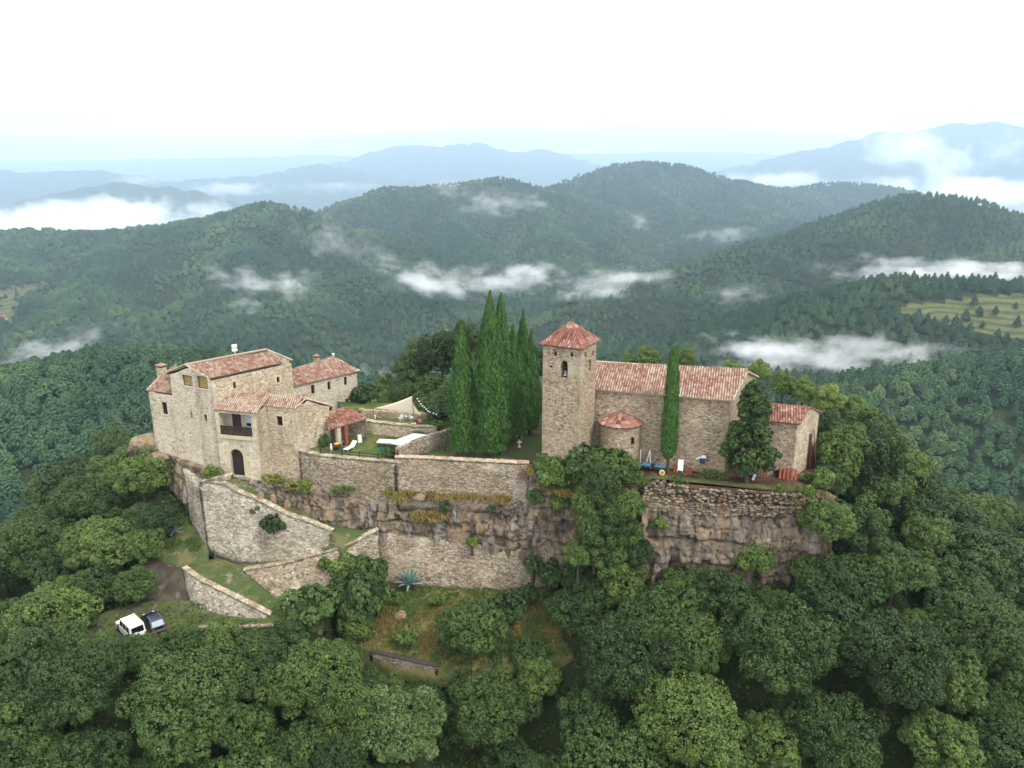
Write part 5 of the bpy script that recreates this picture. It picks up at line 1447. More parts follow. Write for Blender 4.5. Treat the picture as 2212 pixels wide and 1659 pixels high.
# ================================================================ CARS
def car(name, label, loc, rz, L, W, H, paint, boxy, glass_rear, lights):
    t = thing(name, label, "car", loc, rz)                      # local +x is the front
    hl, hw = L / 2, W / 2; g = .24
    def sect(x, w, z): return [(x, -w, z), (x, w, z)]
    belt = H * (.55 if boxy else .60)
    mb = MB()
    hood = hl - (1.15 if boxy else 1.0)
    low = [(-hl, g + .1), (-hl + .03, belt), (hood, belt), (hl - .06, belt - (.05 if boxy else .16)), (hl, g + .35), (hl - .1, g), (-hl + .15, g)]
    mb.prism([(x, -hw, z) for x, z in low], [(x, hw, z) for x, z in low])
    body = mb.build("body", paint, t, bevel=.06)
    rk, fk = (.10, .35) if boxy else (.62, .85)                 # rake of the rear and front screens
    b0, b1 = -hl + .06, hood + (.05 if boxy else .1)
    tw = hw - (.09 if boxy else .16)
    mb = MB()
    base = [(b0, -hw + .03, belt - .02), (b1, -hw + .03, belt - .02), (b1, hw - .03, belt - .02), (b0, hw - .03, belt - .02)]
    top = [(b0 + rk, -tw, H), (b1 - fk, -tw, H), (b1 - fk, tw, H), (b0 + rk, tw, H)]
    mb.prism(base, top); mb.build("cabin", paint, t, bevel=.05)
    base, top = [np.array(p) for p in base], [np.array(p) for p in top]
    def panel(a0, a1, c0, c1, u0, u1, v0, v1, off, mat, nm, parent):   # quad on a cabin face
        q_ = lambda u, v: (a0 * (1 - u) + a1 * u) * (1 - v) + (c0 * (1 - u) + c1 * u) * v
        P = [q_(u0, v0), q_(u1, v0), q_(u1, v1), q_(u0, v1)]
        n = np.cross(P[1] - P[0], P[3] - P[0]); n /= np.linalg.norm(n)
        m_ = MB(); m_.prism([p + n * off for p in P], [p + n * (off + .012) for p in P]); return m_.build(nm, mat, parent)
    ns = 3 if boxy else 2
    for i in range(ns):
        u0, u1 = .06 + i * .90 / ns, .06 + (i + 1) * .90 / ns - .05
        panel(base[0], base[1], top[0], top[1], u0, u1, .14, .86, .006, M_DARK, "side_window", t)
        panel(base[2], base[3], top[2], top[3], u0, u1, .14, .86, .006, M_DARK, "side_window", t)
    panel(base[3], base[0], top[3], top[0], .10, .90, .08 if boxy else .12, .84, .006, glass_rear, "rear_window", t)
    panel(base[1], base[2], top[1], top[2], .08, .92, .10, .88, .006, M_DARK, "windscreen", t)
    for sx in (-1, 1):
        for sy in (-1, 1):
            r = .37 if boxy else .31; c = (sx * (hl - .75), sy * (hw - .10), r)
            m_ = MB(); m_.bar((c[0], c[1] - .12, c[2]), (c[0], c[1] + .12, c[2]), r, 18); w = m_.build("wheel", M_TYRE, t)
            m_ = MB(); m_.bar((c[0], c[1] + sy * .10, c[2]), (c[0], c[1] + sy * .135, c[2]), r * .6, 12); m_.build("rim", M_STEEL, w)
    for sy in (-1, 1):
        m_ = MB(); z_ = belt - (.28 if boxy else .16); m_.box((-hl - .005, sy * (hw - (.12 if boxy else .22)), z_), (.06, .16 if boxy else .34, .30 if boxy else .16)); m_.build("tail_light", lights, t, bevel=.015)
        m_ = MB(); m_.box((b1 - .15, sy * (hw + .10), belt + .10), (.1, .18, .14)); m_.build("wing_mirror", M_TYRE, t, bevel=.02)
        m_ = MB(); m_.box((hl - .03, sy * (hw - .28), belt - .22), (.06, .26, .18)); m_.build("headlight", M_WHITE, t, bevel=.02)
    m_ = MB(); m_.box((-hl - .04, 0, g + .18), (.14, W * .96, .2)); m_.build("bumper", M_TYRE if boxy else M_STEEL, t, bevel=.03)
    if boxy:
        m_ = MB(); m_.bar((-hl - .02, .25, belt - .15), (-hl - .22, .25, belt - .15), .36, 18); m_.build("spare_wheel_cover", paint, t, bevel=.02)
        for sy in (-1, 1):
            m_ = MB(); m_.beam((b0 + rk, sy * (tw - .06), H + .03), (b1 - fk, sy * (tw - .06), H + .03), .05, .04); m_.build("roof_rail", paint, t)
    else:
        for sy in (-1, 1):
            m_ = MB(); m_.beam((b0 + rk + .1, sy * (tw - .08), H + .02), (b1 - fk - .1, sy * (tw - .08), H + .02), .04, .04); m_.build("roof_rail", M_STEEL, t)
    return t
M_TYRE = plain("tyre_rubber", "1c1c1d", .85, .2)
M_STEEL = plain("dull_steel", "8f9193", .45, .5, .7)
M_CARW = plain("white_car_paint", "f0efe9", .3, .5, vary=.04)
M_CARB = plain("dark_blue_car_paint", "161c33", .22, .6, vary=.06)
M_GLASSL = plain("painted_reflection_glass", "8fa3a6", .15, .6)  # pale teal reflection painted into the glass colour
M_TAIL = plain("red_lens", "b01f1f", .3, .5)
cz = -14.78
c1_ = onz(279, 1334, cz + 2.0); c2_ = onz(330, 1327, cz + 1.45)
_f, _r = onz(266.8, 1321.8, cz + 2), onz(291.3, 1345.5, cz + 2); hd1 = math.atan2(_f[1] - _r[1], _f[0] - _r[0])
car("off_road_car", "boxy white off road car with dark rear window parked beside the dark blue car", (c1_[0], c1_[1], cz), hd1, 4.2, 1.68, 1.9, M_CARW, True, M_DARK, M_TAIL)
car("hatchback_car", "dark blue hatchback car with red tail lights parked right of the white car", (c2_[0], c2_[1], cz), hd1 - .12, 3.9, 1.6, 1.4, M_CARB, False, M_GLASSL, M_TAIL)

# ================================================================ THINGS IN THE GARDEN
M_CREAM = plain("cream_canvas", "f2e4ca", .9, .1, vary=.05)
M_COVER = plain("white_sheet", "dfe5ec", .7, .2, vary=.06)
M_GREENW = plain("dark_fence_wood", "3c3d31", .9, .15, vary=.3)
M_TERRA = plain("terracotta", "9c5a48", .9, .15, vary=.2)
M_BLUE = plain("sky_blue_sheet", "2f86b5", .6, .3, vary=.15)
M_RED = plain("red_plastic", "b8321f", .5, .4, vary=.1)
M_YEL = plain("yellow_plastic", "b9ab35", .6, .3, vary=.15)
M_STONEW = plain("white_stone", "dbd8ca", .9, .15, vary=.15)
M_RUST = plain("rusty_sheet", "4b2c24", .9, .2, vary=.35)
M_PINK = plain("pink_cushion", "b98f8c", .9, .1)
# rail fence on the wall
fence = thing("rail_fence", "dark wooden two rail fence along the wall at the front of the lawn", "fence")
F0, F1 = onz(692, 984.5, 0) + (0, .25, .12), onz(852, 999.5, 0) + (0, .25, .12)
for f in (.0, .29, .53, .78, 1.0):
    p = F0 + (F1 - F0) * f; mb = MB(); mb.box((p[0], p[1], p[2] + .40), (.12, .12, .85)); mb.build("post", M_GREENW, fence)
for z in (.32, .66):
    mb = MB(); mb.beam(F0 + (-.2, -.08, z), F1 + (.1, -.08, z), .05, .11); mb.build("rail", M_GREENW, fence)
# sun lounger
lg = onz(757, 968, .15); t = thing("sun_lounger", "white sun lounger with raised back on the lawn near the brick pillar", "lounger", (lg[0], lg[1], 0), R(62))
mb = MB(); mb.box((-.35, 0, .30), (1.25, .66, .05)); mb.build("seat", M_WHITE, t)
mb = MB(); mb.prism([(.28, -.33, .28), (.98, -.33, .80), (.98, .33, .80), (.28, .33, .28)], [(.26, -.33, .325), (.95, -.33, .845), (.95, .33, .845), (.26, .33, .325)]); mb.build("backrest", M_WHITE, t)
for x in (-.9, .25):
    for y in (-.28, .28):
        mb = MB(); mb.box((x, y, .14), (.05, .05, .28)); mb.build("leg", M_WHITE, t)
# table with hanging cloth
tb = onz(836, 958, .4); t = thing("garden_table", "dark garden table under a white cloth at the left end of the white cover", "table", (tb[0], tb[1], 0), R(-10))
mb = MB(); mb.box((0, 0, .72), (2.2, .9, .06)); mb.build("tabletop", M_WOOD, t)
for x in (-.95, .95):
    for y in (-.36, .36):
        mb = MB(); mb.box((x, y, .345), (.09, .09, .69)); mb.build("leg", M_WOOD, t)
def cloth(name, label, corners, mat, sag=.08, n=12, drop=.0, cat="cover", jit=.02, rise=0):
    P = [np.array(p, float) for p in corners]; u = np.linspace(0, 1, n)
    G = np.stack([[(P[0] * (1 - a) + P[1] * a) * (1 - b) + (P[3] * (1 - a) + P[2] * a) * b for a in u] for b in u])
    bump_ = np.sin(np.pi * u)[None, :] * np.sin(np.pi * u)[:, None]
    G[..., 2] += rise * bump_ - sag * bump_ + jit * fbm(G[..., 0] * 3, G[..., 1] * 3, s=3, o=3)
    if drop:
        ring = G.copy(); G = np.concatenate([G[:1] - (0, 0, drop), G, G[-1:] - (0, 0, drop)], 0); G = np.concatenate([G[:, :1], G, G[:, -1:]], 1); G[1:-1, 0, 2] -= drop; G[1:-1, -1, 2] -= drop
    me = gridmesh(name, G, mat); o = link(name, me); sm = o.modifiers.new("thickness", 'SOLIDIFY'); sm.thickness = .012
    return tag(o, label, cat)
q = lambda x, y, z: onz(x, y, z)
cth = []
for dx, dy in ((-1.15, -.55), (1.15, -.55), (1.15, .5), (-1.15, .5)):
    cth.append((tb[0] + dx * math.cos(R(-10)) - dy * math.sin(R(-10)), tb[1] + dx * math.sin(R(-10)) + dy * math.cos(R(-10)), .77))
cloth("tablecloth", "white cloth hanging over the dark garden table on the lawn", cth, M_COVER, 0, 12, .22, "tablecloth", .01)
cloth("white_cover", "long white sheet stretched over the bed beside the right lawn wall", [q(842, 955, 1.75), q(866, 960.5, 1.95), q(926, 939.5, 1.95), q(893, 936, 1.75)], M_COVER, -.18, 14, .25)
# shade sail, its posts, string of lights
def sail(A, B, C, n=16):
    A, B, C = (np.array(p, float) for p in (A, B, C)); cen = (A + B + C) / 3; V, F, idx = [], [], {}
    for i in range(n + 1):
        for j in range(n + 1 - i):
            a, b = i / n, j / n; c = 1 - a - b
            p = A * a + B * b + C * c
            edge = 1 - 4 * min(a * b if c == 0 else 9, b * c if a == 0 else 9, a * c if b == 0 else 9) if min(a, b, c) == 0 else 1
            pull = .55 * (max(a * b * (1 - c) ** 2, b * c * (1 - a) ** 2, a * c * (1 - b) ** 2)) * 1.15
            p = p + (cen - p) * pull - np.array([0, 0, .5]) * (27 * a * b * c) * .6
            idx[i, j] = len(V); V.append(p)
    for i in range(n):
        for j in range(n - i):
            F.append((idx[i, j], idx[i + 1, j], idx[i, j + 1]))
            if j < n - i - 1: F.append((idx[i + 1, j], idx[i + 1, j + 1], idx[i, j + 1]))
    return np.array(V), np.array(F)
SA, SB, SC_ = onz(806, 882.5, 3.3), onz(890.4, 855.5, 5.6), onz(911, 897.5, 2.9)
V, F = sail(SA, SB, SC_)
o = link("shade_sail", npmesh("shade_sail", V, F, M_CREAM, True)); o.modifiers.new("t", 'SOLIDIFY').thickness = .012
tag(o, "cream triangular shade sail stretched over the upper garden", "shade sail")
for P, lb in ((SA, "grey post holding the left corner of the shade sail"), (SB, "tall grey post holding the highest corner of the shade sail"), (SC_, "short grey post holding the lower right corner of the shade sail")):
    mb = MB(); mb.bar((P[0] + .1, P[1] + .1, .5), (P[0] + .02, P[1] + .02, P[2] + .1), .05, 8); tag(mb.build("sail_post", M_TIMBER), lb, "post")
sl = thing("string_light", "string of round white bulbs hanging in a curve right of the shade sail", "string light")
pz = [((x / 3.687 + 1150) / 1.7179, (y / 3.687 + 1400) / 1.7179) for x, y in ((1440, 245), (1470, 293), (1495, 330), (1518, 365), (1540, 390), (1565, 412), (1590, 437), (1615, 460), (1640, 475), (1690, 492), (1730, 508), (1770, 523))]
pp = [onz(x, y, 5.7 - .28 * i) for i, (x, y) in enumerate(pz)]
mb = MB()
for a, b in zip(pp[:-1], pp[1:]): mb.bar(a + (0, 0, .1), b + (0, 0, .1), .012, 4)
mb.build("wire", M_TYRE, sl)
for p in pp[1:]:
    bm = bmesh.new(); bmesh.ops.create_icosphere(bm, subdivisions=2, radius=.10); me = bpy.data.meshes.new("bulb"); bm.to_mesh(me); bm.free(); me.materials.append(M_WHITE); link("bulb", me, sl, p)
# white chairs and odds and ends at the edge of the upper garden
def chair(x, y, z, rz, label, mat=M_WHITE):
    p = onz(x, y, z); t = thing("garden_chair", label, "chair", p, rz, "white chairs in the upper garden")
    mb = MB(); mb.box((0, 0, .42), (.48, .48, .05)); mb.build("seat", mat, t)
    mb = MB(); mb.box((-.24, 0, .72), (.05, .48, .5)); mb.build("backrest", mat, t, bevel=.02)
    for a in (-.2, .2):
        for b in (-.2, .2):
            mb = MB(); mb.box((a, b, .2), (.05, .05, .4)); mb.build("leg", mat, t)
chair(866, 909, 1.45, 2.2, "leftmost white garden chair under the shade sail"); chair(878, 905, 1.45, 4.0, "white garden chair in the middle under the shade sail"); chair(890, 908, 1.45, .4, "rightmost white garden chair under the shade sail"); chair(884, 899, 1.45, 5.2, "white garden chair standing behind the other three")
mb = MB(); mb.lathe([(.16, 0), (.2, .34), (.19, .34), (.15, .02)], 14, onz(900, 912, 1.45)); tag(mb.build("bucket", M_RED), "small red bucket on the upper garden wall, right of the white chairs", "bucket")
mb = MB(); mb.box(onz(907, 910, 1.75), (.5, .4, .45)); tag(mb.build("cushion", M_PINK, bevel=.08), "pale pink cushion beside the red bucket on the garden wall", "cushion")
mb = MB(); mb.lathe([(.22, 0), (.22, .1), (.1, .16), (.09, .6), (.3, .72), (.34, .86), (.28, .8), (.05, .74)], 16, onz(894, 928, .9)); tag(mb.build("stone_fountain", M_STONEW, smooth=True), "small pale stone basin on a foot against the garden wall", "fountain")
mb = MB(); mb.lathe([(.12, 0), (.12, .08), (.06, .14), (.18, .4), (.14, .5), (.05, .52)], 14, onz(810, 905, 1.6)); tag(mb.build("stone_urn", M_STONEW, smooth=True), "small pale urn on the wall between the two lawns", "urn")
# porch things
pc = onz(725, 966, .4); t = thing("garden_cart", "dark red garden cart with a yellow cover under the porch", "cart", (pc[0], pc[1] + .3, 0), R(40))
mb = MB(); mb.box((0, 0, .48), (1.1, .7, .42)); mb.build("body", plain("dark_red_metal", "6d2a2a", .5, .4), t, bevel=.05)
mb = MB(); mb.box((.1, 0, .74), (.6, .55, .1)); mb.build("cover", plain("bright_yellow_cover", "c9c338", .7, .2), t, bevel=.03)
for y in (-.36, .36): mb = MB(); mb.bar((-.3, y - .04, .24), (-.3, y + .04, .24), .24, 16); mb.build("wheel", M_TYRE, t)
mb = MB(); mb.bar((.5, 0, .5), (1.1, 0, .85), .03); mb.build("handle", M_STEEL, t)
p = onz(777, 951, .3); mb = MB(); mb.box((p[0], p[1], .5), (.5, .35, 1.0), R(30)); tag(mb.build("white_cabinet", M_WHITE, bevel=.03), "small white cabinet standing by the right porch pillar", "cabinet")
p = onz(716, 975, 0); mb = MB(); mb.lathe([(.16, 0), (.18, .1), (.13, .4), (.17, .62), (.09, .8), (.11, .95), (.02, 1.06)], 12, p); tag(mb.build("stone_figure", M_STONEW, smooth=True), "small weathered stone garden figure at the left end of the fence", "statue")
mb = MB(); p = onz(825, 975, .05); mb.box((p[0], p[1], .32), (.55, .08, .64), R(-14)); tag(mb.build("garden_net_frame", plain("teal_mesh", "2f7064", .8, .2), bevel=.02), "teal net frame hanging below the garden table", "net")
# graveyard side: white cross, stone post, dark bench
p = onz(1122, 966, 0); mb = MB(); mb.box((p[0], p[1], .5), (.18, .14, 1.0)); mb.box((p[0], p[1], .68), (.62, .13, .16)); mb.box((p[0], p[1], .06), (.4, .3, .12)); tag(mb.build("stone_cross", M_STONEW), "small white stone cross on the grass between cypresses and tower", "cross")
p = onz(1127, 952, 0); mb = MB(); mb.lathe([(.16, 0), (.15, 1.4), (.11, 1.5)], 10, p); tag(mb.build("stone_post", M_PLASTER, smooth=True), "grey stone post just behind the white cross", "post")
p = onz(968, 974, 0); t = thing("bench", "small dark bench on the grass right of the lawn wall", "bench", p, R(-12))
mb = MB(); mb.box((0, 0, .45), (1.1, .35, .06)); mb.build("seat", M_WOOD, t)
for x in (-.45, .45): mb = MB(); mb.box((x, 0, .21), (.07, .3, .42)); mb.build("leg", M_WOOD, t)
# iron fence behind the grass
FA, FB = onz(1128, 935, .0), onz(1178, 942, .0); t = thing("iron_fence", "dark iron fence between the last cypress and the tower", "fence")
for z in (.75, 1.25): mb = MB(); mb.beam(FA + (0, 0, z), FB + (0, 0, z), .04, .05); mb.build("rail", M_TYRE, t)
for i in range(9): p = FA + (FB - FA) * i / 8; mb = MB(); mb.box((p[0], p[1], .65), (.04, .04, 1.3)); mb.build("bar", M_TYRE, t)

# ================================================================ THE MASONS' CLUTTER ALONG THE CHURCH WALL
an = math.atan2(dn[1], dn[0])
p = onz(1412, 1012, .45); t = thing("work_table", "long work table covered with sky blue sheets left of the narrow cypress", "table", (p[0], p[1], 0), an)
mb = MB(); mb.box((-.85, .0, .88), (.95, .95, .05)); mb.build("blue_sheet", M_BLUE, t); mb = MB(); mb.box((.75, 0, .885), (1.15, .95, .05)); mb.build("blue_sheet", M_BLUE, t)
mb = MB(); mb.box((0, 0, .82), (2.7, .9, .06)); mb.build("tabletop", M_WOOD, t)
for x in (-1.2, 1.2):
    for y in (-.35, .35): mb = MB(); mb.box((x, y, .395), (.08, .08, .79)); mb.build("leg", plain("red_leg", "6a2c22", .7) if x > 0 and y < 0 else M_WOOD, t)
mb = MB(); mb.box((.7, .05, .98), (.5, .3, .12)); mb.build("tool_box", M_TERRA, t)
p = onz(1393, 1008, .3); t = thing("white_trestle", "tall white trestle standing at the left end of the blue table", "trestle", (p[0], p[1] + .5, 0), an)
for a, b in (((-.45, 0, 0), (-.5, .0, 2.15)), ((.15, .1, 0), (.55, .05, 2.15)), ((.75, -.1, 0), (.6, 0, 2.15))): mb = MB(); mb.bar(a, b, .07, 6); mb.build("pole", M_WHITE, t)
p = onz(1430, 1021, .3); mb = MB(); n0 = Vector((0, -.9, .45)).normalized()
mb.bar(Vector(p), Vector(p) + n0 * .1, .34, 18); o = mb.build("straw_hat", plain("straw", "c9b079", .9), bevel=.03); tag(o, "round cream straw hat lying left of the cypress trunk", "hat")
mb = MB(); mb.bar(Vector(p) + n0 * .1, Vector(p) + n0 * .2, .16, 14); mb.build("crown", plain("straw_dark", "8a6a42", .9), o)
wallspot = lambda x, k=.6: HC.at(NLw[:2], NRw[:2], HC.hit(x, 1000, NLw[:2], NRw[:2])[0], 0, -k)
p = wallspot(1471, .55); t = thing("white_board", "white rectangular board leaning on the church wall right of the cypress", "board", (p[0], p[1], 0), an)
mb = MB(); mb.prism([(-.32, -.25, .2), (.32, -.25, .2), (.32, -.21, .2), (-.32, -.21, .2)], [(-.32, .3, 1.35), (.32, .3, 1.35), (.32, .34, 1.35), (-.32, .34, 1.35)]); mb.build("panel", M_WHITE, t)
for x in (-.28, .28): mb = MB(); mb.bar((x, -.25, 0), (x, -.2, .25), .03); mb.build("leg", M_WHITE, t)
def tiles(x, y, cols, rows, label, lean=.35, z=0.0, sz=1.0):
    p = onz(x, y, z) if x > 1600 else wallspot(x, .9); t = thing("roof_tile_stack", label, "tile stack", (p[0], p[1], z), an, "stacks of roof tiles by the church")
    for c in range(cols):
        mb = MB()
        for r_ in range(rows):
            x0 = (c - (cols - 1) / 2) * .36 * sz; y0 = r_ * .05
            pts0 = [(x0 + .12 * sz * math.cos(a), y0 - .09 * math.sin(a), 0.02) for a in np.linspace(0, math.pi, 7)]
            pts1 = [(q_[0], q_[1] + lean, 1.0 * sz) for q_ in pts0]
            for i in range(6): mb.poly([pts0[i], pts0[i + 1], pts1[i + 1], pts1[i]])
        o = mb.build("tile_row", M_TERRA, t, fix=False); m_ = o.modifiers.new("t", 'SOLIDIFY'); m_.thickness = .018
tiles(1701, 1036, 5, 3, "large row of red roof tiles leaning by the annex wall", .5, 0, 1.15)
tiles(1641, 1030, 2, 3, "small pair of red tile rows just right of the conifer trunk", .3, 0, .9); tiles(1653, 1029, 2, 2, "slim pair of red tile rows left of the dark annex opening", .3, 0, .85)
tiles(1461, 1012, 2, 4, "low stack of red tiles below the white board", .2, 0, .75); tiles(1490, 1015, 3, 4, "low stack of orange tiles right of the white board", .2, 0, .65)
p = onz(1681, 1022, .4); mb = MB(); mb.box((p[0], p[1], .45), (.95, .5, .62), an); tag(mb.build("dark_opening_block", M_DARK, bevel=.02), "dark block standing in for the shaded annex opening, left of the large tile row", "crate")  # solid dark block added for the shade inside the annex opening
# jacket on a hook, red chair, yellow bucket, blue table, bins
p = ony(1518, 992, 80.9); jt = thing("jacket", "white and navy jacket hung on the church wall", "jacket", (p[0], p[1] + 1.6, p[2]), an)
s_ = HC.hit(1518, 986, NLw[:2], NRw[:2]); jp = HC.at(NLw[:2], NRw[:2], s_[0], s_[1], -.02); jt.location = jp
mb = MB(); mb.prism([(-.28, -.14, -.85), (.26, -.14, -.85), (.26, .0, -.85), (-.28, .0, -.85)], [(-.34, -.2, -.12), (.36, -.2, -.12), (.36, .0, -.12), (-.34, .0, -.12)]); mb.build("body", plain("navy_cloth", "3b4560", .9), jt, bevel=.05)
mb = MB(); mb.prism([(-.38, -.22, -.2), (.42, -.22, -.2), (.42, .0, -.2), (-.38, .0, -.2)], [(-.05, -.18, .2), (.35, -.18, .2), (.35, .0, .2), (-.05, .0, .2)]); mb.build("shoulder", M_WHITE, jt, bevel=.07)
mb = MB(); mb.prism([(-.8, -.16, -.32), (-.68, -.16, -.42), (-.68, -.02, -.42), (-.8, -.02, -.32)], [(-.3, -.18, .02), (-.2, -.18, -.2), (-.2, -.02, -.2), (-.3, -.02, .02)]); mb.build("sleeve", M_WHITE, jt, bevel=.04)
p = onz(1588, 1031, 0); t = thing("red_chair", "red plastic chair with pale frame left of the conifer", "chair", p, an + .2)
mb = MB(); mb.box((.1, .05, .44), (.5, .48, .06)); mb.build("seat", M_RED, t, bevel=.02); mb = MB(); mb.box((.1, .3, .75), (.5, .06, .58)); mb.build("backrest", M_RED, t, bevel=.02)
for a in (-.15, .33):
    for b in (-.15, .27): mb = MB(); mb.box((a, b, .2), (.05, .05, .4)); mb.build("leg", M_TIMBER, t)
p = onz(1600, 1029, 0); mb = MB(); mb.lathe([(.2, 0), (.26, .55), (.24, .55), (.18, .03)], 14, p); tag(mb.build("yellow_bucket", M_YEL), "yellow green bucket between the red chair and the small blue table", "bucket")
p = onz(1605, 1036, 0); t = thing("small_table", "small table under a bright blue sheet at the conifer foot", "table", p, an)
mb = MB(); mb.box((0, 0, .68), (.85, .6, .05)); mb.build("tabletop", M_WOOD, t); mb = MB(); mb.box((0, 0, .735), (.95, .7, .05)); mb.prism([(-.3, -.2, .762), (.2, -.2, .762), (.2, .25, .762), (-.3, .25, .762)], [(-.12, -.05, .9), (.05, -.05, .9), (.05, .1, .9), (-.12, .1, .9)]); mb.build("blue_sheet", plain("bright_blue_sheet", "2b93cc", .6), t)
for a in (-.36, .36):
    for b in (-.24, .24): mb = MB(); mb.box((a, b, .33), (.05, .05, .65)); mb.build("leg", M_WOOD, t)
p = onz(1626, 1037, 0); t = thing("white_canister", "white canister with dark lid leaning right of the conifer trunk", "canister", p, 0); t.rotation_euler = (0, R(14), 0)
mb = MB(); mb.box((0, 0, .38), (.28, .24, .76)); mb.build("body", M_WHITE, t, bevel=.04); mb = MB(); mb.bar((0, 0, .761), (0, 0, .84), .07, 10); mb.build("lid", M_DARK, t)
p = onz(1631, 1031, 0); mb = MB(); mb.lathe([(.3, 0), (.36, .5), (.34, .5), (.28, .04)], 16, p); tag(mb.build("blue_tub", plain("blue_plastic", "24587f", .5, .4)), "dark blue tub behind the white canister", "tub")
# rusty sheets leaning against the gable of the annex
A_, B_ = aE1[:2], aE2[:2]
s_, _z = HA.hit(1741, 1000, A_, B_)
gs = thing("rusty_sheet", "rusty brown metal sheets leaning upright against the annex gable", "metal sheet")
for i, (ds, w, h, k) in enumerate(((0, .5, 4.4, .5), (.45, .55, 3.1, .6), (.95, .6, 2.6, .7), (1.5, .5, 2.9, .65))):
    b0_, b1_ = HA.at(A_, B_, s_ + ds, -.2, -k), HA.at(A_, B_, s_ + ds + w, -.2, -k); t0_, t1_ = HA.at(A_, B_, s_ + ds + .05, h, -.12), HA.at(A_, B_, s_ + ds + w - .05, h * .96, -.12)
    th = np.array([-.02, .03, 0]); mb = MB(); mb.prism([b0_, b1_, b1_ + th, b0_ + th], [t0_, t1_, t1_ + th, t0_ + th]); mb.build("sheet", M_RUST, gs)
b0_ = HA.at(A_, B_, s_ + 1.25, 0, -.75); t0_ = HA.at(A_, B_, s_ + .9, 4.6, -.14); mb = MB(); mb.bar(b0_, t0_, .06, 6); tag(mb.build("plank", M_TIMBER), "pale plank leaning over the rusty sheets", "plank")
# loose rubble on the red earth
def boulder_mesh(seed, sq=(1, 1, .7)):
    bm = bmesh.new(); bmesh.ops.create_icosphere(bm, subdivisions=2, radius=1.0); V = np.array([v.co for v in bm.verts])
    d1, d2, v = worley(V * 1.1 + seed * 7.3, seed); V = V * (1 - .25 * v + .2 * fbm(V[:, 0], V[:, 1], V[:, 2] + seed, s=seed))[:, None] * np.array(sq)
    for b, c in zip(bm.verts, V): b.co = c
    me = bpy.data.meshes.new("stone"); bm.to_mesh(me); bm.free(); return me
rng = np.random.default_rng(5)
SM = [boulder_mesh(i) for i in range(5)]
SV = [(np.array([v.co[:] for v in m.vertices]), np.array([p.vertices[:] for p in m.polygons])) for m in SM]
V, F, T, n0 = [], [], [], 0
TP = np.concatenate([TAL[2:-2, 1:-1].reshape(-1, 3)] + [TAL[2:-2, -6:-1].reshape(-1, 3)] * 3)
sel = rng.integers(0, len(TP), 2600)
for i in sel:
    v, f = SV[int(rng.integers(5))]; s = rng.uniform(.07, .32) ** 1.05; a = rng.uniform(0, 6.28); ro = np.array([[math.cos(a), -math.sin(a), 0], [math.sin(a), math.cos(a), 0], [0, 0, 1]])
    V.append(v @ ro.T * s + TP[i] + (rng.normal(0, .15), rng.normal(0, .15), s * .3)); F.append(f + n0); T.append(np.full(len(v), rng.uniform(.1, .66))); n0 += len(v)
me = npmesh("rubble", np.concatenate(V), np.concatenate(F), M_ROCK); fattr(me, "cell", np.concatenate(T), 'POINT'); fattr(me, "groove", np.zeros(n0), 'POINT'); tag(link("rubble", me), kind="stuff")
def boulder(x, y, z, s, label, seed, sq=(1, 1, .7)):
    v = boulder_mesh(seed, sq); bm = bmesh.new(); bm.from_mesh(v); bmesh.ops.subdivide_edges(bm, edges=bm.edges, cuts=2, use_grid_fill=True); V = np.array([q_.co[:] for q_ in bm.verts]); V = V * (1 + .10 * fbm(V[:, 0] * 3, V[:, 1] * 3, V[:, 2] * 3, s=seed, o=4))[:, None]
    for b, c in zip(bm.verts, V): b.co = c
    me = bpy.data.meshes.new("boulder"); bm.to_mesh(me); bm.free(); me.materials.append(M_ROCK); n = len(me.vertices); fattr(me, "cell", np.full(n, .5) + .2 * fbm(V[:, 0] * 2, V[:, 1] * 2, V[:, 2] * 2, s=1), 'POINT'); fattr(me, "groove", np.zeros(n), 'POINT')
    o = link("boulder", me, None, onz(x, y, z)); o.scale = (s, s, s); tag(o, label, "boulder")
boulder(318, 955, -1.0, 1.9, "big overhanging brown boulder at the left corner of the house", 3, (1.3, 1, .7))
boulder(345, 985, -2.6, 1.6, "layered grey boulder under the left corner of the house", 4, (1.4, 1, .5))
boulder(905, 1075, -3.9, .75, "pale rounded boulder on the ledge below the cypress wall", 6)
boulder(1445, 1062, -.7, .45, "pale loose stone on the red earth below the cypress trunk", 7)
boulder(865, 1330, -16.2, .8, "dark square boulder in the middle of the dry bank", 8, (1, .8, 1))
for i, (x, y, z) in enumerate(((563, 1075, -5.0), (590, 1080, -5.4), (620, 1092, -6.0))): boulder(x, y, z, .75, "%s upright brown rock beside the ramp below the succulents" % ("left", "middle", "right")[i], 20 + i, (.7, .7, 1.1))
# little farm building on the left meadow
b_ = surf_px(4, 692, 0, 300, 1500)
if b_ is not None:
    t = thing("farm_building", "tiny pale farm building with red roof at the left picture edge", "building", b_, R(12)); s = 1.0
    mb = MB(); mb.box((0, 0, 2), (11, 7, 6)); mb.build("wall", M_PLASTER, t)
    mb = MB(); mb.prism([(-6, -4, 5.003), (6, -4, 5.003), (6, 4, 5.003), (-6, 4, 5.003)], [(-6, -.1, 6.8), (6, -.1, 6.8), (6, .1, 6.8), (-6, .1, 6.8)]); mb.build("roof", M_TERRA, t)
    for x in (-3, 2.5): mb = MB(); mb.box((x, -3.52, 2.4), (1.2, .1, 2.2)); mb.build("window", M_DARK, t)
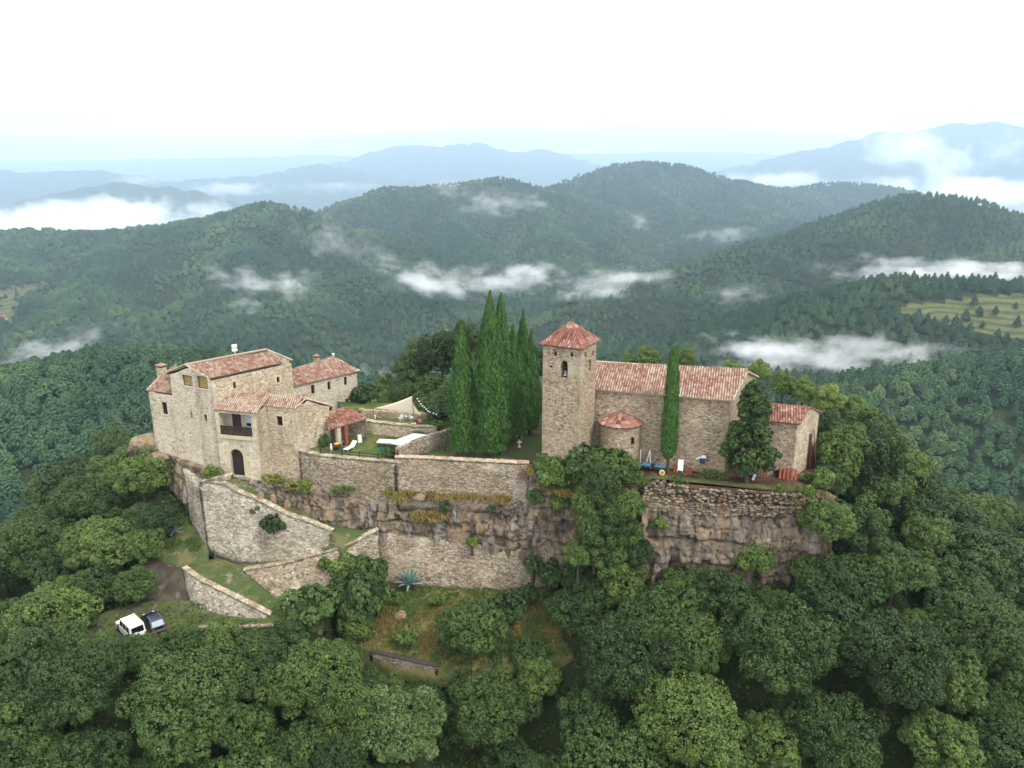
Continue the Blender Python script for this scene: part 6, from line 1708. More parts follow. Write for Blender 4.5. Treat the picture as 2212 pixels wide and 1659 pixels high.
# ================================================================ TREES ON THE CASTLE HILL
ORD = ["", "second", "third", "fourth", "fifth", "sixth", "seventh", "eighth", "ninth", "tenth", "eleventh", "twelfth", "thirteenth", "fourteenth", "fifteenth", "sixteenth", "seventeenth", "eighteenth", "nineteenth", "twentieth"]
def nth(i, n, what, where):
    if n == 1: return "%s %s" % (what, where)
    if i == 0: return "leftmost %s %s" % (what, where)
    if i == n - 1: return "rightmost %s %s" % (what, where)
    if i < 20: return "%s %s from the left %s" % (ORD[i], what, where)
    if n - 1 - i < 20: return "%s %s from the right %s" % (ORD[n - 1 - i], what, where)
    return None
KEEP = [(236, 1375), (240, 1300), (300, 1290), (330, 1215), (352, 1150), (345, 1100), (390, 1110), (380, 1000), (300, 960), (330, 900), (900, 880), (1180, 940), (1400, 980), (1720, 1000), (1745, 1100), (1738, 1192), (1700, 1182), (1660, 1152), (1600, 1146), (1548, 1190), (1400, 1212), (1235, 1215), (1180, 1240), (1185, 1330), (1090, 1330), (1050, 1280), (960, 1310), (930, 1432), (810, 1405), (855, 1300), (850, 1230), (700, 1235), (690, 1280), (640, 1335), (595, 1352), (420, 1340), (352, 1345), (320, 1378)]
BASEX = []                                                   # (base, scale) of every tree so far
def by_surface(x, y, d, zc=5.0, R0=4.55):
    s = 1.0
    for _ in range(4):
        B = surf_px(x, y, zc * s, 42, 240)
        if B is None: return None
        k = float(proj(B + np.array([0, 0, zc * s]))[2]); s = (d / 2 / k) / R0
    return B, s
def by_depth(x, y, d, Y, zc=5.0, R0=4.8):
    P = ony(x, y, Y); k = float(proj(P)[2]); s = d / 2 / k / R0
    return P - np.array([0, 0, zc * s]), s
rng = np.random.default_rng(77)
REG = {}
def add_tree(x, y, B, s, protos, mi=None, stretch=1.0):
    k = int(rng.integers(len(protos))) if mi is None else mi
    BASEX.append((B[0], B[1], s))
    REG.setdefault(None, []).append((x, y, B, s, protos[k], rng.uniform(0, 6.3), stretch))
MAN = """20 990 95|190 985 85|110 1040 110|190 1070 120|310 1030 120|60 1120 150|150 1150 120|250 1175 150|300 1120 80|140 1300 120|40 1230 120|215 1270 120|315 1195 95|290 1262 105|335 1130 90|60 1440 190|150 1400 120
|296 1412 95|230 1400 85|388 1394 95|478 1400 95|560 1400 100|622 1388 90|230 1480 140|330 1490 150|440 1480 150|545 1470 120|170 1570 140|290 1590 150|420 1590 160|540 1580 140|60 1560 170|40 1650 150|600 1650 130|350 1670 140
|640 1420 130|720 1395 130|690 1490 140|770 1470 110|640 1560 130|760 1560 130|860 1480 140|830 1580 150|900 1640 140|740 1650 130|940 1560 120
|985 1425 110|1085 1410 110|1040 1500 150|1000 1600 150|1120 1570 120|1100 1650 140|1160 1480 110
|1255 1250 100|1235 1330 110|1345 1275 120|1320 1380 150|1420 1340 150|1250 1450 140|1370 1460 150|1270 1560 160|1400 1570 150|1500 1400 150|1560 1300 140|1630 1205 115|1485 1275 115|1690 1290 140|1640 1390 150|1560 1500 150|1700 1480 160|1520 1620 150|1660 1600 160|1800 1380 150|1790 1560 160
|1762 1235 100|1830 1260 130|1848 1155 140|1930 1240 140|1900 1330 140|2000 1170 120|2060 1260 150|2010 1370 150|1920 1460 150|2060 1480 160|1900 1590 160|2030 1610 160|2160 1350 150|2170 1220 130|2180 1480 160|2160 1610 160|2110 1130 110|1800 1100 80"""
BIG = [(405, 1530, 330, 0), (160, 1475, 250, 1), (690, 1480, 250, 1), (865, 1570, 230, 2), (1345, 1420, 260, 0), (1690, 1400, 280, 1), (1490, 1560, 290, 0), (1930, 1430, 280, 1), (1800, 1590, 260, 0), (2110, 1360, 260, 0), (1060, 1540, 220, 1), (90, 1180, 230, 0)]
for x, y, d, m_ in BIG:
    q_ = by_surface(x, y, d, 8.2, 8.6)
    if q_ is not None: add_tree(x, y, *q_, BIGS, m_); BASEX[-1] = (q_[0][0], q_[0][1], q_[1] * 1.75)
for r_ in MAN.replace("\n", "").split("|"):
    if not r_.strip(): continue
    x, y, d = map(float, r_.split())
    if any(math.hypot(x - a, y - b) < .36 * c + .08 * d for a, b, c, _m in BIG): continue
    q_ = by_surface(x, y, d)
    if q_ is not None: add_tree(x, y, *q_, OAKS, stretch=rng.uniform(.9, 1.1))
# close the gaps between them
for spc in (3.6,):
    gx, gy = np.meshgrid(np.arange(-75, 95, spc), np.arange(46, 150, spc))
    gx = gx.ravel() + rng.uniform(-1.3, 1.3, gx.size); gy = gy.ravel() + rng.uniform(-1.3, 1.3, gy.size)
    hz, hd_ = hill(gx, gy)
    for x, y, z, d in sorted(zip(gx, gy, land(gx, gy), hd_), key=lambda q: q[1]):
        if d < 2.2 or d > 75: continue
        s = rng.uniform(.6, 1.25)
        if any((x - a) ** 2 + (y - b) ** 2 < (2.6 * (s + c)) ** 2 for a, b, c in BASEX): continue
        B = np.array([x, y, z]); px, py, k = proj(B + np.array([0, 0, 5 * s])); r_ = 4.9 * s * k
        if px < -170 or px > 2380 or py > 1740: continue
        a = np.linspace(0, 6.28, 16)
        if in_px(px + r_ * np.cos(a), py + .95 * r_ * np.sin(a), KEEP).any() or in_px(np.array([px]), np.array([py]), KEEP).any(): continue
        if y > 100 and not visible(B[None], 9 * s, 3)[0]: continue
        add_tree(float(px), float(py), B, s, OAKS, stretch=rng.uniform(.9, 1.15))
for _ in range(600):                                       # young trees in the remaining gaps
    x, y = rng.uniform(-60, 75), rng.uniform(46, 100); s = rng.uniform(.42, .62)
    d = float(hill(np.array([x]), np.array([y]))[1][0])
    if d < 2.5 or any((x - a) ** 2 + (y - b) ** 2 < (2.15 * (s + c)) ** 2 for a, b, c in BASEX): continue
    B = np.array([x, y, float(land(np.array([x]), np.array([y]))[0])]); px, py, k = (float(q) for q in proj(B + np.array([0, 0, 5 * s]))); r_ = 4.9 * s * k; a = np.linspace(0, 6.28, 16)
    if px < -40 or px > 2250 or py > 1700 or in_px(px + r_ * np.cos(a), py + .95 * r_ * np.sin(a), KEEP).any() or in_px(np.array([px]), np.array([py]), KEEP).any(): continue
    add_tree(px, py, B, s, OAKS, stretch=rng.uniform(.9, 1.2))
# undergrowth under the trees
ux, uy = rng.uniform(-70, 85, 26000), rng.uniform(44, 110, 26000)
uh, ud = hill(ux, uy); U = np.stack([ux, uy, land(ux, uy)], 1)[(ud > .6) & (ud < 60)]
upx, upy, _ = proj(U); U = U[(upx > -40) & (upx < 2260) & (upy < 1720)]
U = np.repeat(U, 5, 0) + np.concatenate([rng.normal(0, .35, (len(U) * 5, 2)), rng.uniform(.05, .55, (len(U) * 5, 1))], 1)
und = link("undergrowth", leaves(U, np.tile([0, 0, 1.0], (len(U), 1)), .17, rng.normal(.35, .15, len(U)), rng, M_OAK, "undergrowth", .6, .7)); tag(und, kind="stuff")
PLACES = [(lambda x, y: x < 420 and y < 1140, "round green oak", "of the upper slope left of the stone house", "oaks on the left slope"),
          (lambda x, y: x < 420 and y < 1350, "round green oak", "around the parked cars on the left slope", "oaks around the parked cars"),
          (lambda x, y: x < 620 and y < 1460, "bright green oak", "in the back row of the bottom left corner", "oaks in the bottom left corner"),
          (lambda x, y: x < 620 and y < 1560, "bright green oak", "in the middle row of the bottom left corner", "oaks in the bottom left corner"),
          (lambda x, y: x < 620, "bright green oak", "along the bottom edge of the left corner", "oaks in the bottom left corner"),
          (lambda x, y: x < 1200 and y < 1455, "dense green oak", "just below the dry grass bank", "oaks below the dry bank"),
          (lambda x, y: x < 1200 and y < 1560, "dense green oak", "in the row under the dry grass bank", "oaks below the dry bank"),
          (lambda x, y: x < 1200, "dense green oak", "along the bottom edge in the middle", "oaks below the dry bank"),
          (lambda x, y: x < 1780 and y < 1330, "dark green oak", "at the foot of the church cliff", "oaks below the church cliff"),
          (lambda x, y: x < 1780 and y < 1440, "dark green oak", "in the second row under the church cliff", "oaks below the church cliff"),
          (lambda x, y: x < 1780 and y < 1560, "dark green oak", "in the third row under the church cliff", "oaks below the church cliff"),
          (lambda x, y: x < 1780, "dark green oak", "along the bottom edge right of the middle", "oaks below the church cliff"),
          (lambda x, y: y < 1130, "round oak", "on the ridge falling away right of the annex", "oaks on the right flank"),
          (lambda x, y: y < 1290, "round oak", "on the right flank below the annex", "oaks on the right flank"),
          (lambda x, y: y < 1440, "round oak", "on the right flank near the picture edge", "oaks on the right flank"),
          (lambda x, y: True, "round oak", "in the bottom right corner", "oaks in the bottom right corner")]
lists = [[] for _ in PLACES]
for rec in REG[None]:
    lists[[i for i, p in enumerate(PLACES) if p[0](rec[0], rec[1])][0]].append(rec)
for (f, what, where, grp), L in zip(PLACES, lists):
    L.sort(key=lambda r: r[0])
    for i, (x, y, B, s, pr, rz, st) in enumerate(L):
        plant("oak", pr, B, rz, (s, s * st), nth(i, len(L), what, where) or "%s among the many %s" % (what, where), "tree", grp)
print("OAKS", sum(map(len, lists)), [len(q) for q in lists])
# trees standing on or just behind the plateau: photo place, size, distance
def solo(x, y, d, Y, pr, label, stretch=1.0, name="oak_tree", cat="tree", zc=5.0, group=None):
    B, s = by_depth(x, y, d, Y, zc)
    return plant("t", pr, B, rng.uniform(0, 6.3), (s, s * stretch), label, cat, group, name)
solo(1022, 1362, 140, 74.0, OAKS[2], "full green oak standing in the dry grass bank", 1.15)
for x, y, d, Y, lb in ((1300, 1068, 100, 78.2, "top oak of the shrubby mass climbing the cliff in front of the apse"), (1350, 1092, 92, 77.6, "oak on the right edge of the mass climbing the cliff"), (1268, 1108, 88, 77.6, "oak on the left edge of the mass climbing the cliff"), (1322, 1128, 108, 77.0, "oak in the middle of the mass climbing the cliff"),
                   (1285, 1165, 100, 76.6, "lower left oak of the mass climbing the cliff"), (1358, 1160, 84, 76.6, "lower right oak of the mass climbing the cliff"), (1318, 1208, 118, 76.0, "broad oak at the foot of the mass climbing the cliff"), (1250, 1200, 84, 76.4, "small oak left of the foot of the climbing mass"), (1378, 1205, 80, 76.2, "small oak right of the foot of the climbing mass")):
    solo(x, y, d, Y, OAKS[int(rng.integers(8))], lb, rng.uniform(.95, 1.2), group="oaks climbing the cliff below the tower")
solo(1785, 1128, 115, 76.3, OAKS[4], "dark oak covering the right end of the church cliff", 1.05)
solo(1815, 1000, 140, 85, OAKS[1], "big dark oak beside the right wall of the stone annex", 1.15)
solo(1895, 1010, 135, 86, OAKS[3], "big dark oak second to the right of the annex", 1.15)
solo(1795, 1045, 95, 82.5, OAKS[7], "dark oak hugging the right end of the church terrace", 1.1)
solo(1880, 930, 150, 94, OAKS[5], "broad oak rising behind the two dark oaks by the annex", .9)
solo(1790, 920, 70, 93, OAKS[1], "small dark oak behind the right corner of the annex", 1.0)
solo(1955, 1000, 100, 92, OAKS[2], "grey green oak at the right side of the dark oaks", 1.0)
for x, y, d, Y, lb in ((1640, 806, 60, 112, "light green tree showing over the right end of the nave roof"), (1692, 838, 75, 108, "light green tree between the conifer and the annex roof"), (1735, 850, 75, 106, "light green tree just above the annex roof"),
                       (1790, 868, 85, 104, "light green tree behind the annex, above the dark oaks"), (1848, 895, 80, 103, "rightmost light green tree on the skyline behind the annex"), (1580, 800, 45, 113, "small light green tree over the nave ridge near its right end"),
                       (1400, 778, 62, 117, "light olive tree over the nave ridge left of the cypress"), (1360, 784, 45, 118, "small olive tree over the nave ridge near the tower"), (1482, 780, 64, 116, "light olive tree over the nave ridge right of the cypress")):
    solo(x, y, d, Y, LIGHTS[int(rng.integers(2))], lb, 1.0, "broadleaf_tree", group="light green trees behind the church")
for x, y, d, Y, lb, pr, st in ((955, 792, 110, 110, "tall dark tree behind the left cypress", OAKS[3], 1.25), (890, 805, 95, 112, "dark round tree above the shade sail", OAKS[0], 1.1), (1005, 770, 105, 108, "dark tree between the first two cypresses", OAKS[5], 1.3),
                               (935, 850, 105, 107, "dark tree standing right of the shade sail", OAKS[7], 1.05), (872, 848, 78, 108, "green tree right behind the top corner of the shade sail", OAKS[6], 1.0), (918, 872, 74, 104, "low dark tree between the string lights and the left cypress", OAKS[4], .9), (905, 770, 70, 113, "small round tree on the left shoulder of the dark group behind the garden", OAKS[1], 1.1), (962, 868, 84, 102.5, "dark low crown touching the left cypress above the side wall", OAKS[0], 1.0), (832, 862, 54, 107, "low light green crown above the back garden wall", LIGHTS[1], .9), (840, 838, 66, 114, "lighter green tree left of the dark trees behind the garden", LIGHTS[0], 1.0), (805, 852, 52, 113, "small pale green tree behind the back wing corner", LIGHTS[1], 1.0),
                               (1150, 800, 80, 106, "green tree in the gap between cypresses and tower", OAKS[1], 1.2), (985, 850, 90, 103, "dark tree filling the space behind the left cypress foot", OAKS[2], 1.0), (1140, 880, 90, 103, "dark tree behind the lawn beside the tower", OAKS[3], 1.0), (1100, 860, 90, 105, "dark tree half hidden behind the cypress row", OAKS[5], 1.2)):
    solo(x, y, d, Y, pr, lb, st, "oak_tree" if pr in OAKS else "broadleaf_tree", group="trees behind the garden")
t_ = by_surface(2045, 1050, 120)
if t_: 
    mp = pine_mesh(777, h=10, r=3.6, nt=9, size=.24, nleaf=40, mat=M_LIGHT, cone=.6); plant("p", mp, t_[0], 0, t_[1] * 1.1, "yellow green pine with open crown on the ridge right of the annex", "tree", None, "pine_tree")

# ---- bushes
BUSH = [oak_mesh(300 + i, nl=14, nsub=30, nleaf=10, size=.13, ax=(1.5, 1.4, .95), zc=.75, mat=M_BUSH, name="bush_crown") for i in range(3)]
DBUSH = [oak_mesh(310 + i, nl=14, nsub=30, nleaf=10, size=.14, ax=(1.5, 1.4, 1.1), zc=.85, mat=M_OAK, name="bush_crown") for i in range(2)]
def bush(x, y, z, d, label, dark=False, st=1.0):
    B = onz(x, y, z); k = float(proj(B)[2]); s = d / 2 / k / 1.5
    return plant("b", (DBUSH if dark else BUSH)[int(rng.integers(2))], B, rng.uniform(0, 6), (s, s * st), label, "bush", None, "bush")
bush(1178, 1012, .0, 56, "low shrub just right of the cypress wall end")
bush(1345, 1010, .0, 50, "small shrub standing before the apse wall", True)
bush(1250, 1062, -2.2, 70, "olive shrub below the tower foot")
bush(1400, 1075, -2.0, 40, "small shrub at the left end of the rubble slope", False)
bush(960, 1098, -5.2, 26, "small plant rooted in the cliff under the cypress wall")
bush(1060, 1105, -5.6, 22, "tiny green plant in a crack of the central cliff")
bush(1020, 1178, -9.6, 30, "rusty shrub at the top of the old masonry")
bush(1560, 1112, -3.6, 26, "small weed bush in the middle of the church cliff", False)
bush(1660, 1108, -3.2, 30, "small weed bush on the right part of the church cliff", True)
bush(457, 1030, -3.1, 44, "small round bush on the rock left of the arched door", False, .9)
bush(592, 1146, -8.4, 56, "dark ivy bush hanging over the big ramp wall", True, 1.0)
bush(556, 1108, -6.9, 30, "small dark plant growing from the ramp wall, left of the ivy bush", True)
bush(1158, 1090, -4.5, 44, "small round bush at the right end of the cypress wall", True, 1.3)
bush(1205, 1045, -1.3, 95, "grey green shrub at the cliff rim below the tower's left side")
bush(1262, 1030, -.6, 110, "green shrub in front of the bell tower foot", True)
bush(1228, 1008, .2, 70, "pale shrub touching the left base of the tower")
bush(1322, 1035, -.8, 105, "green shrub in front of the round apse", True)
bush(1366, 1044, -.8, 52, "rust tinged shrub between apse and blue table")
bush(1290, 1075, -3.0, 115, "trailing shrub below the tower on the cliff face", True)
bush(1215, 1095, -4.2, 60, "low shrub on the ledge left of the climbing oak")
bush(1150, 1240, -13.2, 50, "small dark shrub against the old masonry wall", True, 1.5)
bush(670, 1340, -15.0, 120, "wide dark shrub at the bend of the path", True, .9)
bush(735, 1310, -15.2, 90, "green shrub right of the path bend", True)
bush(740, 1240, -12.6, 70, "tall shrub leaning on the lower path wall")
bush(795, 1330, -15.6, 110, "shrubby young tree between path wall and dry bank", True, 1.3)
bush(800, 1265, -13.8, 80, "upper shrub between the path wall and the agave", True, 1.2)
bush(700, 1225, -11.8, 36, "light green creeper on the lower path wall")
bush(948, 1302, -15.6, 40, "small green bush near the middle of the dry bank", False)
bush(1140, 1300, -15.4, 56, "spreading bush at the upper right of the dry bank", True)
bush(860, 1300, -15.6, 34, "low pale bush below the large agave", False)
bush(880, 1390, -17.0, 46, "small dark bush on the dry grass bank", True)
bush(1095, 1345, -16.6, 80, "shrub at the right edge of the dry bank", True, 1.2)
bush(1190, 1260, -14, 70, "shrub at the foot of the cliff right of the old masonry", True, 1.2)
bush(1470, 1068, -1.0, 26, "small green weed on the red earth below the church", False, 1.4)
bush(1775, 1050, 0, 60, "leafy bush at the right corner of the annex terrace", True, 1.0)
bush(1748, 1040, 0, 36, "low weed bush at the foot of the annex gable", False, .8)
bush(1735, 1085, -1.4, 60, "olive bush at the right end of the church terrace")
bush(1425, 1140, -4.8, 40, "small bush at the left edge of the church cliff")
bush(700, 965, 0, 26, "tall garden plant at the corner of the wing", False, 1.6)
bush(787, 872, 1.0, 56, "dark bush beside the right corner of the back wing", True, 1.1)
bush(945, 905, 1.5, 70, "dark green shrub at the right of the upper garden", True, .8)
bush(905, 962 - 20, .9, 34, "yellow green vine on the white cover", False, .5)
bush(855, 962, 1.0, 26, "yellow green vine at the near end of the side wall", False, .5)
bush(940, 922, 1.3, 40, "light green plant on the side wall top", False, .6)
bush(845, 985, 0, 30, "dark plant in the corner of the fenced lawn", True)
bush(340, 925, .5, 26, "small bush at the left foot of the house", True)
bush(325, 990, -3, 50, "green bush under the overhanging rock", False, 1.0)
bush(365, 1010, -5.6, 70, "dark bush on the rock ledge left of the ramp wall", True, 1.0)

# ---- cypresses
def cypress_mesh(seed, h, prof, spires, n=9000, size=.13, mat=None, la=1.0):
    n = int(n * 1.9)
    rng_ = np.random.default_rng(seed); C, N, T = [], [], []
    for (ox, oy, hs, rs, w) in spires:
        m = int(n * w); f = rng_.uniform(0.02, 1, m) ** .85; a = rng_.uniform(0, 2 * math.pi, m)
        r = np.interp(f, [q[0] for q in prof], [q[1] for q in prof]) * rs
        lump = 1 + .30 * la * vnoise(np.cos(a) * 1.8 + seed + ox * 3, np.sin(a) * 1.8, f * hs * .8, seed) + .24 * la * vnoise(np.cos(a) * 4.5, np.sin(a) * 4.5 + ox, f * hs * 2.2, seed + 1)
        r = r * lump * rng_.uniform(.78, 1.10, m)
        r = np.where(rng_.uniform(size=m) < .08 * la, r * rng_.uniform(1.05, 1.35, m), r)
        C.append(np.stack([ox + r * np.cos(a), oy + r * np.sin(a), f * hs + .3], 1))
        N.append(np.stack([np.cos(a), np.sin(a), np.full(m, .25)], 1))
        T.append(.5 + .35 * (lump - 1) + rng_.normal(0, .14, m))  # shade of the hollows between lumps put into the leaf tone
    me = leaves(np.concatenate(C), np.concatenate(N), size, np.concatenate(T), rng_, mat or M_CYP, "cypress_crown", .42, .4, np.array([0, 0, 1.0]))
    mb = MB()
    for (ox, oy, hs, rs, w) in spires: mb.bar((ox, oy, -.5), (ox, oy, hs * .9), .17, 7, .03)
    tb = bpy.data.meshes.new("cypress_trunk"); tb.from_pydata(mb.v, [], mb.f); tb.materials.append(M_BARK); tb.update()
    return me, tb
PROF = [(0, .55), (.06, .85), (.2, 1), (.45, .92), (.7, .62), (.88, .3), (1, .03)]
def cypress(x, ytop, ybase, zb, wpx, label, seed, sp=None, prof=PROF, n=9000, group="cypresses in the garden"):
    B = onz(x, ybase, zb); k = float(proj(B)[2]); h = zat(ytop, B) - zb; w = wpx / 2 / k * (.90 if group else 1.0)
    spires = [(0, 0, h, w, .7)] + [(a * w, b * w, h * c, w * d, .3) for a, b, c, d in (sp or [])]
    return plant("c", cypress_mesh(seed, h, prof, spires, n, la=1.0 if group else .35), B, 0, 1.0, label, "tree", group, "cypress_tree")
cypress(1001, 702, 984, .0, 60, "leftmost and lowest cypress of the garden row", 11, [(.55, .2, .8, .6), (-.45, .1, .62, .6)])
cypress(1061, 634, 986, .0, 74, "tallest bright cypress in front of the garden row", 12, [(.55, .1, .78, .55), (-.5, .2, .66, .6)], n=13000)
cypress(1083, 640, 962, .0, 62, "tall cypress close behind the tallest one", 13, [(.5, .1, .7, .6)])
cypress(1108, 706, 952, .0, 54, "middle cypress right of the two tall ones", 14, [(.6, .2, .8, .5)])
cypress(1129, 676, 940, .0, 46, "slender pointed cypress second from the tower", 15, [(.7, .3, .7, .6)])
cypress(1146, 718, 938, .0, 42, "rightmost dark cypress of the row, next to the tower", 16)
cypress(1441, 756, 1021, .0, 33, "single narrow blunt cypress in front of the nave wall", 17, None, [(0, .0), (.09, .0), (.12, .55), (.17, .92), (.3, 1), (.5, .93), (.8, .70), (.94, .5), (.985, .4), (1, .25)], 9000, None)
# ---- the shaggy conifer before the nave
def conifer_mesh(seed, h, r, n=190):
    rng_ = np.random.default_rng(seed); LC, LR = [], []
    for i in range(n):
        f = rng_.uniform(.17, .99); a = rng_.uniform(0, 6.283)
        R_ = np.interp(f, [0, .16, .26, .45, .7, .85, .95, 1], [.35, .6, 1, .85, .55, .42, .22, .05]) * r * (1 + .25 * math.sin(a * 3 + f * 9))
        q_ = rng_.uniform(.35, .95)
        LC.append((R_ * q_ * math.cos(a), R_ * q_ * math.sin(a), f * h - .35 * q_ * R_ * .4)); LR.append(rng_.uniform(.38, .75) * (1.1 - .5 * f))
    C, N, T = lobe_leaves(np.array(LC), np.array(LR), 20, 16, rng_, .42, .7, -.6)
    me = leaves(C, N, .14, T, rng_, M_CONIFER, "conifer_crown", .5, .4)
    mb = MB(); mb.bar((0, 0, -.6), (0, 0, h * .9), .28, 8, .05)
    for i in range(0, n, 5): mb.bar((0, 0, LC[i][2] * .9), LC[i], .06, 4, .02)
    tb = bpy.data.meshes.new("conifer_trunk"); tb.from_pydata(mb.v, [], mb.f); tb.materials.append(M_BARK); tb.update()
    return me, tb
Bc = onz(1612, 1043, 0); kc = float(proj(Bc)[2]); hc = zat(822, Bc)
plant("c", conifer_mesh(5, hc, 58 / kc), Bc, 0, 1.0, "shaggy dark conifer in front of the nave's right end", "tree", None, "conifer_tree")

# ================================================================ GRASS, AGAVES, SUCCULENTS
def blades(name, P, h, mat, seed, lean=.5, per=7, spread=.18, width=.022, label=None):
    rng_ = np.random.default_rng(seed); n = len(P) * per
    B = np.repeat(P, per, 0) + np.concatenate([rng_.normal(0, spread, (n, 2)), np.zeros((n, 1))], 1)
    hh = np.repeat(np.broadcast_to(h, (len(P),)), per) * rng_.uniform(.55, 1.25, n); a = rng_.uniform(0, 6.283, n); l = rng_.uniform(.1, 1, n) * lean
    tip = B + np.stack([np.cos(a) * l * hh, np.sin(a) * l * hh, hh * np.sqrt(np.maximum(.05, 1 - l * l * .8))], 1)
    b = rng_.uniform(0, 6.283, n); w = np.stack([np.cos(b), np.sin(b), np.zeros(n)], 1) * (width * (1 + hh))[:, None]
    mid = B * .5 + tip * .5 + np.array([0, 0, 1]) * (hh * .10)[:, None]
    V = np.stack([B - w, B + w, mid + w * .7, tip, mid - w * .7], 1)
    i = np.arange(n)[:, None] * 5
    F = np.concatenate([i + [0, 1, 2, 4]], 0); F3 = i + [4, 2, 3, 3]
    me = npmesh(name, V.reshape(-1, 3), np.concatenate([F, i + [4, 2, 3, 4]], 0)[:n], mat)
    tone = np.clip(rng_.normal(.5, .2, n), 0, 1); fattr(me, "tone", np.resize(tone, len(me.polygons)))
    o = link(name, me); tag(o, kind="stuff")
    return o
def pick(G, n, seed, band=(0.02, .98)):
    rng_ = np.random.default_rng(seed); m, k = G.shape[:2]
    a = rng_.integers(2, m - 2, n); b = (rng_.uniform(band[0], band[1], n) * (k - 3)).astype(int) + 1
    return G[a, b] + np.concatenate([rng_.uniform(-.25, .25, (n, 2)), np.zeros((n, 1))], 1)
Pb = pick(BANKG, 5200, 1); nb1 = fbm(Pb[:, 0] / 2.5, Pb[:, 1] / 2.5, s=4, o=3)
blades("dry_grass", Pb[nb1 > .06], .38, M_DRY, 1, .75, 7, .2, .03)
blades("grass", Pb[nb1 < .12], .35, M_GRASSB, 2, .7, 7, .2, .03)
pts_ = np.concatenate([pick(G, int(G.shape[0] * G.shape[1] * .55), 10 + i) for i, G in enumerate(PATHG)] + [pick(YARDG, 1400, 19, (.3, .98))])
blades("grass", pts_[fbm(pts_[:, 0] / 1.6, pts_[:, 1] / 1.6, s=8, o=3) > -.05], .16, M_GRASSB, 3, .6, 8, .2, .022)
def patch(pxs, n, seed, zj=.1):                                 # points around a photo line on the rock
    rng_ = np.random.default_rng(seed); A = resample(pl(pxs), .05); m_ = max(3, n // 28)
    c = A[rng_.integers(0, len(A), m_)] + rng_.normal(0, 1, (m_, 3)) * (.3, .5, zj * 1.5); i = rng_.integers(0, m_, n); w = rng_.uniform(.12, .5, m_)[i]
    return c[i] + rng_.normal(0, 1, (n, 3)) * np.stack([w, w, np.full(n, zj)], 1)
dry = np.concatenate([patch([(842, 1064, -3.9), (900, 1066, -3.9), (948, 1070, -4.0)], 420, 1), patch([(985, 1072, -4.0), (1050, 1074, -4.1), (1095, 1078, -4.2)], 380, 2), patch([(900, 1118, -6.3), (945, 1118, -6.3)], 200, 3), patch([(1148, 1012, .1), (1185, 1016, 0), (1230, 1030, -.6)], 520, 4), patch([(1180, 1050, -1.8), (1240, 1062, -2.2)], 300, 5), patch([(1690, 1080, -.9), (1765, 1085, -1.2)], 160, 6)])
blades("dry_grass", dry, .75, M_DRY, 7, .95, 16, .2, .03)
grn = np.concatenate([patch([(640, 1056, -3.6), (720, 1060, -3.7), (800, 1062, -3.7)], 160, 11), patch([(845, 1062, -3.8), (880, 1064, -3.8)], 140, 12), patch([(1190, 1010, .1), (1290, 1022, -.1), (1390, 1036, 0)], 500, 13), patch([(1450, 1026, 0), (1560, 1030, 0)], 100, 14), patch([(1660, 1062, 0), (1760, 1066, 0)], 160, 15)])
blades("grass", grn, .45, M_GRASSB, 8, .8, 12, .22, .028)
slp = np.concatenate([patch([(360, 1120, -9.4), (430, 1130, -9.8)], 260, 21), patch([(350, 1165, -10.8), (440, 1180, -11.2)], 300, 22)])
blades("grass", slp, .4, M_GRASSB, 9, .8, 12, .3, .028)

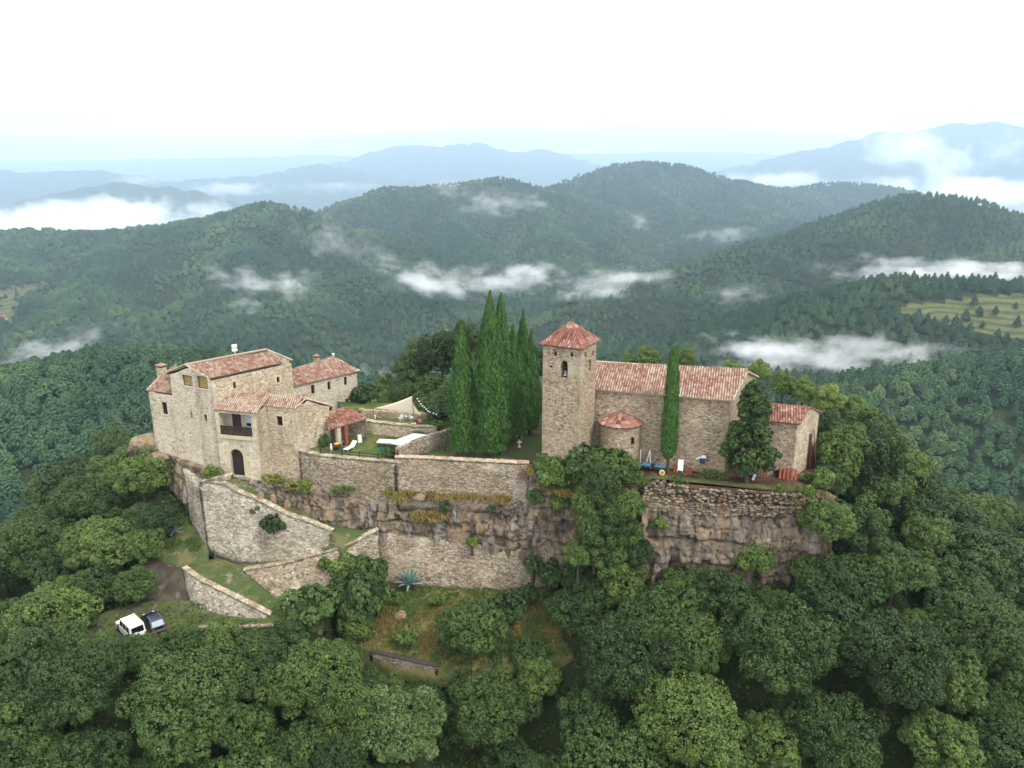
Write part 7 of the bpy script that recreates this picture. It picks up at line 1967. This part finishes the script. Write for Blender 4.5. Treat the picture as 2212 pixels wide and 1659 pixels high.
M_AGAVE = plain("agave_leaf", "7f9a94", .6, .3, vary=.2)
def agave(P, r, label, n=30, seed=1):
    t = thing("agave", label, "agave", P); rng_ = np.random.default_rng(seed)
    for i in range(n):
        a = i * 2.399 + rng_.uniform(-.2, .2); e = R(12 + 66 * (1 - (i / n) ** .8)) if False else R(8 + 74 * (i / n)); L = r * rng_.uniform(.8, 1.1) * (1.0 - .25 * i / n)
        mb = MB(); d = np.array([math.cos(a), math.sin(a), 0]); s_ = np.array([-d[1], d[0], 0]); prev = None
        for q_ in range(7):
            f = q_ / 6; droop = -.35 * L * f * f * math.cos(e)
            p = d * (L * f * math.cos(e) + .08) + np.array([0, 0, L * f * math.sin(e) + .15 + droop + .25 * L * f * math.cos(e)])
            w = .13 * r / 1.3 * (1 - f ** 2.2) * (0.75 + .9 * f * (1 - f)) + .004
            sec = [p - s_ * w, p - np.array([0, 0, .05 * r * (1 - f)]), p + s_ * w, p + np.array([0, 0, .012])]
            if prev is not None:
                mb.mesh(prev + sec, [(0, 1, 5, 4), (1, 2, 6, 5), (2, 3, 7, 6), (3, 0, 4, 7)])
            prev = sec
        mb.build("leaf", M_AGAVE, t, smooth=True)
    return t
agave(onz(884, 1264, -14.4), 2.5, "large blue grey agave at the foot of the old masonry wall", 34, 1)
agave(onz(376, 1152, -10.2), 1.4, "small blue grey agave on the slope left of the big ramp wall", 26, 2)
M_ALOE = leaf_material("succulent_leaf", [(.1, "5d6a34"), (.5, "8a9347"), (.9, "c2b458")], .1, .05)
def succulent(x, y, z, w, h, label, seed):
    B = onz(x, y, z); t = thing("succulent_clump", label, "plant", B); rng_ = np.random.default_rng(seed); C, N, T = [], [], []
    for i in range(46):
        c = np.array([rng_.normal(0, w * .4), rng_.normal(0, w * .18), rng_.uniform(0, h)])
        for j in range(16):
            a = rng_.uniform(0, 6.28); d = np.array([math.cos(a), math.sin(a), rng_.uniform(.1, 1.2)]); C.append(c + d * .16); N.append(np.cross(d, (0, 0, 1)) + .01); T.append(rng_.normal(.5, .2))
    me = leaves(np.array(C), np.array(N), .2, np.array(T), rng_, M_ALOE, "succulent_leaves", .3, .5, None); link("foliage", me, t)
succulent(592, 1048, -4.0, 1.5, 1.3, "yellow green succulent clump on the rock right of the arched door", 1)
succulent(636, 1062, -4.6, 1.3, 1.2, "darker succulent clump trailing down the rock beside the ramp", 2)
succulent(660, 1050, -4.2, .9, .6, "low olive shrub strip at the foot of the lawn wall", 3)
